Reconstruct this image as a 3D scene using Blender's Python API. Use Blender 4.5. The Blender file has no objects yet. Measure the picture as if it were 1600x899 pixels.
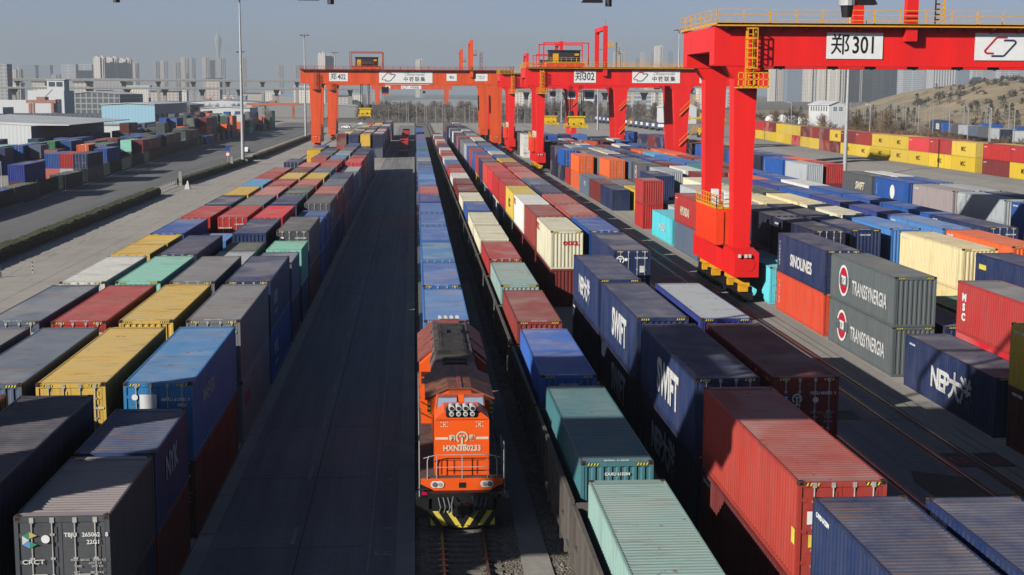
import bpy, math, random
from mathutils import Matrix, Vector

# ------------------------------------------------------------------ scene, camera, light
S = bpy.context.scene
COL = S.collection
random.seed(7)
R = math.radians

CZ = 16.1
cam_d = bpy.data.cameras.new('camera')
cam = bpy.data.objects.new('camera', cam_d)
COL.objects.link(cam)
S.camera = cam
cam_d.sensor_width = 36.0
cam_d.lens = 36.0 * 2170.0 / 1600.0
cam_d.clip_start = 0.5
cam_d.clip_end = 40000.0
YAW, PITCH, ROLL = R(4.0064), R(7.9615), 0.004
f = Vector((math.sin(YAW) * math.cos(PITCH), math.cos(YAW) * math.cos(PITCH), -math.sin(PITCH)))
r = Vector((math.cos(YAW), -math.sin(YAW), 0.0))
d = f.cross(r)
r2 = r * math.cos(ROLL) - d * math.sin(ROLL)
d2 = d * math.cos(ROLL) + r * math.sin(ROLL)
cam.matrix_world = Matrix(((r2.x, -d2.x, -f.x, 0), (r2.y, -d2.y, -f.y, 0), (r2.z, -d2.z, -f.z, CZ), (0, 0, 0, 1)))

S.view_settings.view_transform = 'Standard'
S.view_settings.look = 'None'
S.view_settings.gamma = 1.0
S.view_settings.exposure = 0.45
S.cycles.use_denoising = True
S.cycles.max_bounces = 5
S.cycles.diffuse_bounces = 0
S.cycles.glossy_bounces = 2
S.cycles.volume_bounces = 1

# light travels along (+1.85, +1.35, -1)
LD = Vector((1.85, 1.35, -1.0)).normalized()
SUN_EL = math.asin(-LD.z)
SUN_AZ = math.atan2(-LD.x, -LD.y)          # compass style from +Y towards +X
world = bpy.data.worlds.new('World')
S.world = world
world.use_nodes = True
wn = world.node_tree
wn.nodes.clear()
wo = wn.nodes.new('ShaderNodeOutputWorld')
wb = wn.nodes.new('ShaderNodeBackground')
ws = wn.nodes.new('ShaderNodeTexSky')
ws.sky_type = 'NISHITA'
ws.sun_disc = False
ws.sun_elevation = SUN_EL
ws.sun_rotation = SUN_AZ
ws.air_density = 0.3
ws.dust_density = 0.4
ws.ozone_density = 1.2
wb.inputs['Strength'].default_value = 0.09
wn.links.new(ws.outputs[0], wb.inputs['Color'])
wn.links.new(wb.outputs[0], wo.inputs['Surface'])
sun_d = bpy.data.lights.new('sun', 'SUN')
sun_d.energy = 5.0
sun_d.angle = R(0.5)
sun_d.color = (1.0, 0.955, 0.88)
sun = bpy.data.objects.new('sun', sun_d)
sun.rotation_euler = LD.to_track_quat('-Z', 'Y').to_euler()
COL.objects.link(sun)


# ------------------------------------------------------------------ helpers
def lin(c):
    return tuple(((v / 255.0) / 12.92 if v / 255.0 <= 0.04045 else ((v / 255.0 + 0.055) / 1.055) ** 2.4) for v in c[:3])


def mat(name, rgb, rough=0.6, metal=0.0, var=0.12, scale=1.5, dark=None, bump=0.0, bscale=8.0, spec=0.4, streak=False):
    """procedural paint/stone: base colour, large soft variation and fine noise"""
    m = bpy.data.materials.new(name)
    m.use_nodes = True
    nt = m.node_tree
    b = nt.nodes['Principled BSDF']
    b.inputs['Roughness'].default_value = rough
    b.inputs['Metallic'].default_value = metal
    b.inputs['Specular IOR Level'].default_value = spec
    tc = nt.nodes.new('ShaderNodeTexCoord')
    n = nt.nodes.new('ShaderNodeTexNoise')
    n.inputs['Scale'].default_value = scale
    n.inputs['Detail'].default_value = 6
    n.inputs['Roughness'].default_value = 0.65
    mp = nt.nodes.new('ShaderNodeMapping')
    if streak:
        mp.inputs['Scale'].default_value = (1, 1, 0.12)
    nt.links.new(tc.outputs['Object'], mp.inputs[0])
    nt.links.new(mp.outputs[0], n.inputs['Vector'])
    cr = nt.nodes.new('ShaderNodeValToRGB')
    cr.color_ramp.elements[0].position = 0.3
    cr.color_ramp.elements[1].position = 0.7
    c2 = dark if dark else tuple(v * (1 - var * 2) for v in rgb)
    cr.color_ramp.elements[0].color = (*c2, 1)
    cr.color_ramp.elements[1].color = (*[min(1, v * (1 + var * .5)) for v in rgb], 1)
    nt.links.new(n.outputs[0], cr.inputs[0])
    nt.links.new(cr.outputs[0], b.inputs['Base Color'])
    if bump:
        n2 = nt.nodes.new('ShaderNodeTexNoise')
        n2.inputs['Scale'].default_value = bscale
        n2.inputs['Detail'].default_value = 4
        nt.links.new(tc.outputs['Object'], n2.inputs['Vector'])
        bp = nt.nodes.new('ShaderNodeBump')
        bp.inputs['Strength'].default_value = bump
        bp.inputs['Distance'].default_value = 0.05
        nt.links.new(n2.outputs[0], bp.inputs['Height'])
        nt.links.new(bp.outputs[0], b.inputs['Normal'])
    return m


def N(nt, typ, **kw):
    n = nt.nodes.new(typ)
    for k, v in kw.items():
        setattr(n, k, v)
    return n


def MIX(nt, fac, a, b, mode='MIX'):
    m = nt.nodes.new('ShaderNodeMix')
    m.data_type = 'RGBA'
    m.blend_type = mode
    for inp, v in ((m.inputs[0], fac), (m.inputs[6], a), (m.inputs[7], b)):
        if hasattr(v, 'links'):
            nt.links.new(v, inp)
        elif isinstance(v, (int, float)):
            inp.default_value = v
        else:
            inp.default_value = (*v, 1)
    return m.outputs[2]


def RAMP(nt, src, p0, p1, c0=(0, 0, 0), c1=(1, 1, 1)):
    cr = nt.nodes.new('ShaderNodeValToRGB')
    cr.color_ramp.elements[0].position = p0
    cr.color_ramp.elements[1].position = p1
    cr.color_ramp.elements[0].color = (*c0, 1)
    cr.color_ramp.elements[1].color = (*c1, 1)
    nt.links.new(src, cr.inputs[0])
    return cr.outputs[0]


def NOISE(nt, vec, scale, detail=5, rough=0.6, vscale=None, loc=None):
    if vscale or loc is not None:
        mp = nt.nodes.new('ShaderNodeMapping')
        if vscale:
            mp.inputs['Scale'].default_value = vscale
        nt.links.new(vec, mp.inputs[0])
        if loc is not None:
            nt.links.new(loc, mp.inputs['Location'])
        vec = mp.outputs[0]
    n = nt.nodes.new('ShaderNodeTexNoise')
    n.inputs['Scale'].default_value = scale
    n.inputs['Detail'].default_value = detail
    n.inputs['Roughness'].default_value = rough
    nt.links.new(vec, n.inputs['Vector'])
    return n.outputs[0]


def paint_mat(name, roof=False, attr=False):
    """container paint; colour comes from the object (or from a colour attribute)"""
    m = bpy.data.materials.new(name)
    m.use_nodes = True
    nt = m.node_tree
    b = nt.nodes['Principled BSDF']
    if attr:
        a = N(nt, 'ShaderNodeAttribute', attribute_name='col')
        base = a.outputs['Color']
        tc = N(nt, 'ShaderNodeTexCoord')
        vec = tc.outputs['Object']
        rnd = None
    else:
        oi = N(nt, 'ShaderNodeObjectInfo')
        base = oi.outputs['Color']
        tc = N(nt, 'ShaderNodeTexCoord')
        vec = tc.outputs['Object']
        ml = N(nt, 'ShaderNodeMath', operation='MULTIPLY')
        ml.inputs[1].default_value = 90.0
        nt.links.new(oi.outputs['Random'], ml.inputs[0])
        rnd = ml.outputs[0]
    if roof or attr:
        # settled dust, stains along the ribs, a few rust spots
        n1 = NOISE(nt, vec, 0.5, 5, 0.7, (1.0, 0.8, 1), rnd)
        dust = RAMP(nt, n1, 0.28, 0.72, (0.06,) * 3, (0.42,) * 3)
        up = None
        if attr:
            g = N(nt, 'ShaderNodeNewGeometry')
            sx = N(nt, 'ShaderNodeSeparateXYZ')
            nt.links.new(g.outputs['Normal'], sx.inputs[0])
            mm = N(nt, 'ShaderNodeMath', operation='MULTIPLY')
            nt.links.new(sx.outputs[2], mm.inputs[0])
            nt.links.new(dust, mm.inputs[1])
            mm.use_clamp = True
            dust = mm.outputs[0]
        c = MIX(nt, dust, base, (0.36, 0.33, 0.30))
        n2 = NOISE(nt, vec, 1.1, 6, 0.75, (0.35, 2.2, 1), rnd)
        st = RAMP(nt, n2, 0.56, 0.74, (0,) * 3, (0.55,) * 3)
        c = MIX(nt, st, c, (0.055, 0.045, 0.04))
        n4 = NOISE(nt, vec, 0.22, 2, 0.5, (1, .8, 1), rnd)
        c = MIX(nt, RAMP(nt, n4, .55, .62, (0,) * 3, (.22,) * 3), c, (0.45, 0.42, 0.38))
        n3 = NOISE(nt, vec, 2.6, 3, 0.5, None, rnd)
        ru = RAMP(nt, n3, 0.67, 0.74, (0,) * 3, (0.7,) * 3)
        c = MIX(nt, ru, c, (0.15, 0.065, 0.03))
        n5 = NOISE(nt, vec, 1.3, 5, 0.7, (0.3, 3.2, 1), rnd)
        gate = RAMP(nt, NOISE(nt, vec, 0.35, 3, 0.5, None, rnd), .48, .62, (0,) * 3, (1,) * 3)
        rs = MIX(nt, RAMP(nt, n5, .52, .66, (0,) * 3, (.8,) * 3), (0, 0, 0), gate)
        c = MIX(nt, rs, c, (0.20, 0.10, 0.045))
        b.inputs['Roughness'].default_value = 0.62
    else:
        n1 = NOISE(nt, vec, 0.9, 5, 0.7, (1, 1, 0.35), rnd)
        fade = RAMP(nt, n1, 0.35, 0.75, (0.0,) * 3, (0.10,) * 3)
        c = MIX(nt, fade, base, (0.34, 0.31, 0.28))
        n2 = NOISE(nt, vec, 3.0, 4, 0.7, (1, 1, 0.08), rnd)
        st = RAMP(nt, n2, 0.52, 0.78, (0,) * 3, (0.5,) * 3)
        c = MIX(nt, st, c, (0.06, 0.05, 0.045))
        n3 = NOISE(nt, vec, 2.0, 5, 0.7, None, rnd)
        ru = RAMP(nt, n3, 0.70, 0.76, (0,) * 3, (0.75,) * 3)
        c = MIX(nt, ru, c, (0.17, 0.07, 0.03))
        b.inputs['Roughness'].default_value = 0.5
        b.inputs['Specular IOR Level'].default_value = 0.3
        bp = N(nt, 'ShaderNodeBump'); bp.inputs['Strength'].default_value = 0.5; bp.inputs['Distance'].default_value = 0.06
        nt.links.new(NOISE(nt, vec, 0.8, 3, 0.5, None, rnd), bp.inputs['Height']); nt.links.new(bp.outputs[0], b.inputs['Normal'])
    nt.links.new(c, b.inputs['Base Color'])
    return m


class MB:
    def __init__(s):
        s.v = []; s.f = []; s.m = []

    def add(s, vs, fs, mi=0):
        o = len(s.v)
        s.v += [tuple(v) for v in vs]
        for q in fs:
            s.f.append(tuple(i + o for i in q)); s.m.append(mi)
        return s

    def box(s, x0, x1, y0, y1, z0, z1, mi=0):
        vs = [(x0, y0, z0), (x1, y0, z0), (x1, y1, z0), (x0, y1, z0), (x0, y0, z1), (x1, y0, z1), (x1, y1, z1), (x0, y1, z1)]
        return s.add(vs, [(0, 3, 2, 1), (4, 5, 6, 7), (0, 1, 5, 4), (1, 2, 6, 5), (2, 3, 7, 6), (3, 0, 4, 7)], mi)

    def frus(s, b0, b1, mi=0):
        """b0, b1 = (x0,x1,y0,y1,z) rectangles joined"""
        x0, x1, y0, y1, z = b0
        X0, X1, Y0, Y1, Z = b1
        vs = [(x0, y0, z), (x1, y0, z), (x1, y1, z), (x0, y1, z), (X0, Y0, Z), (X1, Y0, Z), (X1, Y1, Z), (X0, Y1, Z)]
        return s.add(vs, [(0, 3, 2, 1), (4, 5, 6, 7), (0, 1, 5, 4), (1, 2, 6, 5), (2, 3, 7, 6), (3, 0, 4, 7)], mi)

    def bar(s, p, q, w, h=None, mi=0):
        """rectangular bar from p to q"""
        p = Vector(p); q = Vector(q); h = h or w
        a = (q - p)
        if a.length < 1e-6:
            return s
        a.normalize()
        u = a.cross(Vector((0, 0, 1)))
        if u.length < 1e-3:
            u = Vector((1, 0, 0))
        u.normalize(); t = u.cross(a)
        u = u * w / 2; t = t * h / 2
        vs = [p - u - t, p + u - t, p + u + t, p - u + t, q - u - t, q + u - t, q + u + t, q - u + t]
        return s.add(vs, [(0, 1, 2, 3), (4, 7, 6, 5), (0, 4, 5, 1), (1, 5, 6, 2), (2, 6, 7, 3), (3, 7, 4, 0)], mi)

    def tube(s, p, q, ra, rb=None, n=8, mi=0, cap=True):
        p = Vector(p); q = Vector(q); rb = ra if rb is None else rb
        a = (q - p).normalized()
        u = a.cross(Vector((0, 0, 1)))
        if u.length < 1e-3:
            u = Vector((1, 0, 0))
        u.normalize(); t = u.cross(a)
        vs = []
        for k in range(n):
            c, si = math.cos(2 * math.pi * k / n), math.sin(2 * math.pi * k / n)
            vs.append(p + (u * c + t * si) * ra); vs.append(q + (u * c + t * si) * rb)
        fs = [(2 * k, 2 * k + 1, (2 * k + 3) % (2 * n), (2 * k + 2) % (2 * n)) for k in range(n)]
        if cap:
            fs.append(tuple(2 * k for k in range(n))); fs.append(tuple(2 * k + 1 for k in reversed(range(n))))
        return s.add(vs, fs, mi)

    def prism(s, poly, axis, a0, a1, mi=0):
        """poly = list of 2D points; extruded along axis ('x','y','z') a0..a1"""
        def P(u, v, w):
            return {'x': (w, u, v), 'y': (u, w, v), 'z': (u, v, w)}[axis]
        n = len(poly)
        vs = [P(u, v, a0) for u, v in poly] + [P(u, v, a1) for u, v in poly]
        fs = [(k, (k + 1) % n, (k + 1) % n + n, k + n) for k in range(n)]
        fs.append(tuple(reversed(range(n)))); fs.append(tuple(range(n, 2 * n)))
        return s.add(vs, fs, mi)

    def mesh(s, name, mats, smooth=False):
        me = bpy.data.meshes.new(name)
        me.from_pydata(s.v, [], s.f)
        for m in (mats if isinstance(mats, (list, tuple)) else [mats]):
            me.materials.append(m)
        if len(set(s.m)) > 1:
            me.polygons.foreach_set('material_index', s.m)
        if smooth:
            me.polygons.foreach_set('use_smooth', [True] * len(me.polygons))
        me.update()
        return me


def obj(name, me, parent=None, loc=(0, 0, 0), rz=0.0, color=None):
    o = bpy.data.objects.new(name, me)
    COL.objects.link(o)
    o.location = loc
    if rz:
        o.rotation_euler = (0, 0, rz)
    if parent:
        o.parent = parent
    if color:
        o.color = (*color, 1)
    return o


def mk(name, mb, mats, parent=None, **k):
    sm = k.pop('smooth', False)
    return obj(name, mb.mesh(name, mats, sm), parent, **k)


def tag(o, label, cat, group=None, kind=None):
    if label: o['label'] = label
    if cat: o['category'] = cat
    if group: o['group'] = group
    if kind: o['kind'] = kind
    return o


def thing(name, label, cat, loc=(0, 0, 0), rz=0.0, group=None):
    return tag(obj(name, None, loc=loc, rz=rz), label, cat, group)


def copy_tree(o, parent=None, color=None):
    c = o.copy()
    COL.objects.link(c)
    c.parent = parent
    if color and o.get('paint'):
        c.color = (*color, 1)
    for ch in list(o.children):
        copy_tree(ch, c, color)
    return c


def struct(name, mb, mats, **k):
    o = mk(name, mb, mats, **k)
    o['kind'] = 'structure'
    return o


_txt = {}


def text_mesh(body, size, m, bold=0.0, sx=1.0, sp=1.0, shear=0.0):
    key = (body, size, m.name, bold, sx, sp, shear)
    if key in _txt:
        return _txt[key]
    cu = bpy.data.curves.new('lettering', 'FONT')
    cu.body = body
    cu.size = size
    cu.align_x = 'CENTER'; cu.align_y = 'CENTER'
    cu.offset = bold
    cu.space_character = sp
    cu.shear = shear
    cu.extrude = 0.004
    cu.resolution_u = 3
    o = bpy.data.objects.new('lettering', cu)
    COL.objects.link(o)
    me = bpy.data.meshes.new_from_object(o)
    bpy.data.objects.remove(o)
    for v in me.vertices:
        v.co.x *= sx
    me.materials.clear(); me.materials.append(m)
    me.name = 'lettering'
    _txt[key] = me
    return me


def face_text(parent, me, p, face, name='lettering', roll=0.0, scale=1.0):
    """put flat text on a wall facing 'x-' / 'x+' / 'y-' / 'z+' of the parent"""
    o = obj(name, me, parent)
    base = {'y-': Matrix(((1, 0, 0), (0, 0, -1), (0, 1, 0))), 'x-': Matrix(((0, 0, -1), (-1, 0, 0), (0, 1, 0))),
            'x+': Matrix(((0, 0, 1), (1, 0, 0), (0, 1, 0))), 'z+': Matrix(((1, 0, 0), (0, 1, 0), (0, 0, 1)))}[face]
    M = base.to_4x4() @ Matrix.Rotation(roll, 4, 'Z') @ Matrix.Scale(scale, 4)
    o.matrix_local = Matrix.Translation(Vector(p)) @ M
    return o


# ------------------------------------------------------------------ materials
MP = paint_mat('container_paint')
MR = paint_mat('container_roof_paint', roof=True)
MA = paint_mat('container_paint_far', attr=True)
M_white = mat('white_paint', (0.78, 0.78, 0.76), 0.5, var=0.05)
M_offw = mat('weathered_white_letter', (0.62, 0.62, 0.6), 0.6, var=0.1)
M_black = mat('black_paint', (0.012, 0.012, 0.013), 0.5, var=0.2)
M_dark = mat('dark_steel', (0.03, 0.03, 0.032), 0.55, var=0.25, scale=3)
M_grey = mat('grey_steel', (0.16, 0.16, 0.165), 0.5, var=0.2, scale=2)
M_gond = mat('wagon_grey_brown', (0.13, 0.115, 0.10), 0.75, var=0.25, scale=1.2, streak=True)
M_galv = mat('galvanised_steel', (0.42, 0.43, 0.43), 0.45, var=0.1, metal=0.2)
M_rod = mat('lock_rod_steel', (0.45, 0.43, 0.40), 0.45, var=0.2)
M_rust = mat('rusty_casting', (0.10, 0.055, 0.035), 0.8, var=0.35, scale=6)
M_yel = mat('crane_yellow', (0.78, 0.36, 0.02), 0.45, var=0.12, scale=3)
M_syel = mat('spreader_yellow', (0.72, 0.46, 0.02), 0.45, var=0.2, scale=2)
M_wyel = mat('warning_yellow', (0.75, 0.62, 0.08), 0.6, var=0.1)
M_red = mat('crane_red', (0.86, 0.020, 0.018), 0.42, var=0.07, scale=0.45, spec=0.25, dark=(0.66, 0.02, 0.02), bump=.15, bscale=.8, streak=True)
M_ora = mat('crane_orange', (0.78, 0.095, 0.02), 0.45, var=0.10, scale=0.4, spec=0.3, dark=(0.52, 0.07, 0.02), streak=True)
M_eh = mat('cabinet_orange_red', (0.88, 0.055, 0.015), 0.45, var=0.06, scale=0.6, spec=0.3)
M_orad = mat('crane_orange_rail', (0.42, 0.07, 0.03), 0.55, var=0.2, scale=2)
M_loco = mat('locomotive_orange', (0.90, 0.115, 0.014), 0.38, var=0.06, scale=0.9, spec=0.3)
M_locor = mat('faded_red_roof', (0.30, 0.085, 0.065), 0.6, var=0.25, scale=1.6)
M_soot = mat('sooty_roof', (0.055, 0.05, 0.045), 0.75, var=0.4, scale=1.4)
M_glass = mat('window_glass', (0.05, 0.07, 0.10), 0.12, var=0.15, spec=0.7)
M_lamp = mat('lamp_lens', (0.7, 0.7, 0.68), 0.15, var=0.1, spec=0.8)
M_rlens = mat('red_lens', (0.45, 0.01, 0.06), 0.2, var=0.1)
M_tyre = mat('tyre_rubber', (0.02, 0.02, 0.02), 0.85, var=0.2)
M_rail = mat('rail_steel', (0.20, 0.17, 0.14), 0.35, metal=0.6, var=0.2)
M_sleep = mat('concrete_sleeper', (0.20, 0.185, 0.165), 0.85, var=0.2, scale=4)
M_lred = mat('logo_red', (0.5, 0.015, 0.04), 0.5, var=0.05)
M_lblu = mat('logo_blue', (0.02, 0.06, 0.25), 0.5, var=0.05)
M_lgry = mat('logo_navy', (0.03, 0.04, 0.09), 0.5, var=0.05)
M_conc = mat('pale_concrete', (0.33, 0.32, 0.30), 0.85, var=0.12, scale=0.4)
M_hedge = mat('hedge_leaves', (0.075, 0.085, 0.035), 0.8, var=0.4, scale=2.5, dark=(0.05, 0.04, 0.02))
M_twig = mat('bare_twigs', (0.20, 0.17, 0.15), 0.9, var=0.3, scale=0.05)
M_twig2 = mat('brown_bush_twigs', (0.22, 0.15, 0.09), 0.9, var=0.3, scale=0.05)
M_pine = mat('evergreen_needles', (0.045, 0.06, 0.04), 0.9, var=0.4, scale=0.5)
M_bark = mat('bark', (0.09, 0.075, 0.06), 0.9, var=0.3)
M_fence = mat('green_fence_wire', (0.03, 0.055, 0.05), 0.6, var=0.2)


def ground_mat():
    m = bpy.data.materials.new('yard_concrete'); m.use_nodes = True
    nt = m.node_tree; b = nt.nodes['Principled BSDF']; b.inputs['Roughness'].default_value = 0.85
    tc = N(nt, 'ShaderNodeTexCoord'); vec = tc.outputs['Object']
    n1 = NOISE(nt, vec, 0.03, 6, 0.65)
    c = RAMP(nt, n1, 0.3, 0.7, (0.34, 0.31, 0.265), (0.46, 0.425, 0.37))
    n2 = NOISE(nt, vec, 0.9, 6, 0.75, (1, 0.12, 1))
    c = MIX(nt, RAMP(nt, n2, 0.5, 0.75, (0,) * 3, (0.45,) * 3), c, (0.15, 0.14, 0.13))
    n3 = NOISE(nt, vec, 2.2, 5, 0.8)
    c = MIX(nt, RAMP(nt, n3, 0.62, 0.68, (0,) * 3, (0.4,) * 3), c, (0.10, 0.095, 0.09))
    br = N(nt, 'ShaderNodeTexBrick'); br.offset = 0.0
    br.inputs['Scale'].default_value = 1.0; br.inputs['Brick Width'].default_value = 4.0
    br.inputs['Row Height'].default_value = 5.0; br.inputs['Mortar Size'].default_value = 0.035
    br.inputs['Mortar Smooth'].default_value = 0.3
    nt.links.new(vec, br.inputs['Vector'])
    c = MIX(nt, br.outputs['Fac'], c, (0.12, 0.115, 0.11))
    nt.links.new(c, b.inputs['Base Color'])
    bp = N(nt, 'ShaderNodeBump'); bp.inputs['Strength'].default_value = 0.25; bp.inputs['Distance'].default_value = 0.03
    nt.links.new(NOISE(nt, vec, 12, 4), bp.inputs['Height']); nt.links.new(bp.outputs[0], b.inputs['Normal'])
    return m


def patch_mat(name, a, bcol, sc=0.3, vs=(1, 0.15, 1), rough=0.9, bump=0.3, bs=14, extra=None):
    m = bpy.data.materials.new(name); m.use_nodes = True
    nt = m.node_tree; b = nt.nodes['Principled BSDF']; b.inputs['Roughness'].default_value = rough
    tc = N(nt, 'ShaderNodeTexCoord'); vec = tc.outputs['Object']
    c = RAMP(nt, NOISE(nt, vec, sc, 7, 0.7, vs), 0.3, 0.7, a, bcol)
    c = MIX(nt, RAMP(nt, NOISE(nt, vec, 3.5, 4, 0.7), 0.35, 0.75, (0,) * 3, (0.4,) * 3), c, tuple(v * 0.55 for v in a))
    if extra:
        v = N(nt, 'ShaderNodeTexVoronoi'); v.inputs['Scale'].default_value = extra
        nt.links.new(vec, v.inputs['Vector'])
        bw = N(nt, 'ShaderNodeRGBToBW'); nt.links.new(v.outputs['Color'], bw.inputs[0])
        c = MIX(nt, 0.7, c, bw.outputs[0], 'SOFT_LIGHT')
    nt.links.new(c, b.inputs['Base Color'])
    bp = N(nt, 'ShaderNodeBump'); bp.inputs['Strength'].default_value = bump; bp.inputs['Distance'].default_value = 0.06
    if extra:
        nt.links.new(v.outputs['Distance'], bp.inputs['Height'])
    else:
        nt.links.new(NOISE(nt, vec, bs, 4), bp.inputs['Height'])
    nt.links.new(bp.outputs[0], b.inputs['Normal'])
    return m


M_ground = ground_mat()
M_land = patch_mat('winter_land', (0.14, 0.125, 0.10), (0.22, 0.195, 0.15), 0.01, (1, 1, 1))
M_asph = patch_mat('grey_asphalt', (0.13, 0.13, 0.13), (0.23, 0.225, 0.22), 0.25, (1, 0.05, 1))
M_lane = patch_mat('dark_lane_concrete', (0.15, 0.15, 0.152), (0.34, 0.335, 0.33), 0.6, (1.6, 0.05, 1))
M_fpaint = mat('faded_lane_paint', (0.42, 0.42, 0.42), 0.85, var=0.3, scale=5, dark=(0.2, 0.2, 0.2))
M_ballast = patch_mat('ballast_stone', (0.17, 0.15, 0.125), (0.30, 0.26, 0.21), 0.9, (1, 1, 1), bump=1.0, extra=11.0)
M_patch = patch_mat('bitumen_patch', (0.05, 0.05, 0.05), (0.08, 0.08, 0.078), 0.8, (1, 1, 1))
M_paint = mat('worn_road_paint', (0.55, 0.55, 0.52), 0.8, var=0.35, scale=6, dark=(0.22, 0.22, 0.21))
M_strip = patch_mat('pale_concrete_strip', (0.30, 0.28, 0.25), (0.40, 0.375, 0.34), 0.5, (1, 0.3, 1))
M_hill = patch_mat('dry_grass_hill', (0.46, 0.36, 0.21), (0.15, 0.12, 0.085), 0.022, (1, 1, 1), bump=1.0, bs=0.25)


# ------------------------------------------------------------------ ground and roads
def sheet(name, pts, z, m, sub=None):
    mb = MB()
    mb.add([(x, y, z) for x, y in pts], [tuple(range(len(pts)))])
    return struct(name, mb, m)


def rect(name, x0, x1, y0, y1, z, m):
    return sheet(name, [(x0, y0), (x1, y0), (x1, y1), (x0, y1)], z, m)


sheet('ground', [(-11000, -600), (11000, -600), (11000, 14000), (-11000, 14000)], -0.30, M_land)
# concrete yard west and east of the sunken track beds
mb = MB()
mb.box(-57.0, -0.1, -60, 760, -0.29, 0.0)
struct('yard_pavement', mb, M_ground)
mb = MB(); mb.box(8.6, 128, -60, 760, -0.29, 0.0)
struct('yard_pavement', mb, M_ground)
sheet('yard_pavement', [(-160, -60), (-57.0, -60), (-57.0, 900), (-160, 900)], -0.004, M_ground)
rect('truck_lane', -7.4, -0.75, -60, 700, 0.004, M_lane)
# left asphalt road
sheet('asphalt_road', [(-55.3, -60), (-42.0, -60), (-43.6, 300), (-41.0, 760), (-70, 760), (-60.5, 330)], 0.006, M_asph)
rect('asphalt_strip', 15.9, 24.45, -60, 700, 0.004, M_lane)
rect('concrete_strip', 24.95, 27.1, -60, 700, 0.006, M_strip)
# raised platform of the far right stacks
mb = MB()
mb.add([(88, 150, 0.02), (101, 150, 1.2), (101, 700, 1.2), (88, 700, 0.02)], [(0, 1, 2, 3)])
mb.add([(101, 150, 1.2), (150, 150, 1.2), (150, 700, 1.2), (101, 700, 1.2)], [(0, 1, 2, 3)])
struct('east_yard_pavement', mb, M_strip)


# joints and longitudinal lines in the right hand strip
mb = MB()
for x in (16.9, 17.6, 21.3, 25.6, 26.2):
    mb.box(x, x + 0.05, 20, 400, 0.008, 0.012)
for k in range(30):
    y = 40 + k * 13.2
    mb.box(21.4, 24.4, y, y + 0.12, 0.0085, 0.0125)
struct('pavement_joints', mb, M_dark)
mb = MB()
for x, w in ((23.0, .12),):
    for k in range(28):
        y = 108 + k * 13.2
        mb.box(21.9, 24.3, y, y + .28, 0.014, 0.018)
struct('road_markings', mb, M_paint)
# lane dashes and worn numbers
mb = MB()
y = 30
while y < 330:
    mb.box(-36.1, -35.85, y, y + 2.8, 0.008, 0.012); y += 6.2
struct('road_markings', mb, M_paint)
mb = MB()
y = 40
while y < 420:
    mb.box(-4.55, -4.42, y, y + 2.0, 0.009, 0.013); y += 8.6
mb.box(-1.72, -1.66, 20, 400, 0.009, 0.013)
for k in range(60):
    y = 38 + k * 3.05 + random.random() * .7
    w = random.choice((0.05, 0.09, 0.12))
    mb.box(-1.5, -0.85, y, y + w, 0.0095, 0.0135)
    if k % 3 == 0:
        mb.box(-1.5, -0.85, y + .35, y + .42, 0.0095, 0.0135)
        mb.box(-1.5, -1.43, y + w, y + .35, 0.0095, 0.0135)
        mb.box(-1.15, -1.08, y + w, y + .35, 0.0095, 0.0135)
for k in range(6):
    mb.box(22.0 + (k % 2) * .2, 23.1, 57.6 + k * .55, 57.68 + k * .55, 0.0105, 0.0145)
mb.box(21.0, 22.0, 71.2, 71.3, .0105, .0145)
mb.box(21.3, 22.1, 70.3, 70.38, .0105, .0145)
struct('lane_markings', mb, M_fpaint)
mb = MB()
mb.add([(20.9, 53.2, .0145), (23.4, 53.0, .0145), (23.6, 55.6, .0145), (21.3, 57.0, .0145), (20.8, 55.2, .0145)], [(0, 1, 2, 3, 4)])
mb.add([(23.6, 57.4, .0145), (24.5, 57.4, .0145), (24.5, 59.8, .0145), (23.6, 59.8, .0145)], [(0, 1, 2, 3)])
mb.add([(25.1, 57.4, .0145), (26.2, 57.4, .0145), (26.2, 59.8, .0145), (25.1, 59.8, .0145)], [(0, 1, 2, 3)])
mb.box(-4.22, -4.17, 20, 420, 0.0085, 0.0125)
for k in range(30):
    mb.box(-7.3, -1.9, 30 + k * 9.1, 30.05 + k * 9.1, 0.0075, 0.0105)
mb.add([(20.9, 66.5, .0145), (22.3, 66.5, .0145), (22.3, 68.5, .0145), (20.9, 68.5, .0145)], [(0, 1, 2, 3)])
struct('bitumen_patches', mb, M_patch)
mb = MB()
for cx in (24.05, 25.65):
    for (a, b, c, d_) in ((-.3, .3, -.45, -.39), (-.3, .3, .39, .45), (-.3, -.24, -.39, .39), (.24, .3, -.39, .39)):
        mb.box(cx + a, cx + b, 58.6 + c, 58.6 + d_, .018, .022)
struct('red_painted_squares', mb, M_lred)

# platform kerb along the train
mb = MB(); mb.box(-0.75, -0.08, -60, 700, 0.005, 0.03)
struct('platform_kerb', mb, M_conc)


# ballast and tracks
def ballast(x0, x1, y0, y1, zt):
    mb = MB()
    nx = max(3, int((x1 - x0) / 0.28)); 
    rows = []
    y = y0
    ys = []
    while y < y1:
        ys.append(y); y += 0.3 if y < 75 else (1.5 if y < 140 else 12)
    ys.append(y1)
    rnd = random.Random(3)
    for j, y in enumerate(ys):
        for i in range(nx + 1):
            x = x0 + (x1 - x0) * i / nx
            mb.v.append((x + rnd.uniform(-.06, .06) * (0 < i < nx), y, zt + rnd.uniform(-0.035, 0.035)))
    for j in range(len(ys) - 1):
        for i in range(nx):
            a = j * (nx + 1) + i
            mb.f.append((a, a + 1, a + nx + 2, a + nx + 1)); mb.m.append(0)
    return struct('ballast_bed', mb, M_ballast)


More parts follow.
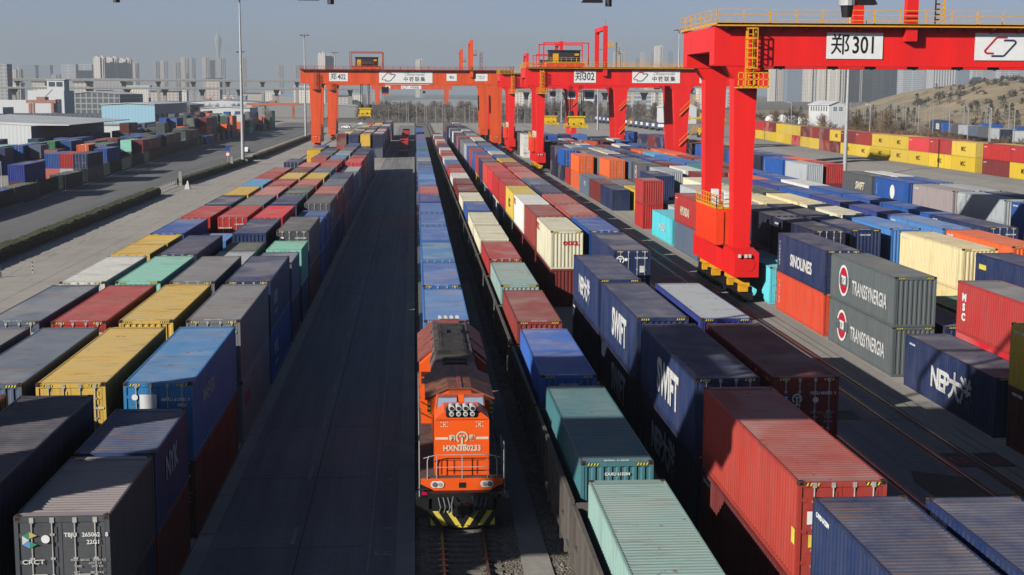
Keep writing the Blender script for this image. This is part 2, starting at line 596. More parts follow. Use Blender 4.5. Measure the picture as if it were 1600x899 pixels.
ballast(-0.08, 8.6, 20, 700, -0.16)
mb = MB()
for k in range(900):
    y = 40 + random.random() * 26
    x = random.choice((random.uniform(0.0, 1.0), random.uniform(2.7, 3.6), random.uniform(4.6, 5.6), random.uniform(1.1, 2.5)))
    s_ = random.uniform(.03, .07); z = -0.15
    a = random.random() * 3
    vs = [(x + s_ * math.cos(a + q * 1.57) * random.uniform(.7, 1.2), y + s_ * math.sin(a + q * 1.57), z) for q in range(4)] + [(x, y, z + s_ * .9)]
    mb.add(vs, [(0, 1, 4), (1, 2, 4), (2, 3, 4), (3, 0, 4)])
tag(mk('loose_ballast_stones', mb, M_ballast), 'loose grey-brown ballast stones scattered beside the rails in front of the locomotive', 'gravel', kind='stuff')
# trodden path between the tracks
sheet('gravel_path', [(3.55, 40), (4.7, 40), (4.55, 60), (4.6, 120), (3.9, 120), (3.8, 60)], -0.105, M_strip)

T1X, T2X = 1.67, 6.65


def track(xc, y0, y1, zr=0.02, zs=-0.14):
    mb = MB()
    y = y0
    while y < min(y1, 160):
        mb.box(xc - 1.25, xc + 1.25, y, y + 0.27, zs - .1, zs + .05, 1); y += 0.58
    for s_ in (-1, 1):
        x = xc + s_ * 0.7525
        mb.box(x - .036, x + .036, y0, y1, zr - .045, zr, 0)
        mb.box(x - .012, x + .012, y0, y1, zr - .12, zr - .045, 0)
        mb.box(x - .065, x + .065, y0, y1, zr - .15, zr - .12, 0)
        y = y0
        while y < 70:
            mb.box(x - .16, x + .16, y + .06, y + .2, zs + .05, zs + .085, 0); y += .58
    return struct('railway_track', mb, [M_rail, M_sleep])


track(T1X, 20, 690)
track(T2X, 20, 690)


def crane_rail(x, y0, y1):
    mb = MB()
    mb.box(x - .05, x + .05, y0, y1, 0.012, 0.055, 0)
    mb.box(x - .28, x + .28, y0, y1, 0.008, 0.0125, 1)
    return struct('crane_rail', mb, [M_rail, M_black])


for x in (24.7, 19.95, 23.3, -28.0, 54.0):
    crane_rail(x, 10, 700)

# ------------------------------------------------------------------ containers
PAL = dict(
    navy=(22, 42, 84), dnavy=(20, 27, 56), gblue=(40, 66, 110), brick=(168, 50, 38), bblue=(26, 96, 188), tsig=(84, 92, 94), blue=(20, 76, 150), lblue=(62, 124, 190), tblue=(44, 100, 172), vblue=(38, 54, 128), sky=(66, 152, 200),
    mblue=(42, 124, 182), yellow=(214, 172, 52), yel2=(208, 176, 44), red=(172, 38, 36), bred=(205, 34, 46), maroon=(108, 34, 34),
    salmon=(178, 78, 66), pink=(190, 112, 104), white=(214, 214, 206), cream=(212, 206, 178), grey=(112, 112, 116), dgrey=(74, 78, 82),
    green=(40, 120, 84), dgreen=(66, 78, 72), mint=(128, 200, 178), mint2=(140, 172, 164), teal=(50, 112, 120), orange=(226, 96, 30), ored=(205, 62, 26),
    aqua=(74, 200, 214), lgrey=(164, 170, 174), tan=(226, 206, 150), bgrey=(84, 98, 118), lavg=(150, 138, 138), rbrown=(140, 46, 40), dbrown=(78, 28, 24))
CN = dict(navy='navy blue', gblue='dull blue', brick='brick red', bblue='bright blue', tsig='grey', dnavy='near-black navy', blue='bright blue', lblue='light blue', tblue='blue', vblue='violet-blue', sky='sky blue', mblue='mid-blue', yellow='yellow',
          yel2='bright yellow', red='red', bred='vivid red', maroon='maroon', salmon='salmon red', pink='dusty pink', white='white', cream='cream',
          grey='grey', dgrey='dark grey', green='green', dgreen='dark green-grey', mint='mint green', mint2='pale mint', teal='teal', orange='orange',
          ored='orange-red', aqua='turquoise', lgrey='light grey', tan='sand-coloured', bgrey='blue-grey', lavg='mauve-grey', rbrown='rust red', dbrown='brown')
W2 = 1.219


def corr_side(mb, x, sgn, y0, y1, z0, z1, pitch=0.278, dep=0.036):
    n = int((y1 - y0) / pitch); p = (y1 - y0) / n
    pts = []
    for k in range(n):
        a = y0 + k * p
        pts += [(0, a), (0, a + p * .26), (dep, a + p * .5), (dep, a + p * .76)]
    pts.append((0, y1))
    vs = []
    for dx, y in pts:
        vs.append((x - sgn * dx, y, z0)); vs.append((x - sgn * dx, y, z1))
    m = len(pts)
    fs = [(2 * i, 2 * i + 1, 2 * i + 3, 2 * i + 2) if sgn < 0 else (2 * i, 2 * i + 2, 2 * i + 3, 2 * i + 1) for i in range(m - 1)]
    mb.add(vs, fs)


def corr_end(mb, y, sgn, x0, x1, z0, z1, pitch=0.25, dep=0.045):
    n = int((x1 - x0) / pitch); p = (x1 - x0) / n
    pts = []
    for k in range(n):
        a = x0 + k * p
        pts += [(0, a), (0, a + p * .35), (dep, a + p * .5), (dep, a + p * .85)]
    pts.append((0, x1))
    vs = []
    for dy, x in pts:
        vs.append((x, y - sgn * dy, z0)); vs.append((x, y - sgn * dy, z1))
    m = len(pts)
    fs = [(2 * i, 2 * i + 2, 2 * i + 3, 2 * i + 1) if sgn < 0 else (2 * i, 2 * i + 1, 2 * i + 3, 2 * i + 2) for i in range(m - 1)]
    mb.add(vs, fs)


def body_mb(L, H, end):
    """local frame: centre bottom origin; near end is y=-L/2. end 'D' leaves the near end open for doors"""
    mb = MB(); h = L / 2
    for sx in (-1, 1):
        x = sx * W2
        for sy in (-1, 1):
            y = sy * h
            mb.box(min(x, x - sx * .11), max(x, x - sx * .11), min(y, y - sy * .12), max(y, y - sy * .12), 0.0, H)
        corr_side(mb, x - sx * .012, sx, -h + .12, h - .12, .16, H - .10)
        mb.box(min(x - sx * .004, x - sx * .07), max(x - sx * .004, x - sx * .07), -h + .12, h - .12, .02, .16)
        mb.box(min(x - sx * .002, x - sx * .06), max(x - sx * .002, x - sx * .06), -h + .12, h - .12, H - .10, H - .006)
    for sy in (-1, 1):
        y = sy * h
        a, b = min(y - sy * .004, y - sy * .08), max(y - sy * .004, y - sy * .08)
        mb.box(-W2 + .11, W2 - .11, a, b, .02, .15); mb.box(-W2 + .11, W2 - .11, a, b, H - .16, H - .008)
        door = (end == 'D') == (sy < 0)
        if door:
            mb.box(-W2 + .11, W2 - .11, min(y - sy * .10, y - sy * .07), max(y - sy * .10, y - sy * .07), .15, H - .16)
        else:
            corr_end(mb, y - sy * .02, sy, -W2 + .11, W2 - .11, .15, H - .16)
    mb.box(-W2 + .08, W2 - .08, -h + .1, h - .1, .10, .15)
    return mb


def roof_mb(L, H):
    mb = MB(); h = L / 2 - .09
    n = int(2 * h / .225); p = 2 * h / n
    pts = []
    for k in range(n):
        a = -h + k * p
        pts += [(0, a), (0, a + p * .32), (.022, a + p * .5), (.022, a + p * .82)]
    pts.append((0, h))
    vs = []
    z = H - .012
    for dz, y in pts:
        vs.append((-W2 + .055, y, z - dz)); vs.append((W2 - .055, y, z - dz))
    mb.add(vs, [(2 * i, 2 * i + 1, 2 * i + 3, 2 * i + 2) for i in range(len(pts) - 1)])
    for sy in (-1, 1):
        a, b = sorted((sy * h, sy * (h - .28)))
        mb.box(-W2 + .12, W2 - .12, a, b, H - .012, H - .006)
    return mb


def door_mb(L, H, side, rods=True):
    """one door leaf on the near end; side -1 left, +1 right"""
    mb = MB(); y = -L / 2
    x0, x1 = (-W2 + .125, -.008) if side < 0 else (.008, W2 - .125)
    z0, z1 = .17, H - .175
    mb.box(x0, x1, y + .03, y + .068, z0, z1)
    np_ = 4
    hh = (z1 - z0 - .1) / np_
    for k in range(np_):
        zz = z0 + .05 + k * hh
        mb.frus((0, 0, 0, 0, 0), (0, 0, 0, 0, 0)) if False else None
        mb.box(x0 + .12, x1 - .12, y + .012, y + .03, zz + .06, zz + hh - .06)
    for k in range(3):
        zz = z0 + .4 + k * (z1 - z0 - .8) / 2
        xh = x0 if side < 0 else x1 - .14
        mb.box(xh, xh + .14, y + .005, y + .03, zz, zz + .12)
    if rods:
        for q in (.3, .78):
            xr = x0 + (x1 - x0) * q
            mb.tube((xr, y + .0, .06), (xr, y + .0, H - .04), .022, n=6, mi=1)
            mb.box(xr - .05, xr + .05, y - .02, y + .03, H - .15, H - .04, 1)
            mb.box(xr - .05, xr + .05, y - .02, y + .03, .03, .13, 1)
            for zz in (.95, H * .62):
                mb.box(xr - .055, xr + .055, y - .015, y + .03, zz, zz + .07, 1)
        xr = x0 + (x1 - x0) * .54
        mb.box(xr - .22, xr + .2, y - .022, y - .002, 1.02, 1.055, 1)
    return mb


def rod_mb(L, H, side, q):
    mb = MB(); y = -L / 2
    x0, x1 = (-W2 + .125, -.008) if side < 0 else (.008, W2 - .125)
    xr = x0 + (x1 - x0) * q
    mb.tube((xr, y + .0, .06), (xr, y + .0, H - .04), .022, n=8)
    mb.box(xr - .055, xr + .055, y - .02, y + .03, H - .17, H - .03)
    mb.box(xr - .055, xr + .055, y - .02, y + .03, .03, .15)
    for zz in (.5, .95, H * .55, H * .8):
        mb.box(xr - .06, xr + .06, y - .015, y + .03, zz, zz + .06)
    mb.box(xr - .03, xr + (.36 if q < .5 else .03), y - .03, y - .005, 1.0, 1.04)
    return mb


def casting_mb(sx, sy, L, H, top):
    mb = MB()
    x = sx * (W2 + .002); y = sy * (L / 2 + .002)
    z0, z1 = (H - .118, H + .004) if top else (-.002, .118)
    a, b = sorted((x, x - sx * .17)); c, e = sorted((y, y - sy * .18))
    mb.box(a, b, c, e, z0, z1, 0)
    xc = (a + b) / 2; yc = (c + e) / 2
    fy = c - .003 if sy < 0 else e
    mb.box(xc - .045, xc + .045, fy, fy + .003, z0 + .03, z1 - .03, 1)
    fx = a - .003 if sx < 0 else b
    mb.box(fx, fx + .003, yc - .04, yc + .04, z0 + .03, z1 - .03, 1)
    if top:
        mb.box(xc - .035, xc + .035, yc - .06, yc + .06, z1, z1 + .003, 1)
    return mb


def stripe_mb(L, H, side):
    mb = MB(); y = -L / 2 - .003
    x0 = -W2 + .2 if side < 0 else W2 - .58
    mb.box(x0, x0 + .4, y, y + .004, H - .125, H - .03, 1)
    for k in range(4):
        a = x0 + .01 + k * .1
        mb.add([(a, y - .002, H - .12), (a + .05, y - .002, H - .12), (a + .09, y - .002, H - .035), (a + .04, y - .002, H - .035)], [(0, 1, 2, 3)], 0)
    return mb


_cm = {}


def cmesh(kind, *a):
    key = (kind,) + a
    if key not in _cm:
        if kind == 'body':
            _cm[key] = body_mb(*a).mesh('container_body', MP)
        elif kind == 'roof':
            _cm[key] = roof_mb(*a).mesh('container_roof', MR)
        elif kind == 'door':
            _cm[key] = door_mb(*a).mesh('container_door', [MP, M_rod])
        elif kind == 'rod':
            _cm[key] = rod_mb(*a).mesh('lock_rod', M_rod)
        elif kind == 'cast':
            _cm[key] = casting_mb(*a).mesh('corner_casting', [M_rust, M_black])
        elif kind == 'castp':
            _cm[key] = casting_mb(*a).mesh('corner_casting', [MP, M_black])
        elif kind == 'stripe':
            _cm[key] = stripe_mb(*a).mesh('warning_stripe', [M_wyel, M_black])
        elif kind == 'whole':
            L, H, end = a
            mb = body_mb(L, H, end)
            q = roof_mb(L, H); mb.add(q.v, q.f, 1)
            if end == 'D':
                for s_ in (-1, 1):
                    q = door_mb(L, H, s_)
                    o = len(mb.v); mb.v += q.v
                    for ff, mi in zip(q.f, q.m):
                        mb.f.append(tuple(i + o for i in ff)); mb.m.append(0 if mi == 0 else 2)
            _cm[key] = mb.mesh('container', [MP, MR, M_rod])
    return _cm[key]


# spec rows: (y_near, length_ft, [tier colours bottom..top], near end D/F, heights std 's' or high-cube 'h', mark)
SPECS = []   # dicts


def row(name, xl, items, base=0.0, group=None, vis_lower=False, drift=0.0, ylab=None):
    cnt = 0
    for it in items:
        y, ft, tiers, end = it[:4]
        hs = it[4] if len(it) > 4 else 'h'
        mark = it[5] if len(it) > 5 else None
        L = 12.192 if ft == 40 else 6.058
        z = base
        cnt += 1
        for i, c in enumerate(tiers):
            H = 2.896 if hs == 'h' else 2.591
            top = i == len(tiers) - 1
            if c == '.':
                c = random.choice(['maroon', 'navy', 'dgrey', 'blue', 'red']); hid = True
            else:
                hid = not (top or vis_lower)
            SPECS.append(dict(row=name, n=cnt, x=xl + W2 + drift * (y - 200) + random.uniform(-.02, .02), y=y, L=L, H=H, z=z, c=c, end=end, ft=ft,
                              tier=i, top=top, nt=len(tiers), hid=hid, mark=(mark if isinstance(mark, str) and top else (mark[i] if isinstance(mark, (list, tuple)) else None)),
                              group=group or name, jit=random.uniform(-.04, .04)))
            z += H


D_, F_ = 'D', 'F'
row('the row beside the truck lane', -10.44, [
    (35.6, 20, ['dnavy', 'dgrey'], D_, 's', [None, 'gact']), (42.0, 20, ['dbrown', 'gblue'], F_, 's', [None, 'vert']), (49.5, 40, ['dbrown', 'mblue'], D_, 'h', [None, 'mk']),
    (63.3, 40, ['lavg', 'grey'], D_, 'h', ['oo', None]), (76.5, 40, ['blue', 'navy'], D_, 'h', ['nyk', 'nyk']), (90.0, 20, ['dnavy', 'bgrey'], D_, 's', [None, 'sm']), (97.6, 20, ['navy', 'mint'], D_, 's', [None, 'sm']),
    (104.9, 40, ['maroon', 'dgrey'], D_, 'h', [None, 'cc']), (118.2, 20, ['blue', 'blue'], D_, 's'), (124.6, 20, ['navy', 'blue'], D_, 's'), (131.2, 40, ['navy', 'dgrey'], D_, 'h', [None, 'nyk']),
    (144.2, 40, ['navy', 'salmon'], F_), (157.6, 40, ['dnavy', 'bgrey'], D_), (170.7, 40, ['navy', 'navy'], D_), (184.2, 40, ['navy', 'grey'], D_, 's'), (196.8, 40, ['maroon', 'lgrey'], D_, 's'),
    (209.4, 40, ['dbrown', 'bred'], D_), (223.0, 40, ['navy', 'salmon'], D_), (237.3, 40, ['dnavy', 'navy'], D_), (251.0, 40, ['navy', 'navy'], F_), (264.6, 40, ['navy', 'navy'], D_, 's'),
    (348.4, 40, ['navy', 'dnavy'], D_), (361.4, 40, ['navy', 'white'], D_), (374.4, 40, ['maroon', 'grey'], D_), (387.6, 40, ['navy', 'white'], F_), (400.6, 40, ['navy', 'pink'], D_), (414, 40, ['dgrey', 'grey'], D_), (427.5, 40, ['navy', 'navy'], D_),
    (441, 40, ['navy', 'white'], D_), (455, 40, ['.', 'white'], D_), (480, 40, ['.', 'navy'], D_), (494, 40, ['.', 'grey'], D_), (508, 40, ['.', 'yellow'], D_), (522, 40, ['.', 'grey'], D_)],
    vis_lower=True)
row('the third row from the road', -13.49, [
    (35.4, 40, ['.', 'dnavy'], F_), (49.5, 40, ['.', 'yellow'], D_, 'h', 'yd'), (63.4, 40, ['.', 'yellow'], F_), (76.5, 40, ['.', 'grey'], D_), (90.6, 20, ['.', 'lgrey'], D_, 's'), (96.9, 20, ['.', 'dgreen'], D_, 's'),
    (103.3, 40, ['.', 'navy'], F_, 'h', 'fr'), (116.5, 40, ['.', 'bred'], D_), (130.5, 40, ['.', 'navy'], F_), (144.0, 40, ['.', 'dgreen'], D_), (157.0, 40, ['.', 'salmon'], D_), (170.2, 40, ['.', 'yellow'], D_), (184.0, 40, ['.', 'bgrey'], D_),
    (197, 40, ['.', 'salmon'], F_), (210, 40, ['.', 'salmon'], F_), (223.5, 40, ['.', 'sky'], D_), (238.6, 40, ['.', 'lgrey'], D_), (252.3, 40, ['.', 'grey'], D_), (265.5, 40, ['.', 'navy'], D_), (278, 40, ['.', 'blue'], D_),
    (348.6, 40, ['dgreen', 'yellow'], D_), (361.5, 40, ['.', 'dgrey'], D_), (374.6, 40, ['.', 'white'], D_), (388, 40, ['.', 'pink'], D_), (401, 40, ['.', 'navy'], D_), (414.5, 40, ['.', 'lgrey'], D_), (428, 40, ['.', 'navy'], D_), (442, 40, ['.', 'yellow'], D_),
    (456, 40, ['.', 'white'], D_), (482, 40, ['.', 'yellow'], D_), (496, 40, ['.', 'salmon'], D_), (510, 40, ['.', 'grey'], D_)])
row('the second row from the road', -16.44, [
    (35.6, 40, ['.', 'maroon'], D_), (49.5, 40, ['.', 'bgrey'], F_), (63.2, 40, ['.', 'red'], D_), (76.7, 40, ['.', 'mint'], F_), (89.7, 40, ['.', 'navy'], D_), (103.4, 20, ['.', 'lblue'], D_, 's'), (116.7, 40, ['maroon', 'red'], D_, 'h', [None, 'rd']),
    (129.8, 40, ['.', 'grey'], F_), (143.4, 40, ['.', 'pink'], D_), (157, 40, ['.', 'red'], D_), (170.1, 40, ['.', 'yellow'], D_), (183.8, 40, ['.', 'maroon'], D_), (196.8, 40, ['.', 'pink'], D_), (222.4, 40, ['.', 'salmon'], D_), (237.3, 40, ['.', 'bgrey'], D_),
    (250.5, 40, ['.', 'dgrey'], D_), (348.8, 40, ['navy', 'navy'], F_), (361.6, 40, ['.', 'grey'], D_), (374.8, 40, ['.', 'bgrey'], D_), (388.2, 40, ['.', 'tan'], D_), (401.4, 40, ['.', 'navy'], D_), (415, 40, ['.', 'yellow'], D_),
    (429, 40, ['.', 'white'], D_), (443, 40, ['.', 'yellow'], D_), (484, 40, ['.', 'salmon'], D_)])
row('the row beside the road', -19.44, [
    (49.6, 40, ['.', 'grey'], D_), (63.3, 40, ['navy', 'bgrey'], D_), (76.7, 40, ['.', 'white'], D_), (90.0, 20, ['.', 'yellow'], D_), (96.3, 20, ['.', 'yellow'], D_), (103.2, 40, ['.', 'blue'], D_), (116.6, 40, ['.', 'red'], D_),
    (130.0, 40, ['.', 'navy'], F_), (143.0, 40, ['.', 'yellow'], F_), (156.8, 40, ['.', 'sky'], D_), (169.7, 40, ['.', 'red'], D_), (182.8, 40, ['.', 'salmon'], D_), (208.8, 40, ['.', 'navy'], D_), (253.2, 40, ['.', 'yellow'], D_), (266.4, 40, ['.', 'blue'], D_),
    (349.0, 40, ['.', 'maroon'], D_), (362.4, 40, ['.', 'dgreen'], D_, 's'), (390, 40, ['.', 'tan'], D_, 's'), (404, 40, ['.', 'yellow'], D_, 's')])
tb = ['tblue'] * 40
tb[0] = 'lblue'; tb[2] = 'mblue'; tb[6] = 'vblue'; tb[7] = 'salmon'; tb[10] = 'lblue'; tb[12] = 'bgrey'; tb[15] = 'lblue'; tb[16] = 'teal'; tb[17] = 'teal'; tb[20] = 'mblue'; tb[22] = 'salmon'; tb[24] = 'lblue'; tb[9] = 'lblue'; tb[13] = 'lgrey'
row('the blue train behind the locomotive', T1X - W2, [(74.0 + 13.8 * k, 40, [tb[k]], D_ if k % 3 else F_) for k in range(32)], base=1.06, vis_lower=True)
t2 = ['mint2', 'teal', 'bblue', 'rbrown', 'mint2', 'red', 'cream', 'cream', 'blue', 'cream', 'maroon', 'maroon', 'white', 'red', 'red', 'lblue', 'white', 'red', 'salmon', 'white', 'navy', 'maroon', 'pink', 'white', 'red', 'grey', 'white', 'grey']
row('the mixed train by the gravel path', T2X - W2, [(30.3 + 14.35 * k, 40, [t2[k]], D_ if k in (5, 12) else F_) for k in range(28)], base=1.06, vis_lower=True)
m1 = ['cream', 'rbrown', 'white', 'yel2', 'red', 'red', 'bred', 'ored', 'navy', 'red', 'blue', 'red', 'blue', 'lgrey', 'grey', 'grey', 'navy', 'salmon', 'navy', 'navy', 'white', 'navy', 'navy', 'lgrey', 'navy', 'navy', 'maroon', 'navy', 'grey', 'maroon']
m1l = ['maroon', 'maroon', 'maroon', 'dgreen', 'navy', 'white', 'navy', 'lgrey', 'navy', 'yellow', 'navy', 'dgrey', 'navy', 'dgrey', 'navy', 'dgrey'] + ['navy'] * 20
row('the tall row beside the mixed train', 10.2, [
    (22.0, 40, ['navy', 'navy'], F_), (35.6, 40, ['maroon', 'brick'], D_, 'h', [None, 'redm']), (49.3, 40, ['dnavy', 'navy'], D_, 'h', ['nep', 'swift']), (63.1, 40, ['dnavy', 'navy'], F_, 'h', ['swift', 'swift']), (76.5, 40, ['dnavy', 'navy'], F_, 'h', ['', 'nep'])] +
    [(104.0 + 13.35 * k, 40, [m1l[k], m1[k]], F_ if k in (0, 2, 3) else D_, 'h', [None, 'oocl' if k in (0, 2) else ('ymsc' if k == 3 else None)]) for k in range(30)], vis_lower=True)
m2 = ['navy', 'blue', 'salmon', 'salmon', 'navy', 'bgrey', 'pink', 'salmon', 'rbrown', 'yellow', 'blue', 'cream', 'lblue', 'tblue', 'bgrey', 'dnavy', 'white', 'cream', 'salmon', 'lgrey', 'bgrey', 'navy', 'white', 'navy', 'lgrey', 'grey', 'navy', 'grey', 'navy', 'white']
row('the row beside the crane rails', 13.15, [(21.8, 40, ['navy', 'navy'], F_), (49.3, 40, ['maroon', 'maroon'], D_, 'h', [None, 'fl']), (62.8, 40, ['vblue', 'vblue'], F_, 'h', [None, 'lgroof'])] +
    [(90.9 + 13.5 * k, 40, ['navy' if k < 2 else '.', m2[k]], D_, 'h', [None, 'crail' if k == 0 else None]) for k in range(30)])
row('the yard row facing the crane legs', 27.28, [
    (48.9, 40, ['dbrown', 'yel2'], F_), (62.5, 40, ['navy'], F_, 'h', ['nepb']), (76.8, 40, ['tsig', 'tsig'], F_, 'h', ['tsi', 'tsi']), (90.3, 40, ['ored', 'navy'], D_, 'h', ['vertl', 'sino']), (104.6, 40, ['aqua'], D_, 'h', ['mka']),
    (118.4, 40, ['maroon'], D_), (132.4, 40, ['bgrey', 'red'], F_, 'h', [None, 'hyu']), (146.2, 40, ['aqua'], F_, 'h', ['mkb']), (165.0, 20, ['red', 'red'], F_), (191.0, 40, ['navy'], F_), (204.0, 40, ['maroon'], F_), (217.4, 40, ['bgrey'], F_, 'h', ['wh']),
    (230.8, 40, ['orange', 'orange'], D_), (246.0, 20, ['red'], D_), (254.0, 40, ['dnavy', 'blue'], D_), (268, 40, ['dnavy', 'dnavy'], D_), (300, 40, ['navy', 'navy'], D_), (350, 40, ['white', 'white'], D_), (364, 40, ['dgrey', 'dgrey'], D_), (378, 40, ['.', 'lgrey'], D_), (392, 40, ['.', 'lgrey'], D_),
    (425, 40, ['.', 'blue'], D_), (439, 40, ['.', 'blue'], D_), (453, 40, ['.', 'pink'], D_)], vis_lower=True)
row('the second yard row from the cranes', 30.4, [
    (63.2, 40, ['bred', 'red'], F_, 'h', [None, 'msc']), (76.9, 40, ['navy'], F_), (103.8, 40, ['dnavy', 'dnavy'], D_, 'h', [None, 'sm']), (117, 40, ['.', 'dnavy'], D_), (131, 40, ['.', 'lgrey'], F_), (146, 40, ['lgrey', 'lgrey'], F_),
    (160, 40, ['lgrey'], F_), (174.6, 40, ['navy', 'navy'], F_), (189, 40, ['yellow'], F_), (202.6, 40, ['grey'], F_), (216.5, 40, ['grey', 'orange'], D_), (230, 40, ['.', 'grey'], D_), (244, 40, ['.', 'grey'], F_), (258, 40, ['.', 'bgrey'], F_), (272, 40, ['.', 'lgrey'], F_),
    (286, 40, ['.', 'navy'], D_), (300, 40, ['.', 'navy'], F_), (350, 40, ['.', 'blue'], D_), (378, 40, ['.', 'navy'], D_)])
row('the third yard row from the cranes', 33.45, [
    (76.9, 40, ['green'], F_), (104.6, 40, ['navy', 'navy'], F_), (118, 40, ['.', 'dnavy'], F_), (131.6, 40, ['.', 'tan'], F_), (146, 40, ['.', 'cream'], F_), (160, 40, ['cream', 'cream'], D_), (185, 40, ['lgrey', 'lgrey'], F_), (200, 40, ['dgrey', 'dgrey'], F_, 'h', ['', 'tsi2']),
    (214, 40, ['.', 'bgrey'], F_), (228, 40, ['.', 'navy'], F_), (242, 40, ['.', 'cream'], F_), (256, 40, ['.', 'cream'], F_), (270, 40, ['.', 'tblue'], D_), (285, 40, ['.', 'white'], F_), (299, 40, ['.', 'bred'], D_), (313, 40, ['.', 'lgrey'], F_), (350, 40, ['.', 'blue'], F_)])
row('the fourth yard row from the cranes', 36.9, [
    (76.6, 40, ['.', 'navy'], F_, 'h', 'lbl'), (91.0, 40, ['tan', 'tan'], F_), (105.4, 40, ['teal', 'lblue'], F_), (119.0, 40, ['cream', 'cream'], F_), (131.9, 40, ['dgreen', 'tan'], F_, 'h', [None, 'mrk']), (145.5, 40, ['.', 'dgreen'], F_), (160, 40, ['.', 'grey'], F_),
    (174, 40, ['.', 'maroon'], F_), (188, 40, ['white', 'white'], D_), (202, 40, ['.', 'maroon'], F_), (216, 40, ['.', 'vblue'], F_), (230, 40, ['.', 'navy'], D_), (244, 40, ['.', 'navy'], F_), (258, 40, ['.', 'blue'], D_), (272, 40, ['.', 'maroon'], D_), (300, 40, ['.', 'orange'], D_), (350, 40, ['.', 'navy'], F_)])
row('the fifth yard row from the cranes', 41.0, [
    (92.4, 40, ['.', 'orange'], F_), (105.2, 40, ['.', 'lblue'], F_), (117.4, 40, ['.', 'vblue'], F_), (129.8, 40, ['.', 'vblue'], F_), (142.3, 40, ['.', 'blue'], F_), (154.9, 40, ['.', 'vblue'], F_), (168, 40, ['.', 'orange'], D_), (182, 40, ['.', 'maroon'], D_), (196, 40, ['teal', 'teal'], F_),
    (210, 40, ['.', 'tblue'], F_), (223, 40, ['.', 'tblue'], F_), (237, 40, ['.', 'sky'], F_), (251, 40, ['.', 'orange'], F_), (265, 40, ['.', 'navy'], D_), (279, 40, ['.', 'white'], F_), (300, 40, ['.', 'maroon'], D_), (314, 40, ['.', 'navy'], D_), (350, 40, ['.', 'tblue'], F_)])
row('the sixth yard row from the cranes', 44.9, [
    (105.8, 40, ['.', 'navy'], D_), (118.6, 40, ['.', 'blue'], F_), (131.2, 40, ['.', 'blue'], F_), (143.8, 40, ['.', 'blue'], F_), (156.2, 40, ['.', 'white'], F_), (169, 40, ['.', 'blue'], F_), (182, 40, ['.', 'blue'], D_), (196, 40, ['.', 'maroon'], D_), (210, 40, ['.', 'bgrey'], F_),
    (224, 40, ['.', 'rbrown'], F_), (238, 40, ['.', 'orange'], F_), (252, 40, ['.', 'orange'], F_), (266, 40, ['.', 'navy'], D_), (280, 40, ['.', 'blue'], D_), (300, 40, ['.', 'blue'], F_), (314, 40, ['.', 'white'], D_)])
row('the row beyond the far crane legs', 58.3, [
    (106, 40, ['.', 'blue'], F_), (120, 40, ['blue', 'blue'], F_), (133.8, 40, ['lgrey', 'lgrey'], F_), (147.2, 40, ['bgrey', 'lavg'], F_, 'h', [None, 'sm']), (161.0, 40, ['navy', 'blue'], F_, 'h', [None, 'glob']), (174.2, 40, ['maroon', 'dgrey'], D_, 'h', [None, 'swift2']),
    (204.0, 40, ['lgrey', 'lgrey'], F_), (218.0, 40, ['blue', 'blue'], F_, 'h', [None, 'vert']), (232, 40, ['dnavy', 'dnavy'], F_, 'h', [None, 'vert']), (246, 40, ['.', 'blue'], F_), (262, 20, ['mint', 'dgrey'], F_), (276, 40, ['blue', 'blue'], F_), (291, 20, ['dnavy', 'dnavy'], F_), (308, 40, ['navy', 'navy'], F_), (322, 40, ['.', 'navy'], F_), (336, 40, ['.', 'maroon'], F_), (350, 40, ['.', 'navy'], F_), (378, 40, ['.', 'blue'], D_)], vis_lower=True)
row('the outer row beyond the far crane legs', 61.4, [
    (120, 40, ['.', 'navy'], F_), (134, 40, ['.', 'navy'], F_), (147.4, 40, ['.', 'lgrey'], F_), (161.2, 40, ['.', 'blue'], D_), (174.4, 40, ['.', 'white'], F_), (204.0, 40, ['maroon', 'red'], F_), (217.6, 40, ['.', 'orange'], D_), (231, 40, ['.', 'blue'], D_), (245, 40, ['.', 'blue'], D_),
    (276, 40, ['.', 'maroon'], F_), (290, 40, ['.', 'orange'], F_), (304, 40, ['.', 'orange'], F_), (322, 40, ['.', 'navy'], D_), (350, 40, ['.', 'blue'], D_)])
# long wall of yellow and red boxes on the east platform
yl = [('yel2', 'maroon'), ('yel2', 'red'), ('maroon', 'red'), None, ('yel2', 'yel2'), ('yel2', 'red'), ('yel2', 'bred'), ('yel2', 'yel2'), ('yel2', 'yel2'), ('yel2', 'rbrown'), ('yel2', 'maroon'), ('maroon', 'yel2'), ('rbrown', 'maroon'), ('yel2', 'rbrown'), ('yel2', 'maroon'), ('red', 'yel2'), ('yel2', 'yel2'), ('yel2', 'yel2'), ('yel2', 'maroon'), ('yel2', 'red'), ('yel2', 'red'), ('red', 'red'), ('red', 'red'), ('maroon', 'maroon')]
y = 222.0
for k, c in enumerate(yl):
    if c is None:
        y += 3.2; continue
    xx = 108.0 if y < 335 else 108.0 + (y - 335) * 0.068
    n0 = len(SPECS)
    row('the yellow and red platform wall', xx, [(y, 40, list(c), D_ if k in (4,) else F_, 'h', ['ym' if q == 'yel2' else 'wm' for q in c])], base=1.2, vis_lower=True)
    for s_ in SPECS[n0:]:
        s_['n'] = k + 1
    row('the rear line of the platform wall', xx + 2.7, [(y + 1.2, 40, ['.', random.choice(['yel2', 'maroon', 'red'])], F_)], base=1.2)
    y += 12.35
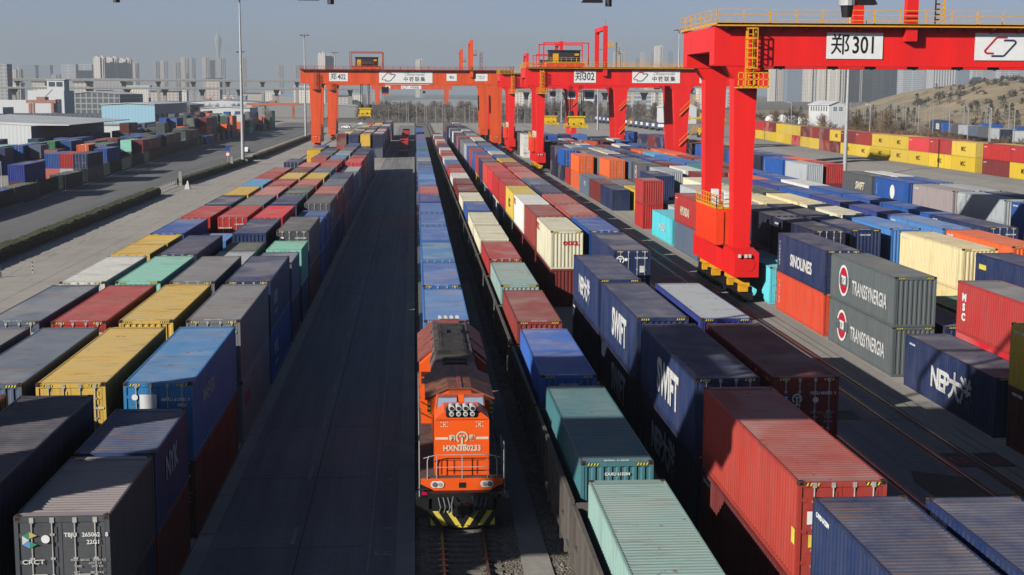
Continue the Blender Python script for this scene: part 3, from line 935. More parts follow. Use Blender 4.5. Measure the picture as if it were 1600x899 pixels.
# western yard behind the green fence
random.seed(21)
wy = [
    (-58.9, 187.5, 40, ['blue'], F_, 's'), (-61.1, 214, 40, ['dbrown', 'vblue'], F_, 's'), (-65.2, 251, 40, ['salmon', 'blue'], F_, 's'), (-62.7, 251, 40, ['lgrey', 'red'], F_, 's'), (-60.2, 251, 40, ['dgreen', 'navy'], D_, 's'),
    (-61.8, 274, 40, ['dgreen', 'blue'], F_, 's'), (-82.8, 305, 20, ['mint', 'mint'], D_, 's'), (-86.8, 292, 20, ['grey', 'grey'], D_, 's'), (-84.1, 296, 20, ['bgrey'], F_, 's'), (-89.4, 330, 20, ['navy', 'navy'], D_, 's'), (-92.2, 288, 20, ['navy'], F_, 's'),
    (-74, 330, 40, ['red', 'red'], D_, 's'), (-71.4, 330, 40, ['maroon', 'maroon'], D_, 's'), (-68.0, 300, 40, ['green', 'green'], D_, 's')]
for t_ in wy:
    n0 = len(SPECS)
    row('the fenced western yard', t_[0], [t_[1:]], vis_lower=True)
    for s_ in SPECS[n0:]:
        s_['n'] = wy.index(t_) + 1
kk = len(wy)
yy_ = 289
while yy_ < 620:
    fx = (-59.5 - (yy_ - 290) * .039) if yy_ < 380 else (-63 - (yy_ - 380) * .0346)
    kk += 1; n0 = len(SPECS)
    if random.random() < .8:
        row('the fenced western yard', fx - 3.6, [(yy_, 40, [random.choice(['dgreen', 'green', 'navy', 'dgrey', 'maroon', 'dbrown']) for _ in range(random.choice((1, 2, 2)))], random.choice('DF'), 's')], vis_lower=True)
    for s_ in SPECS[n0:]:
        s_['n'] = kk
    yy_ += 13.0 if random.random() < .75 else 22
for yy_, cs in ((174.5, ['dgreen']), (201, ['dgreen']), (232, ['dgreen'])):
    kk += 1; n0 = len(SPECS)
    row('the fenced western yard', -58.7 - (yy_ - 190) * .02, [(yy_, 40, cs, F_, 's')], vis_lower=True)
    for s_ in SPECS[n0:]:
        s_['n'] = kk
for xi in range(11):
    x = -66.8 - xi * 3.0
    y = 266 + random.uniform(0, 14)
    while y < 640:
        if random.random() < (0.74 if xi % 4 != 3 else 0.25) and not (-132 < x < -86 and 325 < y < 460) and x - 3 < -57.5 - (y - 180) * 0.021 * (1 if y < 380 else 1.1):
            nt = random.choice((1, 2, 2, 3)) if y > 380 else random.choice((1, 2, 2))
            cs = [random.choice(['navy', 'navy', 'blue', 'dnavy', 'maroon', 'maroon', 'green', 'mint', 'dgreen', 'dgreen', 'grey', 'orange', 'dbrown', 'dnavy', 'tblue', 'bgrey', 'dgreen', 'dgrey', 'dgrey', 'dgreen'] + (['white', 'orange', 'salmon'] if y > 470 else [])) for _ in range(nt)]
            n0 = len(SPECS); kk += 1
            row('the fenced western yard', x, [(y, random.choice((20, 40, 40)), cs, random.choice('DF'), 's')], vis_lower=True)
            for s_ in SPECS[n0:]:
                s_['n'] = kk
        y += 12.7
for xi in range(8):       # far western corner, closer to the camera's horizon line on the left
    for y in (262, 275, 288, 301):
        if random.random() < .55:
            kk += 1; n0 = len(SPECS)
            row('the fenced western yard', -97 - xi * 2.9, [(y, 20, ['dgrey'] if random.random() < .5 else ['navy', 'grey'], random.choice('DF'), 's')], vis_lower=True)
            for s_ in SPECS[n0:]:
                s_['n'] = kk
# boxes on the far railway embankment
for k, c in enumerate(['lgrey', 'dnavy', 'lgrey', 'dgrey', 'bgrey', 'lgrey', 'dgrey', 'blue']):
    yy = 330 + k * 13.6
    n0 = len(SPECS)
    row('the train on the eastern embankment', 154 + (yy - 350) * 0.19, [(yy, 40, [c], F_)], base=4.4, vis_lower=True)
    for s_ in SPECS[n0:]:
        s_['n'] = k + 1

ORD = ['', 'first', 'second', 'third', 'fourth', 'fifth', 'sixth', 'seventh', 'eighth', 'ninth', 'tenth', 'eleventh', 'twelfth', 'thirteenth', 'fourteenth', 'fifteenth', 'sixteenth', 'seventeenth', 'eighteenth', 'nineteenth', 'twentieth']
ORD += ['twenty-' + q for q in ORD[1:10]] + ['thirtieth'] + ['thirty-' + q for q in ORD[1:10]] + ['fortieth']


def ordw(n):
    return ORD[n] if n < len(ORD) else '%dth' % n


def visible(s):
    # centre or either end inside the photo?
    for yy in (s['y'], s['y'] + s['L']):
        v = Vector((s['x'], yy, s['z'] + s['H'] / 2 - CZ))
        dz = v.dot(f)
        if dz > 1:
            px = 800 + 2170 * v.dot(r2) / dz; py = 449.5 + 2170 * v.dot(d2) / dz
            if -60 < px < 1660 and -20 < py < 960:
                return True
    return False


for s_ in SPECS:
    D = math.hypot(s_['x'], s_['y'] + 3)
    top_ = 2.44 * s_['L'] * (CZ - s_['z'] - s_['H']) / D if s_['top'] else 0
    side_ = s_['L'] * s_['H'] * abs(s_['x']) / D
    if s_['row'] in ('the second row from the road', 'the third row from the road', 'the row beside the road') or 'yard row from' in s_['row'] or s_['row'] == 'the row beside the crane rails':
        side_ *= .4
    imp = (top_ + side_ + 2) / (D * D)
    if s_['row'].startswith('the fenced') and s_['tier'] == 0 and s_['nt'] > 1:
        imp *= .4
    if not s_['top'] and 'platform' not in s_['row']:
        imp *= .6
    s_['imp'] = 0 if (s_['hid'] or not visible(s_)) else imp
SPECS.sort(key=lambda s: -s['imp'])
N_IND = 300
# unique labels: ordinal counted inside each row and tier from the camera, only for what is built singly
ind = [s for s in SPECS[:N_IND] if s['imp'] > 0]
rest = SPECS[len(ind):]
cntr = {}
for s in sorted(ind, key=lambda s: (s['row'], s['y'], s['x'])):
    key = (s['row'], s['c'], s['top'])
    cntr[key] = cntr.get(key, 0) + 1
    s['ord'] = cntr[key]
tot = dict(cntr)
MARKD = dict(swift='with big white lettering', nep='with big white letters', nepb='with white letters and two characters', tsi='with a red and white round badge', sino='with bold white side lettering', oocl='with red lettering on its end',
             hyu='with pale lettering', mka='in shadow behind the crane leg', mkb='with pale side lettering', mrk='rust-stained with black lettering', swift2='with cream lettering', glob='with a white globe badge', gact='with folded-C emblem on its doors',
             msc='with white vertical letters', crail='with a white rail emblem on its door', redm='with orange label on its edge', cc='with a white crescent logo', mk='with a white placard on its doors', oo='with red logo', lbl='with a yellow side label')


def clabel(s):
    c = CN[s['c']]
    ft = 'short ' if s['ft'] == 20 else ''
    tier = '' if s['nt'] == 1 else ('upper ' if s['top'] else 'lower ')
    k = (s['row'], s['c'], s['top'])
    n = s['ord']
    o = 'only' if tot[k] == 1 else ('nearest' if n == 1 else ordw(n) + '-nearest')
    base_ = '%s %s%s%s box in %s' % (o, ft, tier, c, s['row'])
    if tot[k] == 1:
        base_ = 'the ' + base_
    md = MARKD.get(s['mark'])
    if md and len((base_ + ' ' + md).split()) <= 15:
        base_ = '%s %s%s%s box %s in %s' % (o, ft, tier, c, md, s['row'])
    return base_


def letter_marks():
    T = {}
    global M_worn
    M_worn = mat('worn_white_letter', (0.74, 0.74, 0.72), 0.6, var=.1, scale=5, dark=(.42, .42, .42), streak=True)
    T['swift'] = text_mesh('SWIFT', 1.95, M_worn, 0.07, 0.86, 1.0)
    T['swiftc'] = text_mesh('SWIFT', 1.35, mat('cream_letter', (0.72, 0.66, 0.5), .6), 0.045, 0.92, 1.0, 0.2)
    T['nep'] = text_mesh('NEP大洋', 1.5, M_worn, 0.05, 1.0, .92)
    T['sino'] = text_mesh('SINOLINES', 1.15, M_worn, 0.04, 1.0)
    T['trans'] = text_mesh('TRANSSYNERGIA', 1.2, M_worn, 0.018, 0.66, 1.05)
    T['tsi'] = text_mesh('TSI', 0.72, M_white, 0.03, .9)
    T['hyu'] = text_mesh('HYUNDAI', 1.2, mat('cream_letter_b', (0.75, 0.68, 0.5), .6), 0.03, .85)
    T['mka'] = text_mesh('MAERSK', 1.1, mat('pale_blue_letter', (0.55, 0.75, 0.8), .6), 0.03, .95)
    T['mrk'] = text_mesh('MAERSK', 1.3, M_black, 0.04, .9)
    T['mk'] = text_mesh('MAERSK', .85, M_offw, 0.01, .95)
    T['oocl'] = text_mesh('OOCL', .42, M_lred, 0.02, 1.0)
    T['oo'] = text_mesh('OOCL', .8, M_lred, 0.02, 1.0)
    T['nyk'] = text_mesh('NYK', 1.1, M_offw, 0.02, 1.0)
    T['nyk2'] = text_mesh('LOGISTICS', .38, M_offw, 0.0, 1.0)
    T['msc'] = text_mesh('M\nS\nC', .55, M_white, 0.03, 1.3)
    T['ym'] = text_mesh('MSC', 1.25, M_black, 0.025, 1.0)
    T['tb1'] = text_mesh('TBJU   265062   8', .155, M_white, 0.003, 1.0)
    T['tb2'] = text_mesh('22G1', .155, M_white, 0.003, 1.0)
    T['bb1'] = text_mesh('MRKU 617061 7', .15, M_white, 0.004, 1.0)
    T['bb2'] = text_mesh('45G1', .15, M_white, 0.004, 1.0)
    T['fs1'] = text_mesh('FSCU 883851 3', .15, M_white, 0.003, 1.0)
    T['crct'] = text_mesh('CRCT', .17, M_offw, 0.004, 1.3)
    T['ne'] = text_mesh('NEPU 054320 8', .15, M_white, 0.004, 1.0)
    T['cclu'] = text_mesh('CCLU 274328 1', .16, M_offw, 0.003, 1.15)
    T['mgw'] = text_mesh('MAX. GROSS   30480 KG\n              67200 LB\nTARE          2250 KG\n\nNET           28230 KG', .085, M_offw, 0.0, 1.0)
    T['small'] = text_mesh('CAXU 613204', .14, M_white, 0.004, 1.0)
    T['vs'] = text_mesh('T\nR\nI\nT\nO\nN', .3, M_offw, 0.01, 1.1)
    T['vs2'] = text_mesh('F\nL\nO\nR\nE\nN\nS', .27, M_offw, 0.01, 1.1)
    return T


TM = letter_marks()


def ring_mb(R0, R1, a0=0, a1=360, n=28, th=.006):
    """flat ring in XY plane"""
    mb = MB()
    for k in range(n):
        p, q = R(a0 + (a1 - a0) * k / n), R(a0 + (a1 - a0) * (k + 1) / n)
        mb.prism([(R0 * math.cos(p), R0 * math.sin(p)), (R1 * math.cos(p), R1 * math.sin(p)), (R1 * math.cos(q), R1 * math.sin(q)), (R0 * math.cos(q), R0 * math.sin(q))], 'z', 0, th)
    return mb


def disc_mb(Rr, n=24, th=.005, sx=1.0):
    mb = MB()
    mb.prism([(sx * Rr * math.cos(2 * math.pi * k / n), Rr * math.sin(2 * math.pi * k / n)) for k in range(n)], 'z', 0, th)
    return mb


me_badge = disc_mb(.92).mesh('badge', M_lred)
me_badgering = ring_mb(.84, 1.0).mesh('badge_ring', M_white)
mb = MB(); mb.box(-1.25, 1.25, -.32, .32, .006, .010)
me_band = mb.mesh('badge_band', mat('badge_grey', lin(PAL['tsig']), .6))
me_glob = disc_mb(.85).mesh('globe_badge', M_white)
me_dot = disc_mb(.11).mesh('round_sticker', M_white)
mb = ring_mb(.17, .235, -55, 235, 26)
mb.prism([(-.035, -.28), (.035, -.28), (.035, .06), (-.035, .06)], 'z', 0, .006)
mb.prism([(-.17, -.32), (.17, -.32), (.17, -.27), (-.17, -.27)], 'z', 0, .006)
mb.prism([(-.10, .02), (.10, .02), (.12, .09), (-.12, .09)], 'z', 0, .006)
me_crlogo = mb.mesh('rail_emblem', M_white)
me_crlogob = mb.mesh('rail_emblem', mat('cream_emblem', (0.75, .6, .42), .5))
mb = MB()
for k, (a, b, c_) in enumerate((((-.18, .12), (0, .22), (0, .02)), ((-.18, -.12), (-.18, .12), (0, .0)), ((0, -.22), (-.18, -.12), (0, -.02)), ((0, .22), (.2, .12), (0, .04)), ((0, -.04), (.2, -.12), (0, -.22)))):
    mb.prism([a, b, c_], 'z', 0, .005, mi=k % 4)
me_gact = mb.mesh('folded_emblem', [mat('em_green', (.05, .25, .15), .5), M_offw, mat('em_blue', (.1, .3, .6), .5), mat('em_gold', (.6, .45, .15), .5)])
mb = MB(); mb.box(-.16, .16, -.22, .22, 0, .004)
me_plac = mb.mesh('placard', M_offw)
me_placy = mb.mesh('placard', M_wyel)
mb = MB(); mb.box(-.3, .3, -.3, .3, 0, .004)
me_plac_w = mb.mesh('placard', M_white)
mb = MB(); mb.box(-.28, .28, -.28, .28, 0, .004, 0)
for k in range(3):
    mb.prism([(-.2, -.2 + k * .14), (.12, -.2 + k * .14), (.2, -.1 + k * .14), (-.1, -.12 + k * .14)], 'z', .004, .007, 1)
me_fl = mb.mesh('lessor_sign', [M_lblu, M_white])
mb = MB()
mb.box(-.35, .35, -.1, .1, 0, .004); me_ylab = mb.mesh('yellow_label', M_wyel)


def marks(root, s, lod):
    L, H = s['L'], s['H']
    sh = L / 2; m = s['mark']; xm = -W2 - .006; yn = -L / 2 - .03
    c = root
    if m == 'swift':
        face_text(c, TM['swift'], (xm, -.6, H * .5), 'x-')
    elif m == 'swift2':
        face_text(c, TM['swiftc'], (xm, -1.2, H * .45), 'x-')
    elif m == 'nep':
        face_text(c, TM['nep'], (xm, .3, H * .5), 'x-')
    elif m == 'nepb':
        face_text(c, TM['nep'], (xm, -.6, H * .45), 'x-')
        face_text(c, TM['small'], (xm, 5.0, H * .86), 'x-')
    elif m == 'sino':
        face_text(c, TM['sino'], (xm, -.2, H * .42), 'x-')
        face_text(c, TM['vs2'], (xm, 5.5, H * .5), 'x-')
    elif m in ('tsi', 'tsi2'):
        if m == 'tsi':
            face_text(c, TM['trans'], (xm, -1.6, H * .42), 'x-')
        yb = 3.3
        face_text(c, me_badge, (xm, yb, H * .5), 'x-', 'round_badge')
        face_text(c, me_badgering, (xm - .006, yb, H * .5), 'x-', 'badge_ring')
        face_text(c, me_band, (xm - .002, yb, H * .5), 'x-', 'badge_band')
        face_text(c, TM['tsi'], (xm - .016, yb, H * .5), 'x-')
    elif m == 'hyu':
        face_text(c, TM['hyu'], (xm, .6, H * .45), 'x-')
        face_text(c, TM['small'], (xm, 5.0, H * .85), 'x-')
    elif m in ('mka', 'mkb'):
        face_text(c, TM['mka'], (xm, -.4, H * .5), 'x-')
    elif m == 'mrk':
        face_text(c, TM['mrk'], (xm, -.8, H * .38), 'x-')
    elif m == 'mk':
        face_text(c, TM['mk'], (-xm, -2.2, H * .62), 'x+')
        face_text(c, TM['bb1'], (.62, yn, H - .62), 'y-'); face_text(c, TM['bb2'], (.85, yn, H - .82), 'y-')
        face_text(c, me_plac_w, (-.35, yn, H - .72), 'y-', 'placard'); face_text(c, me_dot, (-.82, yn, H - .52), 'y-', 'round_sticker')
    elif m == 'nyk':
        face_text(c, TM['nyk'], (-xm, -3.2, H * .55), 'x+'); face_text(c, TM['nyk2'], (-xm, -3.0, H * .27), 'x+')
    elif m == 'oo':
        face_text(c, TM['oo'], (-xm, -4.2, H * .62), 'x+')
    elif m == 'oocl':
        face_text(c, TM['oocl'], (.3, -sh - .004, H * .68), 'y-')
        face_text(c, TM['oo'], (xm, sh - 1.2, H * .78), 'x-')
    elif m == 'gact':
        face_text(c, me_gact, (-.83, yn, H - .62), 'y-', 'folded_emblem'); face_text(c, me_dot, (-.42, yn, H - .60), 'y-', 'round_sticker')
        face_text(c, TM['tb1'], (.62, yn, H - .5), 'y-'); face_text(c, TM['tb2'], (.80, yn, H - .70), 'y-')
        face_text(c, TM['crct'], (-.75, yn, H - 1.22), 'y-'); face_text(c, TM['mgw'], (.66, yn, H - 1.35), 'y-'); face_text(c, me_plac, (-.4, yn, H - 1.9), 'y-', 'placard')
    elif m == 'msc':
        face_text(c, TM['msc'], (xm, 5.1, H * .52), 'x-')
    elif m in ('ym', 'ymsc'):
        face_text(c, TM['ym'], (xm, .0, H * .5), 'x-')
    elif m == 'wm':
        face_text(c, TM['small'], (xm, 4.9, H * .8), 'x-', scale=1.6)
    elif m == 'crail':
        face_text(c, me_crlogo, (-.8, yn, H - .62), 'y-', 'rail_emblem', scale=1.15); face_text(c, me_dot, (-.42, yn, H - .6), 'y-', 'round_sticker'); face_text(c, TM['small'], (.6, yn, H - .5), 'y-')
        face_text(c, me_plac, (.66, yn, H - 1.25), 'y-', 'placard')
    elif m == 'fl':
        face_text(c, me_fl, (-.83, yn, H - .85), 'y-', 'lessor_sign', scale=.75); face_text(c, TM['fs1'], (.62, yn, H - .6), 'y-'); face_text(c, TM['mgw'], (.62, yn, H - 1.5), 'y-')
        face_text(c, me_crlogo, (-.35, yn, H - .8), 'y-', 'rail_emblem', scale=.8); face_text(c, me_dot, (.35, yn, H - .85), 'y-', 'round_sticker')
    elif m == 'redm':
        face_text(c, me_placy, (xm, -5.75, H * .45), 'x-', 'placard'); face_text(c, me_plac_w, (-.78, yn, H - 1.0), 'y-', 'placard', scale=.6)
        face_text(c, me_placy, (-.78, yn, H - 1.65), 'y-', 'placard', scale=.8)
    elif m == 'cc':
        face_text(c, ring_mesh_c, (-.8, yn, H - .7), 'y-', 'crescent_logo'); face_text(c, TM['small'], (.6, yn, H - .55), 'y-')
    elif m == 'glob':
        face_text(c, me_glob, (xm, -.6, H * .5), 'x-', 'globe_badge')
        face_text(c, TM['vs'], (xm, 5.2, H * .5), 'x-', scale=.8)
    elif m == 'sm':
        face_text(c, TM['small'], (xm, 4.9, H * .84), 'x-', scale=1.5)
    elif m in ('vert', 'vertl'):
        face_text(c, TM['vs'], (xm, 5.3, H * .5), 'x-')
        if s['row'].startswith('the row beside the truck'):
            face_text(c, TM['nyk'], (-xm, -.2, H * .6), 'x+')
    elif m == 'rd':
        face_text(c, TM['small'], (.6, yn, H - .6), 'y-'); face_text(c, TM['small'], (-.6, yn, H - .9), 'y-', scale=1.3)
    elif m == 'lbl':
        face_text(c, me_ylab, (xm, 4.9, H * .72), 'x-', 'yellow_label', scale=1.6)
    elif m == 'fr':
        face_text(c, TM['vs'], (.75, yn + .02, H * .6), 'y-', scale=.4); face_text(c, me_placy, (.1, yn + .02, H * .72), 'y-', 'placard', scale=.5)
    elif m == 'yd':
        face_text(c, TM['small'], (.8, yn, H - .9), 'y-', scale=.8)
    elif m == 'wh':
        face_text(c, TM['nyk'], (xm, -1, H * .6), 'x-')


ring_mesh_c = ring_mb(.08, .24, 45, 315, 20).mesh('crescent_logo', M_white)


def jitc(c, s):
    rr = random.Random(int(s['x'] * 13 + s['y'] * 7 + s['z'] * 3))
    k = 1 + rr.uniform(-.10, .10)
    base = lin(PAL[c])
    g = sum(base) / 3; sat = rr.uniform(.86, 1.03)
    return tuple(max(0.004, min(.85, (g + (v - g) * sat) * k)) for v in base)


GEN = {}
for idx, s in enumerate(ind):
    col = jitc(s['c'], s)
    L, H, end = s['L'], s['H'], s['end']
    loc = (s['x'], s['y'] + L / 2, s['z'])
    lab = clabel(s)
    grp = 'containers in ' + s['row']
    near = idx < 75
    rz = R(s['jit'] * (1.5 if s['row'].startswith('the fenced') else 1.0) * 4)
    roofc = {'lgroof': 'lgrey', 'gact': 'lavg', 'msc': 'grey'}.get(s['mark'])
    if idx < 190:
        key = (L, H, end, near)
        if key not in GEN:
            root = obj('shipping_container', None)
            b_ = obj('body', cmesh('body', L, H, end), root); b_['paint'] = 1
            rf = obj('roof', cmesh('roof', L, H), root); rf['paint'] = 1
            if end == 'D':
                for sd in (-1, 1):
                    dr = obj('door', cmesh('door', L, H, sd, not near), root); dr['paint'] = 1
                    if near:
                        for q in (.3, .78):
                            obj('lock_rod', cmesh('rod', L, H, sd, q), dr)
            if near:
                for sx in (-1, 1):
                    for sy in (-1, 1):
                        obj('corner_casting', cmesh('cast', sx, sy, L, H, True), root)
                    if H > 2.7:
                        obj('warning_stripe', cmesh('stripe', L, H, sx), root)
            GEN[key] = root
            c = root; fresh = True
            for q in [root] + list(root.children_recursive):
                if q.get('paint'):
                    q.color = (*col, 1)
        else:
            # rebuild from the shared meshes with obj.copy()
            src = GEN[key]
            c = src.copy(); COL.objects.link(c)
            for ch in src.children:
                if ch.name.split('.')[0] not in ('body', 'roof', 'door', 'corner_casting', 'warning_stripe'):
                    continue
                cc = ch.copy(); COL.objects.link(cc); cc.parent = c
                if ch.get('paint'):
                    cc.color = (*col, 1)
                for g in ch.children:
                    gg = g.copy(); COL.objects.link(gg); gg.parent = cc
        c.location = loc; c.rotation_euler = (0, 0, rz)
        if roofc:
            for ch in c.children:
                if ch.name.startswith('roof'):
                    ch.color = (*lin(PAL[roofc]), 1)
        marks(c, s, near)
        if near and not s['mark']:
            if end == 'D':
                face_text(c, TM['small'], (.62, -L / 2 - .03, H - .55), 'y-'); face_text(c, me_dot, (-.42, -L / 2 - .03, H - .6), 'y-', 'round_sticker')
                face_text(c, TM['mgw'], (.64, -L / 2 - .03, H - 1.35), 'y-')
            else:
                face_text(c, TM['small'], (.0, -L / 2 - .006, H - .42), 'y-')
            face_text(c, TM['small'], (0, -L / 2 + .2, H + .001), 'z+', 'roof_number')
            if s['x'] > 8:
                face_text(c, TM['small'], (-W2 - .006, L / 2 - .9, H - .35), 'x-', scale=1.3)
    else:
        c = obj('shipping_container', cmesh('whole', L, H, end), loc=loc, rz=rz, color=col)
        marks(c, s, near)
    tag(c, lab, 'container', grp)

# the rest: hidden lower tiers and the small far ones, one mesh
mb = MB(); cols = []
for s in rest:
    x, y, z, L, H = s['x'], s['y'], s['z'], s['L'], s['H']
    n0 = len(mb.v)
    near_ = s['imp'] > 0
    mb.box(x - W2 + .01, x + W2 - .01, y + .02, y + L - .02, z + .02, z + H - .01)
    cols += [(*jitc(s['c'], s), 1.0)] * (len(mb.v) - n0)
me = mb.mesh('far_containers', MA)
ca = me.color_attributes.new('col', 'FLOAT_COLOR', 'POINT')
ca.data.foreach_set('color', [q for c_ in cols for q in c_])
tag(obj('far_containers', me), 'mass of small distant and buried containers filling the stacks of the yard', 'containers', kind='stuff')


# ------------------------------------------------------------------ wagons under the trains
def flatcar():
    root = obj('flat_wagon', None)
    mb = MB()
    mb.box(-1.42, 1.42, -6.6, 6.6, .82, 1.03); mb.box(-.5, .5, -6.2, 6.2, .5, .82)
    for k in range(9):
        mb.box(-1.47, 1.47, -6.3 + k * 1.55, -6.15 + k * 1.55, .7, 1.0)
    mk('deck', mb, M_grey, root)
    for s_ in (-1, 1):
        mb = MB(); yb = s_ * 4.6
        for sx in (-1, 1):
            mb.box(sx * .98 - .08, sx * .98 + .08, yb - 1.25, yb + 1.25, .35, .62)
        mb.box(-1, 1, yb - .2, yb + .2, .4, .7)
        b_ = mk('bogie', mb, M_dark, root)
        for q in (-.875, .875):
            w = MB()
            for sx in (-1, 1):
                w.tube((sx * .70, yb + q, .44), (sx * .83, yb + q, .44), .42, n=16)
            w.tube((-.8, yb + q, .44), (.8, yb + q, .44), .08, n=8)
            mk('wheelset', w, M_rail, b_)
        mb = MB(); mb.box(-.12, .12, s_ * 6.6, s_ * 6.9, .75, .98)
        mk('coupler', mb, M_dark, root)
    return root


def gondola():
    root = obj('gondola_wagon', None)
    mb = MB(); mb.box(-1.5, 1.5, -6.85, 6.85, .85, 1.04); mb.box(-.4, .4, -6.5, 6.5, .5, .85)
    mk('floor', mb, M_gond, root)
    for sx in (-1, 1):
        mb = MB(); x = sx * 1.52
        a, b_ = sorted((x, x + sx * .02)); mb.box(a, b_, -6.85, 6.85, 1.04, 2.75)
        a, b_ = sorted((x - sx * .03, x + sx * .1)); mb.box(a, b_, -6.9, 6.9, 2.75, 2.9); mb.box(a, b_, -6.9, 6.9, .9, 1.08)
        for k in range(10):
            yy = -6.7 + k * 1.49
            a, b2 = sorted((x + sx * .02, x + sx * .12)); mb.box(a, b2, yy - .07, yy + .07, .6, 2.75)
            if k in (1, 3, 6, 8):
                mb.box(a, b2 if sx > 0 else b2, yy + .3, yy + 1.1, 1.12, 1.75)
        mk('side_wall', mb, M_gond, root)
        mb = MB(); a, b_ = sorted((sx * 0, sx * 1)); 
        y0, y1 = sorted((sx * 6.87, sx * 6.82)); mb.box(-1.5, 1.5, y0, y1, 1.04, 2.8)
        mk('end_wall', mb, M_gond, root)
        mb = MB(); yb = sx * 4.8
        for q in (-1, 1):
            mb.box(q * .98 - .08, q * .98 + .08, yb - 1.25, yb + 1.25, .35, .62)
        bo = mk('bogie', mb, M_dark, root)
        for q in (-.875, .875):
            w = MB()
            for s2 in (-1, 1):
                w.tube((s2 * .70, yb + q, .44), (s2 * .83, yb + q, .44), .42, n=16)
            mk('wheelset', w, M_rail, bo)
    return root


def nth(n):
    return 'nearest' if n == 1 else ordw(n)


src = flatcar()
for k in range(32):
    c = src if k == 0 else copy_tree(src)
    c.location = (T1X, 80.1 + 13.8 * k, 0)
    tag(c, '%s flat wagon of the blue container train, counted from the locomotive' % ('first' if k == 0 else ordw(k + 1)), 'wagon', 'flat wagons of the blue train')
src = gondola()
for k in range(28):
    c = src if k == 0 else copy_tree(src)
    c.location = (T2X, 36.4 + 14.35 * k, 0)
    tag(c, '%s brown-grey gondola wagon from the camera, carrying the mixed boxes' % nth(k + 1), 'wagon', 'gondola wagons of the mixed train')


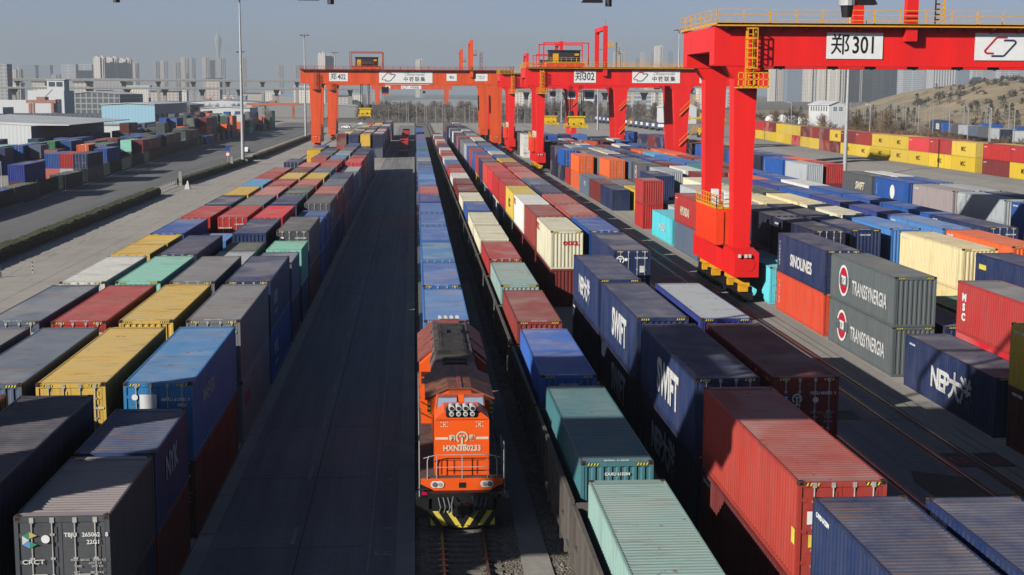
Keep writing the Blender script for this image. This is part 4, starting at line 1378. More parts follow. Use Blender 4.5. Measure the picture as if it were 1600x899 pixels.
# ------------------------------------------------------------------ locomotive
def locomotive():
    y0 = 49.95
    root = thing('locomotive', 'orange diesel locomotive with sooty roof and yellow chevron pilot heading the blue train', 'locomotive', (T1X + .03, y0, 0))
    P = lambda n, mb, m, par=root, **k: mk(n, mb, m, par, **k)
    # underframe and walkway
    mb = MB(); mb.box(-1.5, 1.5, .9, 20.8, 1.2, 1.5); mb.box(-1.0, 1.0, 8.0, 13.4, .35, 1.2)
    P('underframe', mb, M_dark)
    mb = MB()
    mb.box(-1.55, 1.55, .6, .848, 1.78, 1.86)
    mb.box(-1.62, -1.0, .85, 20.9, 1.5, 1.56); mb.box(1.0, 1.62, .85, 20.9, 1.5, 1.56)
    P('walkway', mb, mat('worn_walkway', (.13, .085, .075), .7, var=.35, scale=1.5, dark=(.05, .045, .045)))
    # headstock
    mb = MB()
    mb.prism([(-1.05, 1.36), (1.05, 1.36), (1.55, 1.62), (1.55, 1.82), (-1.55, 1.82), (-1.55, 1.62)], 'y', .55, .8)
    hs = P('headstock', mb, M_loco)
    mb = MB(); mb.box(-.13, .13, .535, .55, 1.46, 1.66); P('socket', mb, M_black, hs)
    for sx in (-1, 1):
        mb = MB()
        n = 20; pts = []
        for k in range(n):
            a = 2 * math.pi * k / n
            ox = .12 if math.cos(a) > 0 else -.12
            pts.append((sx * .93 + ox + .13 * math.cos(a), 1.6 + .13 * math.sin(a)))
        mb.prism(pts, 'y', .52, .56, 0)
        hl = P('headlight', mb, M_white)
        mb = MB(); mb.tube((sx * 1.03, .50, 1.6), (sx * 1.03, .53, 1.6), .095, n=14); P('lens', mb, M_grey, hl)
        mb = MB(); mb.tube((sx * .83, .50, 1.6), (sx * .83, .53, 1.6), .075, n=14); P('lens', mb, mat('amber_lens', (.5, .42, .25), .25), hl)
        mb = MB(); mb.box(sx * 1.42 - .1, sx * 1.42 + .1, .58, .62, 1.18, 1.3); P('marker_light', mb, M_rlens)
    # pilot (plough) with chevrons
    mb = MB()
    mb.prism([(-1.22, .12), (0, .02), (1.22, .12), (1.22, .72), (.9, .80), (-.9, .80), (-1.22, .72)], 'y', .12, .2)
    mb.box(-1.3, 1.3, .2, .75, .55, 1.36)
    for sx in (-1, 1):
        a, b_ = sorted((sx * 1.25, sx * 1.75)); mb.frus((a, b_, .35, .9, .35), (a, b_, .35, 1.4, 1.1))
    pl = P('pilot', mb, M_black)
    mb = MB()
    def strip(x0, x1, w, sx):
        mb.add([(sx * x0, .115, .14 - abs(x0) * 0), (sx * (x0 + w), .115, .14), (sx * (x1 + w), .115, .70), (sx * x1, .115, .70)], [(0, 1, 2, 3)])
    for sx in (-1, 1):
        strip(.06, .42, .20, sx); strip(.56, .92, .20, sx)
        mb.add([(sx * 1.0, .115, .15), (sx * 1.2, .115, .15), (sx * 1.2, .115, .46)], [(0, 1, 2)])
        mb.add([(sx * .02, .115, .05), (sx * .2, .115, .08), (sx * .1, .115, .16)], [(0, 1, 2)])
    P('chevron_stripes', mb, M_wyel, pl)
    # coupler
    mb = MB(); mb.box(-.16, .16, -.25, .5, .78, 1.02); mb.frus((-.2, .2, -.45, -.2, .7), (-.24, .24, -.5, -.1, 1.08)); mb.tube((-.05, -.38, .6), (-.05, -.38, 1.15), .05)
    P('coupler', mb, M_dark)
    mb = MB()
    for sx in (-1, 1):
        pts = [(sx * .35, .1, 1.25), (sx * .42, -.15, 1.0), (sx * .4, -.2, .7), (sx * .3, .05, .5)]
        for a, b_ in zip(pts, pts[1:]):
            mb.tube(a, b_, .03, n=6)
        for q in (.55, .72, .9):
            mb.tube((sx * q, .18, 1.2), (sx * (q - .08), .05, .85), .025, n=6)
            mb.tube((sx * (q - .08), .05, .85), (sx * (q - .02), .12, .62), .025, n=6)
        mb.box(sx * 1.2 - .06, sx * 1.2 + .06, .2, .26, .75, 1.15)
    P('air_hoses', mb, M_grey)
    # front hood with headlight cluster
    nx = 1.02; fy = .85
    mb = MB()
    mb.prism([(-nx, 1.86), (nx, 1.86), (nx, 3.98), (nx - .03, 4.02), (-nx + .03, 4.02), (-nx, 3.98)], 'y', fy, 2.6)
    mb.prism([(-nx, 4.021), (nx, 4.021), (.66, 4.30), (-.66, 4.30)], 'y', fy + .04, 2.6)
    mb.frus((-nx, nx, 2.3, 3.1, 3.9), (-.92, .92, 2.86, 3.1, 4.55))
    no = P('front_hood', mb, M_loco)
    mtx = mat('cream_letters_loco', (.85, .66, .5), .5)
    for sx in (-1, 1):
        mb = MB(); a, b_ = sorted((sx * .52, sx * 1.0)); mb.box(a, b_, fy - .012, fy - .001, 3.24, 3.33); P('white_band', mb, mtx, no)
    face_text(root, me_crlogob, (0, fy - .015, 3.32), 'y-', 'rail_emblem', scale=1.0)
    face_text(root, text_mesh('HXN3B0233', .30, mtx, .010, .9), (0, fy - .015, 2.9), 'y-')
    face_text(root, text_mesh('和', .24, mtx, .012), (-.37, fy - .015, 3.29), 'y-')
    face_text(root, text_mesh('谐', .24, mtx, .012), (.38, fy - .015, 3.29), 'y-')
    for sx in (-1, 1):
        mb = MB()
        for k in range(4):
            mb.box(sx * .66 - .14 + k * .08, sx * .66 - .10 + k * .08, fy - .012, fy - .001, 3.88, 3.92); mb.box(sx * .66 - .14 + k * .08, sx * .66 - .10 + k * .08, fy - .012, fy - .001, 3.72, 3.76)
        mb.box(sx * .66 - .04, sx * .66 + .04, fy - .012, fy - .001, 3.79, 3.85)
        P('warning_text', mb, mtx, no)
    mb = MB()
    mb.box(-.85, .85, fy - .012, fy - .001, 2.43, 2.455); mb.box(-.3, .85, fy - .012, fy - .001, 2.02, 2.045)
    for x in (-.8, -.32, .55):
        mb.box(x, x + .05, fy - .012, fy - .001, 1.9, 2.43)
    mb.box(-.95, .95, fy - .012, fy - .001, 3.985, 4.0)
    P('panel_seams', mb, mat('seam_dark_red', (.25, .02, .01), .6), no)
    mb = MB(); mb.prism([(-.55, 4.08), (.55, 4.08), (.60, 4.14), (.60, 4.30), (.5, 4.46), (-.5, 4.46), (-.60, 4.30), (-.60, 4.14)], 'y', fy + .02, 1.45)
    hc = P('headlight_housing', mb, M_black)
    for k in range(4):
        x = -.39 + k * .26
        mb = MB(); mb.tube((x, fy - .12, 4.45), (x, 1.2, 4.45), .115, n=18)
        hl = P('headlight', mb, [M_lamp], hc)
        mb = MB(); mb.tube((x, fy - .14, 4.45), (x, fy - .12, 4.45), .075, n=14); P('lens', mb, M_dark, hl)
        mb = MB(); mb.tube((x, fy - .06, 4.22), (x, fy + .03, 4.22), .09, n=16)
        hl = P('headlight', mb, [M_lamp], hc)
        mb = MB(); mb.tube((x, fy - .07, 4.22), (x, fy - .06, 4.22), .05, n=12); P('lens', mb, M_grey, hl)
    # cab
    def prof(w, wt, zs, zt, z0=1.56):
        return [(-w, z0), (w, z0), (w, zs), (wt, zt), (-wt, zt), (-w, zs)]
    mb = MB(); mb.prism(prof(1.25, .44, 4.2, 4.56, 3.75), 'y', 3.1, 7.3); mb.box(-1.03, 1.03, 3.1, 7.3, 1.56, 3.748)
    cb = P('cab', mb, M_loco)
    for sx in (-1, 1):
        mb = MB()
        q = (0, 1, 2, 3) if sx > 0 else (3, 2, 1, 0)
        mb.add([(sx * .15, 2.26, 4.08), (sx * .90, 2.26, 4.08), (sx * .84, 2.80, 4.53), (sx * .15, 2.80, 4.53)], [q])
        mb.add([(sx * .13, 2.28, 4.05), (sx * .95, 2.28, 4.05), (sx * .89, 2.82, 4.56), (sx * .13, 2.82, 4.56)], [q], 1)
        P('windshield', mb, [mat('windshield_glass', (.30, .38, .50), .15, var=.1, spec=.7), M_locor], cb)
        mb = MB(); a, b_ = sorted((sx * 1.25, sx * 1.265)); mb.box(a, b_, 5.0, 5.9, 3.8, 4.1); mb.box(a, b_, 6.2, 6.9, 3.8, 4.1); P('side_window', mb, M_glass, cb)
        mb = MB()
        for k in range(5):
            a, b_ = sorted((sx * 1.16, sx * 1.27)); mb.box(a, b_, 3.08, 3.098, 3.76 + k * .09, 3.85 + k * .09, k % 2)
        P('hazard_edge', mb, [M_wyel, M_black], cb)
    mb = MB()
    rp = [(-1.36, 4.17), (-.44, 4.58), (.44, 4.58), (1.36, 4.17), (1.36, 4.23), (.45, 4.64), (-.45, 4.64), (-1.36, 4.23)]
    mb.prism(rp, 'y', 3.95, 7.35, 0)
    rf = P('cab_roof', mb, mat('streaked_brown_roof', (.24, .085, .04), .6, var=.45, scale=2.6, dark=(.035, .02, .014)))
    mb = MB(); mb.box(-.09, .09, 3.96, 7.3, 4.645, 4.68); P('roof_rib', mb, M_locor, rf)
    mb = MB(); mb.prism([(-1.37, 4.22), (-.45, 4.63), (.45, 4.63), (1.37, 4.22), (1.37, 4.26), (.46, 4.67), (-.46, 4.67), (-1.37, 4.26)], 'y', 3.9, 3.96); P('roof_edge', mb, M_locor, rf)
    # long hood
    mb = MB(); mb.prism(prof(1.02, .82, 3.9, 4.38), 'y', 7.35, 12.6)
    lh = P('long_hood', mb, M_loco)
    M_hr = mat('smoke_stained_roof', (.13, .10, .09), .75, var=.3, scale=.8, dark=(.05, .048, .044))
    mb = MB()
    mb.prism([(-1.05, 3.86), (-.84, 4.36), (.84, 4.36), (1.05, 3.86), (1.06, 3.92), (.85, 4.43), (-.85, 4.43), (-1.06, 3.92)], 'y', 9.0, 19.2, 0)
    hr = P('hood_roof', mb, M_hr)
    mb = MB()
    mb.prism([(-1.05, 3.86), (-.84, 4.36), (.84, 4.36), (1.05, 3.86), (1.06, 3.92), (.85, 4.43), (-.85, 4.43), (-1.06, 3.92)], 'y', 7.4, 8.995, 0)
    P('hood_roof_front', mb, M_locor)
    mb = MB()
    for k in range(3):
        mb.box(-.46, .46, 7.7 + k * .85, 8.0 + k * .85, 4.43, 4.53); mb.box(-.52, -.46, 7.6 + k * .85, 8.1 + k * .85, 4.43, 4.50); mb.box(.46, .52, 7.6 + k * .85, 8.1 + k * .85, 4.43, 4.50)
    mb.box(-.62, .62, 11.2, 18.6, 4.43, 4.50)
    for k in range(12):
        for x in (-.5, .5):
            mb.tube((x, 11.5 + k * .6, 4.50), (x, 11.5 + k * .6, 4.57), .04, n=6)
    mb.prism([(-1.0, 4.05), (-.7, 4.62), (.7, 4.62), (1.0, 4.05)], 'y', 10.75, 11.0)
    mb.box(.05, .5, 13.3, 13.6, 4.5, 4.6); mb.box(-.5, -.2, 15.8, 16.6, 4.5, 4.62); mb.box(.2, .5, 15.8, 16.6, 4.5, 4.62)
    for q in (12.4, 14.2, 17.3):  # roof seams, drawn into the same mesh as the hatches
        mb.box(-.86, .86, q, q + .04, 4.43, 4.455)
    for sx in (-1, 1):
        for q in range(5):
            a_, b2 = sorted((sx * 1.03, sx * .88))
            mb.bar((sx * .89, 9.6 + q * 1.9, 4.39), (sx * 1.07, 9.6 + q * 1.9, 3.93), .04, .04)
    P('roof_hatches_seams', mb, M_soot, hr)
    for sx in (-1, 1):
        mb = MB(); a, b_ = sorted((sx * 1.02, sx * 1.035))
        for k in range(4):
            mb.box(a, b_, 7.6 + k * 1.2, 8.6 + k * 1.2, 2.2, 3.6)
        P('hood_doors', mb, M_loco, lh)
        mb = MB(); a, b_ = sorted((sx * 1.25, sx * 1.5)); mb.box(a, b_, 12.2, 13.0, 1.56, 2.9); P('filter_box', mb, M_dark)
    # cooling section, wide with faceted roof
    mb = MB(); mb.prism(prof(1.55, .8, 3.6, 4.25), 'y', 12.6, 20.4)
    mb.box(-1.5, -1.03, 9.6, 12.6, 1.56, 3.3); mb.box(1.03, 1.5, 9.6, 12.6, 1.56, 3.3)
    rs = P('cooling_section', mb, M_loco)
    mb = MB(); mb.prism([(-1.62, 3.6), (-.82, 4.26), (.82, 4.26), (1.62, 3.6), (1.63, 3.68), (.84, 4.35), (-.84, 4.35), (-1.63, 3.68)], 'y', 13.2, 20.5)
    rr_ = P('cooling_roof', mb, M_locor)
    mb = MB(); mb.box(-.5, .5, 19.5, 20.1, 4.35, 4.5); mb.bar((-1.63, 15.6, 3.70), (-.86, 15.6, 4.37), .05, .03); mb.bar((1.63, 15.6, 3.70), (.86, 15.6, 4.37), .05, .03); P('roof_hatches_seams', mb, M_locor, rr_)
    for sx in (-1, 1):
        mb = MB(); a, b_ = sorted((sx * 1.03, sx * 1.47)); mb.box(a, b_, 9.9, 10.9, 3.3, 3.33); mb.box(a, b_, 11.4, 12.3, 3.3, 3.33); P('intake_opening', mb, M_black, rs)
    mb = MB()
    for x in (-.45, -.15, .15, .45):
        mb.tube((x, 20.45, 4.5), (x, 20.7, 4.5), .1, n=12)
    P('rear_lights', mb, M_lamp, rs)
    for sx in (-1, 1):
        mb = MB(); a, b_ = sorted((sx * 1.55, sx * 1.565)); mb.box(a, b_, 16.3, 17.2, 2.2, 3.5); mb.box(a, b_, 17.8, 19.8, 2.2, 3.5); P('radiator_grille', mb, M_black, rs)
    # handrails
    mb = MB()
    def rail(pts, r_=.022):
        for a, b_ in zip(pts, pts[1:]):
            mb.tube(a, b_, r_, n=6)
    rail([(-1.45, .56, 2.6), (-1.0, .56, 2.72), (1.0, .56, 2.72), (1.45, .56, 2.6)], .017)
    rail([(-.95, .56, 2.25), (.95, .56, 2.25)], .015)
    for x in (-.95, 0, .95):
        rail([(x, .56, 1.8), (x, .56, 2.72)], .016)
    for x in (-1.3, 1.3):
        rail([(x, .56, 1.8), (x, .56, 2.5), (x * .95, .56, 2.69)], .022)
    P('front_handrail', mb, mat('grey_handrail', (.50, .42, .40), .4))
    for sx in (-1, 1):
        mb = MB()
        x = sx * 1.6
        rail([(x, .7, .9), (x, .7, 2.9), (x, 1.4, 3.05)]); rail([(x, 1.0, 2.7), (x, 3.9, 2.75)]); rail([(x, 7.6, 2.6), (x, 15.4, 2.6)]); rail([(x, 7.6, 2.1), (x, 15.4, 2.1)])
        for k in range(7):
            rail([(x, 7.6 + k * 1.3, 1.56), (x, 7.6 + k * 1.3, 2.6)])
        for yy in (1.2, 2.6, 3.9):
            rail([(x, yy, 1.56), (x, yy, 2.72)])
        P('side_handrail', mb, M_galv)
        mb = MB(); a, b_ = sorted((sx * 1.25, sx * 1.66))
        for k in range(4):
            mb.box(a, b_, .62, .95, .35 + k * .34, .39 + k * .34)
        P('step_ladder', mb, M_dark)
    for yb in (4.6, 16.2):
        mb = MB()
        for sx in (-1, 1):
            mb.box(sx * 1.05 - .1, sx * 1.05 + .1, yb - 2.1, yb + 2.1, .45, .95)
        mb.box(-.95, .95, yb - 1.9, yb + 1.9, .6, 1.2)
        bg = P('bogie', mb, M_dark)
        for q in (-1.75, 0, 1.75):
            w = MB()
            for sx in (-1, 1):
                w.tube((sx * .70, yb + q, .54), (sx * .84, yb + q, .54), .525, n=20)
            P('wheelset', w, M_rail, bg)
    # stretch to the surveyed length
    K = [(-5, -5), (0, 0), (2.35, 2.35), (3.95, 3.4), (4.15, 3.62), (7.35, 8.12), (20.8, 22.0), (30, 31.2)]
    def rm(y):
        for (a, b_), (c_, d_) in zip(K, K[1:]):
            if a <= y <= c_:
                return b_ + (d_ - b_) * (y - a) / (c_ - a)
        return y
    for o in root.children_recursive:
        nm_ = o.name.split('.')[0]
        if nm_ in ('lettering', 'rail_emblem'):
            o.location.y = rm(o.location.y)
        elif nm_ in ('bogie', 'wheelset'):
            for v in o.data.vertices:
                v.co.y += .5 if v.co.y < 10 else 1.2
        else:
            for v in o.data.vertices:
                v.co.y = rm(v.co.y)


locomotive()


# ------------------------------------------------------------------ gantry cranes
def sign(root, x0, x1, y, z0, z1, kind, num=None):
    mb = MB(); mb.box(x0, x1, y - .03, y, z0, z1)
    sg = mk('sign_board', mb, M_white, root)
    cx, cz, h = (x0 + x1) / 2, (z0 + z1) / 2, z1 - z0
    w = x1 - x0
    yy = y - .034
    if kind == 'num':
        me = text_mesh('郑', h * .86, M_black, h * .007, .9)
        face_text(sg, me, (x0 + w * .24, yy, cz), 'y-')
        me = text_mesh(num, h * .92, M_black, h * .014, .72)
        face_text(sg, me, (x0 + w * .67, yy, cz), 'y-')
    elif kind == 'load':
        face_text(sg, text_mesh(num, h * .62, M_black, .01, .85), (cx, yy, cz), 'y-')
    elif kind == 'small':
        face_text(sg, text_mesh('中铁工业\nCHINA', h * .26, M_black, .0, 1.0), (cx, yy, cz), 'y-')
    elif kind == 'cri':
        mb = MB()
        t = h * .075; s = h * .36; ox = x0 + w * .18
        def seg(ax, az, bx, bz, mi):
            mb.bar((ox + ax * s, yy - .003, cz + az * s), (ox + bx * s, yy - .003, cz + bz * s), t if False else .01, t, mi)
        def seg2(ax, az, bx, bz, mi):
            dx, dz = bx - ax, bz - az; l = math.hypot(dx, dz); nx_, nz_ = -dz / l * t / 2, dx / l * t / 2
            A = (ox + ax * s * 1.25, cz + az * s); B = (ox + bx * s * 1.25, cz + bz * s)
            mb.prism([(A[0] - nx_, A[1] - nz_), (B[0] - nx_, B[1] - nz_), (B[0] + nx_, B[1] + nz_), (A[0] + nx_, A[1] + nz_)], 'y', yy - .006, yy, mi)
        seg2(.55, .95, -.35, .95, 0); seg2(-.35, .95, -1.35, -.45, 0); seg2(-1.35, -.45, -1.15, -.68, 0); seg2(-1.15, -.68, -.55, -.68, 0)
        seg2(.25, .65, 1.15, .65, 1); seg2(1.15, .65, 1.3, .42, 1); seg2(1.3, .42, .3, -.95, 1); seg2(.3, -.95, -.75, -.95, 1)
        mk('company_logo', mb, [M_lred, M_lgry], sg)
        face_text(sg, text_mesh('CRIntermodal', h * .36, M_lgry, -.003, .86, 1.0, .25), (x0 + w * .66, yy, cz + h * .24), 'y-')
        face_text(sg, text_mesh('中铁联集', h * .44, M_black, .018, 1.0, 1.28), (x0 + w * .66, yy, cz - h * .2), 'y-')
    return sg


def handrail(x0, x1, y, z, step=2.0, h=1.15, th=.06):
    mb = MB()
    n = max(1, int(abs(x1 - x0) / step))
    for k in range(n + 1):
        x = x0 + (x1 - x0) * k / n
        w = .12 if k % 4 == 2 else th
        mb.box(x - w / 2, x + w / 2, y - th / 2, y + th / 2, z, z + h)
    for zz in (h, h * .66, h * .33):
        mb.box(x0, x1, y - th * .4, y + th * .4, z + zz - th * .4, z + zz + th * .4)
    mb.box(x0, x1, y - .03, y + .03, z, z + .16)
    return mb


def handrail_y(y0, y1, x, z, step=2.0, h=1.15, th=.06):
    mb = MB()
    n = max(1, int(abs(y1 - y0) / step))
    for k in range(n + 1):
        y = y0 + (y1 - y0) * k / n
        mb.box(x - th / 2, x + th / 2, y - th / 2, y + th / 2, z, z + h)
    for zz in (h, h * .66, h * .33):
        mb.box(x - th * .4, x + th * .4, y0, y1, z + zz - th * .4, z + zz + th * .4)
    mb.box(x - .03, x + .03, y0, y1, z, z + .16)
    return mb


def crane(Y, XL, XR, X0, X1, zb, zt, M, MRl, label, num, trolley_x, portal_x, dep=11.2, signs=(), detail=2, lamps=(), cabin=True, inset=0.0):
    root = thing('gantry_crane', label, 'crane', (0, Y, 0), group='rail gantry cranes spanning the yard')
    gw = 1.7
    for i, yy in enumerate((0, dep)):
        mb = MB()
        mb.box(X0, X1, yy, yy + gw, zb, zt)
        # stiffener flange lips
        mb.box(X0, X1, yy - .08, yy + gw + .08, zt - .06, zt + .02)
        mb.box(X0, X1, yy - .05, yy + gw + .05, zb - .03, zb + .04)
        gd = mk('main_girder', mb, M, root)
        # walkway on the outer side
        oy = -1 if i == 0 else 1
        a, b_ = (yy - .95, yy - .08) if i == 0 else (yy + gw + .08, yy + gw + .95)
        mb = MB(); mb.box(X0, X1, a, b_, zt + .0, zt + .07)
        mb.box(X0, X1, (a if i == 0 else b_) - .03, (a if i == 0 else b_) + .03, zt - .04, zt + .2)
        n = int((X1 - X0) / 2.1)
        wk = mk('walkway', mb, M_yel if M is M_red else M_orad, gd)
        mb = MB()
        for k in range(n):
            x = X0 + .8 + k * 2.1
            if i == 0:
                mb.prism([(-.85, zt - .05), (-.02, zt - .05), (-.02, zt - .45), (-.12, zt - .45)], 'x', x, x + .1)
            else:
                mb.prism([(yy + gw + .85, zt - .05), (yy + gw + .02, zt - .05), (yy + gw + .02, zt - .45), (yy + gw + .12, zt - .45)], 'x', x, x + .1)
        mk('bracket', mb, M, gd)
        mk('guard_rail', handrail(X0, X1, (a if i == 0 else b_), zt + .07), MRl, gd)
        mb = MB(); mb.box(X0, X1, yy + gw / 2 - .05, yy + gw / 2 + .05, zt + .02, zt + .14); mk('trolley_rail', mb, M_rail, gd)
    for xe, sx in ((X0, 1), (X1, -1))[0 if inset == 0 else 1:]:  # with an inset the left end beam is left out, letting sun through
        a, b_ = sorted((xe, xe + sx * 1.3))
        mb = MB(); mb.box(a, b_, gw + .001, dep - .001, zt - 1.9, zt - .02)
        eb = mk('end_beam', mb, M, root)
        mk('guard_rail', handrail_y(-.95, dep + gw + .95, xe + (-.05 if sx > 0 else .05), zt + .07), MRl, eb)
    for side, XX in ((-1, XL), (1, XR)):
        for yy in (0, dep - inset):  # inset pulls the unseen far legs in to move their shadow
            mb = MB()
            wt, wb_ = ((.92, .64) if side < 0 else (1.8, 1.1)) if M is M_red else (1.65, 1.3)
            mb.frus((XX - wb_, XX + wb_, yy + .1, yy + gw - .1, 4.1), (XX - wt, XX + wt, yy + .02, yy + gw - .02, zb - 1.0))
            mb.frus((XX - wt, XX + wt, yy + .02, yy + gw - .02, zb - 1.0), (XX - wt - (.7 if M is M_red else .3), XX + wt + (.7 if M is M_red else .3), yy + .001, yy + gw - .001, zb - .03))
            if detail:
                mb.box(XX - wb_ - .06, XX + wb_ + .06, yy + .04, yy + gw - .04, 4.1, 4.25)
            mk('leg', mb, M, root)
        mb = MB()
        mb.prism([(-1.9, 2.0), (dep + gw + 1.9, 2.0), (dep + gw + 1.9, 3.9), (dep + gw, 4.1), (0, 4.1), (-1.9, 3.9)], 'x', XX - (.95 if M is M_red else 1.28), XX + (.95 if M is M_red else 1.28))
        sb = mk('sill_beam', mb, M, root)
        if detail > 1:
            mb = MB(); mb.tube((XX + .1, -1.94, 3.0), (XX + .1, -1.9, 3.0), .55, n=20); mk('cable_cover', mb, M, sb)
            mb = MB()
            for q in (-.7, -.2, .1):
                mb.box(XX + q, XX + q + .2, -2.1, -1.9, 3.55, 3.8)
            mk('floodlight', mb, M_lamp, sb)
        for yy in (-.6, 3.3, dep - 1.6, dep + gw + .6) if detail > 1 else (.5, dep + 1):
            mb = MB()
            mb.frus((XX - .4, XX + .4, yy - .9, yy + .9, .75), (XX - .45, XX + .45, yy - .4, yy + .4, 2.0), 0)
            mb.box(XX - .6, XX + .1, yy - 1.5, yy - 1.0, .9, 1.4, 0)
            bg = mk('bogie', mb, M_yel if (detail > 1 and M is M_red) else M, root)
            mb = MB(); mb.box(XX - .5, XX + .5, yy - 1.5, yy + 1.5, .25, .8); mb.box(XX - .62, XX - .1, yy - .4, yy + .4, .8, 1.4); mk('bogie_frame', mb, M_black, bg)
            if detail > 1:
                for q in (-1.0, 1.0):
                    mb = MB(); mb.tube((XX - .12, yy + q, .35), (XX + .12, yy + q, .35), .33, n=14); mk('wheel', mb, M_dark, bg)
        if detail > 0 and not (side > 0 and M is not M_red):
            # stair flights on the outer side of the legs
            mb = MB()
            xs = XX + 1.35 if side > 0 else XX - 1.5
            zz = 4.2; y_a, y_b = 2.2, dep - .6
            flip = 0
            if side > 0:
                while zz < zb - 3:
                    ya, yb = (y_a, y_b) if not flip else (y_b, y_a)
                    for q in (0, .55):
                        mb.bar((xs + q, ya, zz), (xs + q, yb, zz + 3.6), .08, .25)
                        mb.bar((xs + q, ya, zz + 1.0), (xs + q, yb, zz + 4.6), .04, .04)
                    mb.box(xs - .2, xs + .9, yb - .6, yb + .6, zz + 3.6, zz + 3.68)
                    zz += 3.6; flip = not flip
                for k in range(2):
                    z_ = 5.5 + k * 6.2
                    mb.bar((XX - .5, -.25, z_), (XX + 2.6, -.25, z_ + 3.0), .22, .10)
                    mb.bar((XX - .5, -.45, z_ + 1.0), (XX + 2.6, -.45, z_ + 4.0), .07, .07)
                    mb.box(XX + 2.2, XX + 3.4, -.8, .1, z_ + 3.0, z_ + 3.1)
                    for q in range(4):
                        mb.box(XX + 2.2 + q * .38, XX + 2.28 + q * .38, -.8, -.74, z_ + 3.1, z_ + 4.1)
                    mb.box(XX + 2.2, XX + 3.4, -.8, -.74, z_ + 4.05, z_ + 4.1)
                mk('stairway', mb, MRl, root)
            else:
                # caged ladder from the leg platform up to the girder
                xl = XL + .2
                mb = MB()
                for q in (-.35, .35):
                    mb.box(xl + q - .06, xl + q + .06, -.55, -.43, zb - 1.6, zt - .1)
                for k in range(int((zt - zb + 1.4) / .35)):
                    mb.box(xl - .35, xl + .35, -.52, -.46, zb - 1.5 + k * .35, zb - 1.44 + k * .35)
                for k in range(5):
                    z_ = zb - .2 + k * .75
                    if z_ < zt:
                        for (p, q) in (((-.4, -.5), (-.4, -1.1)), ((-.4, -1.1), (.4, -1.1)), ((.4, -1.1), (.4, -.5))):
                            mb.bar((xl + p[0], p[1], z_), (xl + q[0], q[1], z_), .06, .1)
                for q in (-.38, 0, .38):
                    mb.box(xl + q - .03, xl + q + .03, -1.12, -1.06, zb - .2, min(zt - .2, zb + 2.9))
                mk('ladder', mb, MRl, root)
                mb = MB()
                mb.box(XL - .9, XL + 1.5, -1.2, 0, zb - 1.75, zb - 1.65)
                for k in range(7):
                    mb.box(XL - .9 + k * .39, XL - .83 + k * .39, -1.2, -1.13, zb - 1.65, zb - .55)
                for z_ in (zb - .6, zb - 1.1, zb - 1.65):
                    mb.box(XL - .9, XL + 1.5, -1.2, -1.14, z_, z_ + .08)
                mk('ladder_platform', mb, MRl, root)
    if cabin:
        # electrical house with railed roof beside the left legs
        xa, xb = (XL - 1.65, XL + 1.1) if M is M_red else (XL - 1.65, XL + 1.2)
        mb = MB(); mb.box(xa, xb, 1.9, 9.9, 4.12, 7.0)
        for k in range(4):
            mb.box(xa + .35 + k * .6, xa + .62 + k * .6, 1.82, 1.9, 4.2, 6.8)
        eh = mk('electrical_house', mb, M_eh if M is M_red else M, root)
        mb = MB()
        q = handrail(xa, xb, 1.9, 7.02, .55, 1.1); mb.add(q.v, q.f); q = handrail_y(1.9, 9.9, xa, 7.02, 1.0, 1.1); mb.add(q.v, q.f)
        mb.box(xa, xb, 1.9, 9.9, 7.0, 7.03)
        mk('guard_rail', mb, M_yel if M is M_red else MRl, eh)
        mb = MB(); mb.box(xa + .8, xa + 1.3, 2.4, 2.9, 7.03, 8.3); mk('air_conditioner', mb, M_white, eh)
        mb = MB(); mb.box(xa + .6, xa + 1.1, 6.2, 6.9, 7.03, 8.3); mk('air_conditioner', mb, M_white, eh)
    # portal (festoon/maintenance frame)
    if portal_x is not None:
        mb = MB(); ph = zt + 8.6
        mb.box(portal_x - .45, portal_x + .45, -.7, -.02, zb + 1.9, ph); mb.box(portal_x - .45, portal_x + .45, dep + gw + .02, dep + gw + .7, zt - .5, ph)
        mb.box(portal_x - .4, portal_x + .4, -.02, dep + gw + .02, ph - .9, ph - .05)
        mb.tube((portal_x, -.3, ph), (portal_x, -.3, ph + 1.4), .04, n=5)
        pf = mk('maintenance_frame', mb, M, root)
        mb = MB(); mb.box(portal_x + .45, portal_x + 1.5, -.9, .4, ph - 4.4, ph - 4.2)
        q = handrail(portal_x + .45, portal_x + 1.5, -.9, ph - 4.2, .5, 1.3); mb.add(q.v, q.f)
        mb.box(portal_x + 2.4, portal_x + 2.5, 1.0, 1.1, zt + .1, ph - 3.2); mb.box(portal_x + 3.1, portal_x + 3.2, 1.0, 1.1, zt + .1, ph - 3.2)
        for q in range(int((ph - 3.2 - zt) / .4)):
            mb.box(portal_x + 2.5, portal_x + 3.1, 1.0, 1.1, zt + .2 + q * .4, zt + .32 + q * .4)
        mk('frame_platform', mb, MRl, pf)
    # trolley
    tx = trolley_x
    if tx is not None:
        mb = MB()
        for yy in (.85, dep + .85):
            mb.box(tx - 4, tx + 4, yy - .4, yy + .4, zt + .35, zt + 1.0)
        for x in (-3.6, -1.2, 1.2, 3.6):
            mb.box(tx + x - .3, tx + x + .3, .85, dep + .85, zt + .4, zt + 1.0)
        tr = mk('trolley_frame', mb, M, root)
        mb = MB(); mb.tube((tx - 1.8, 3.2, zt + 1.9), (tx - 1.8, 6.8, zt + 1.9), .8, n=14); mb.tube((tx + 1.6, 3.2, zt + 1.9), (tx + 1.6, 6.8, zt + 1.9), .8, n=14)
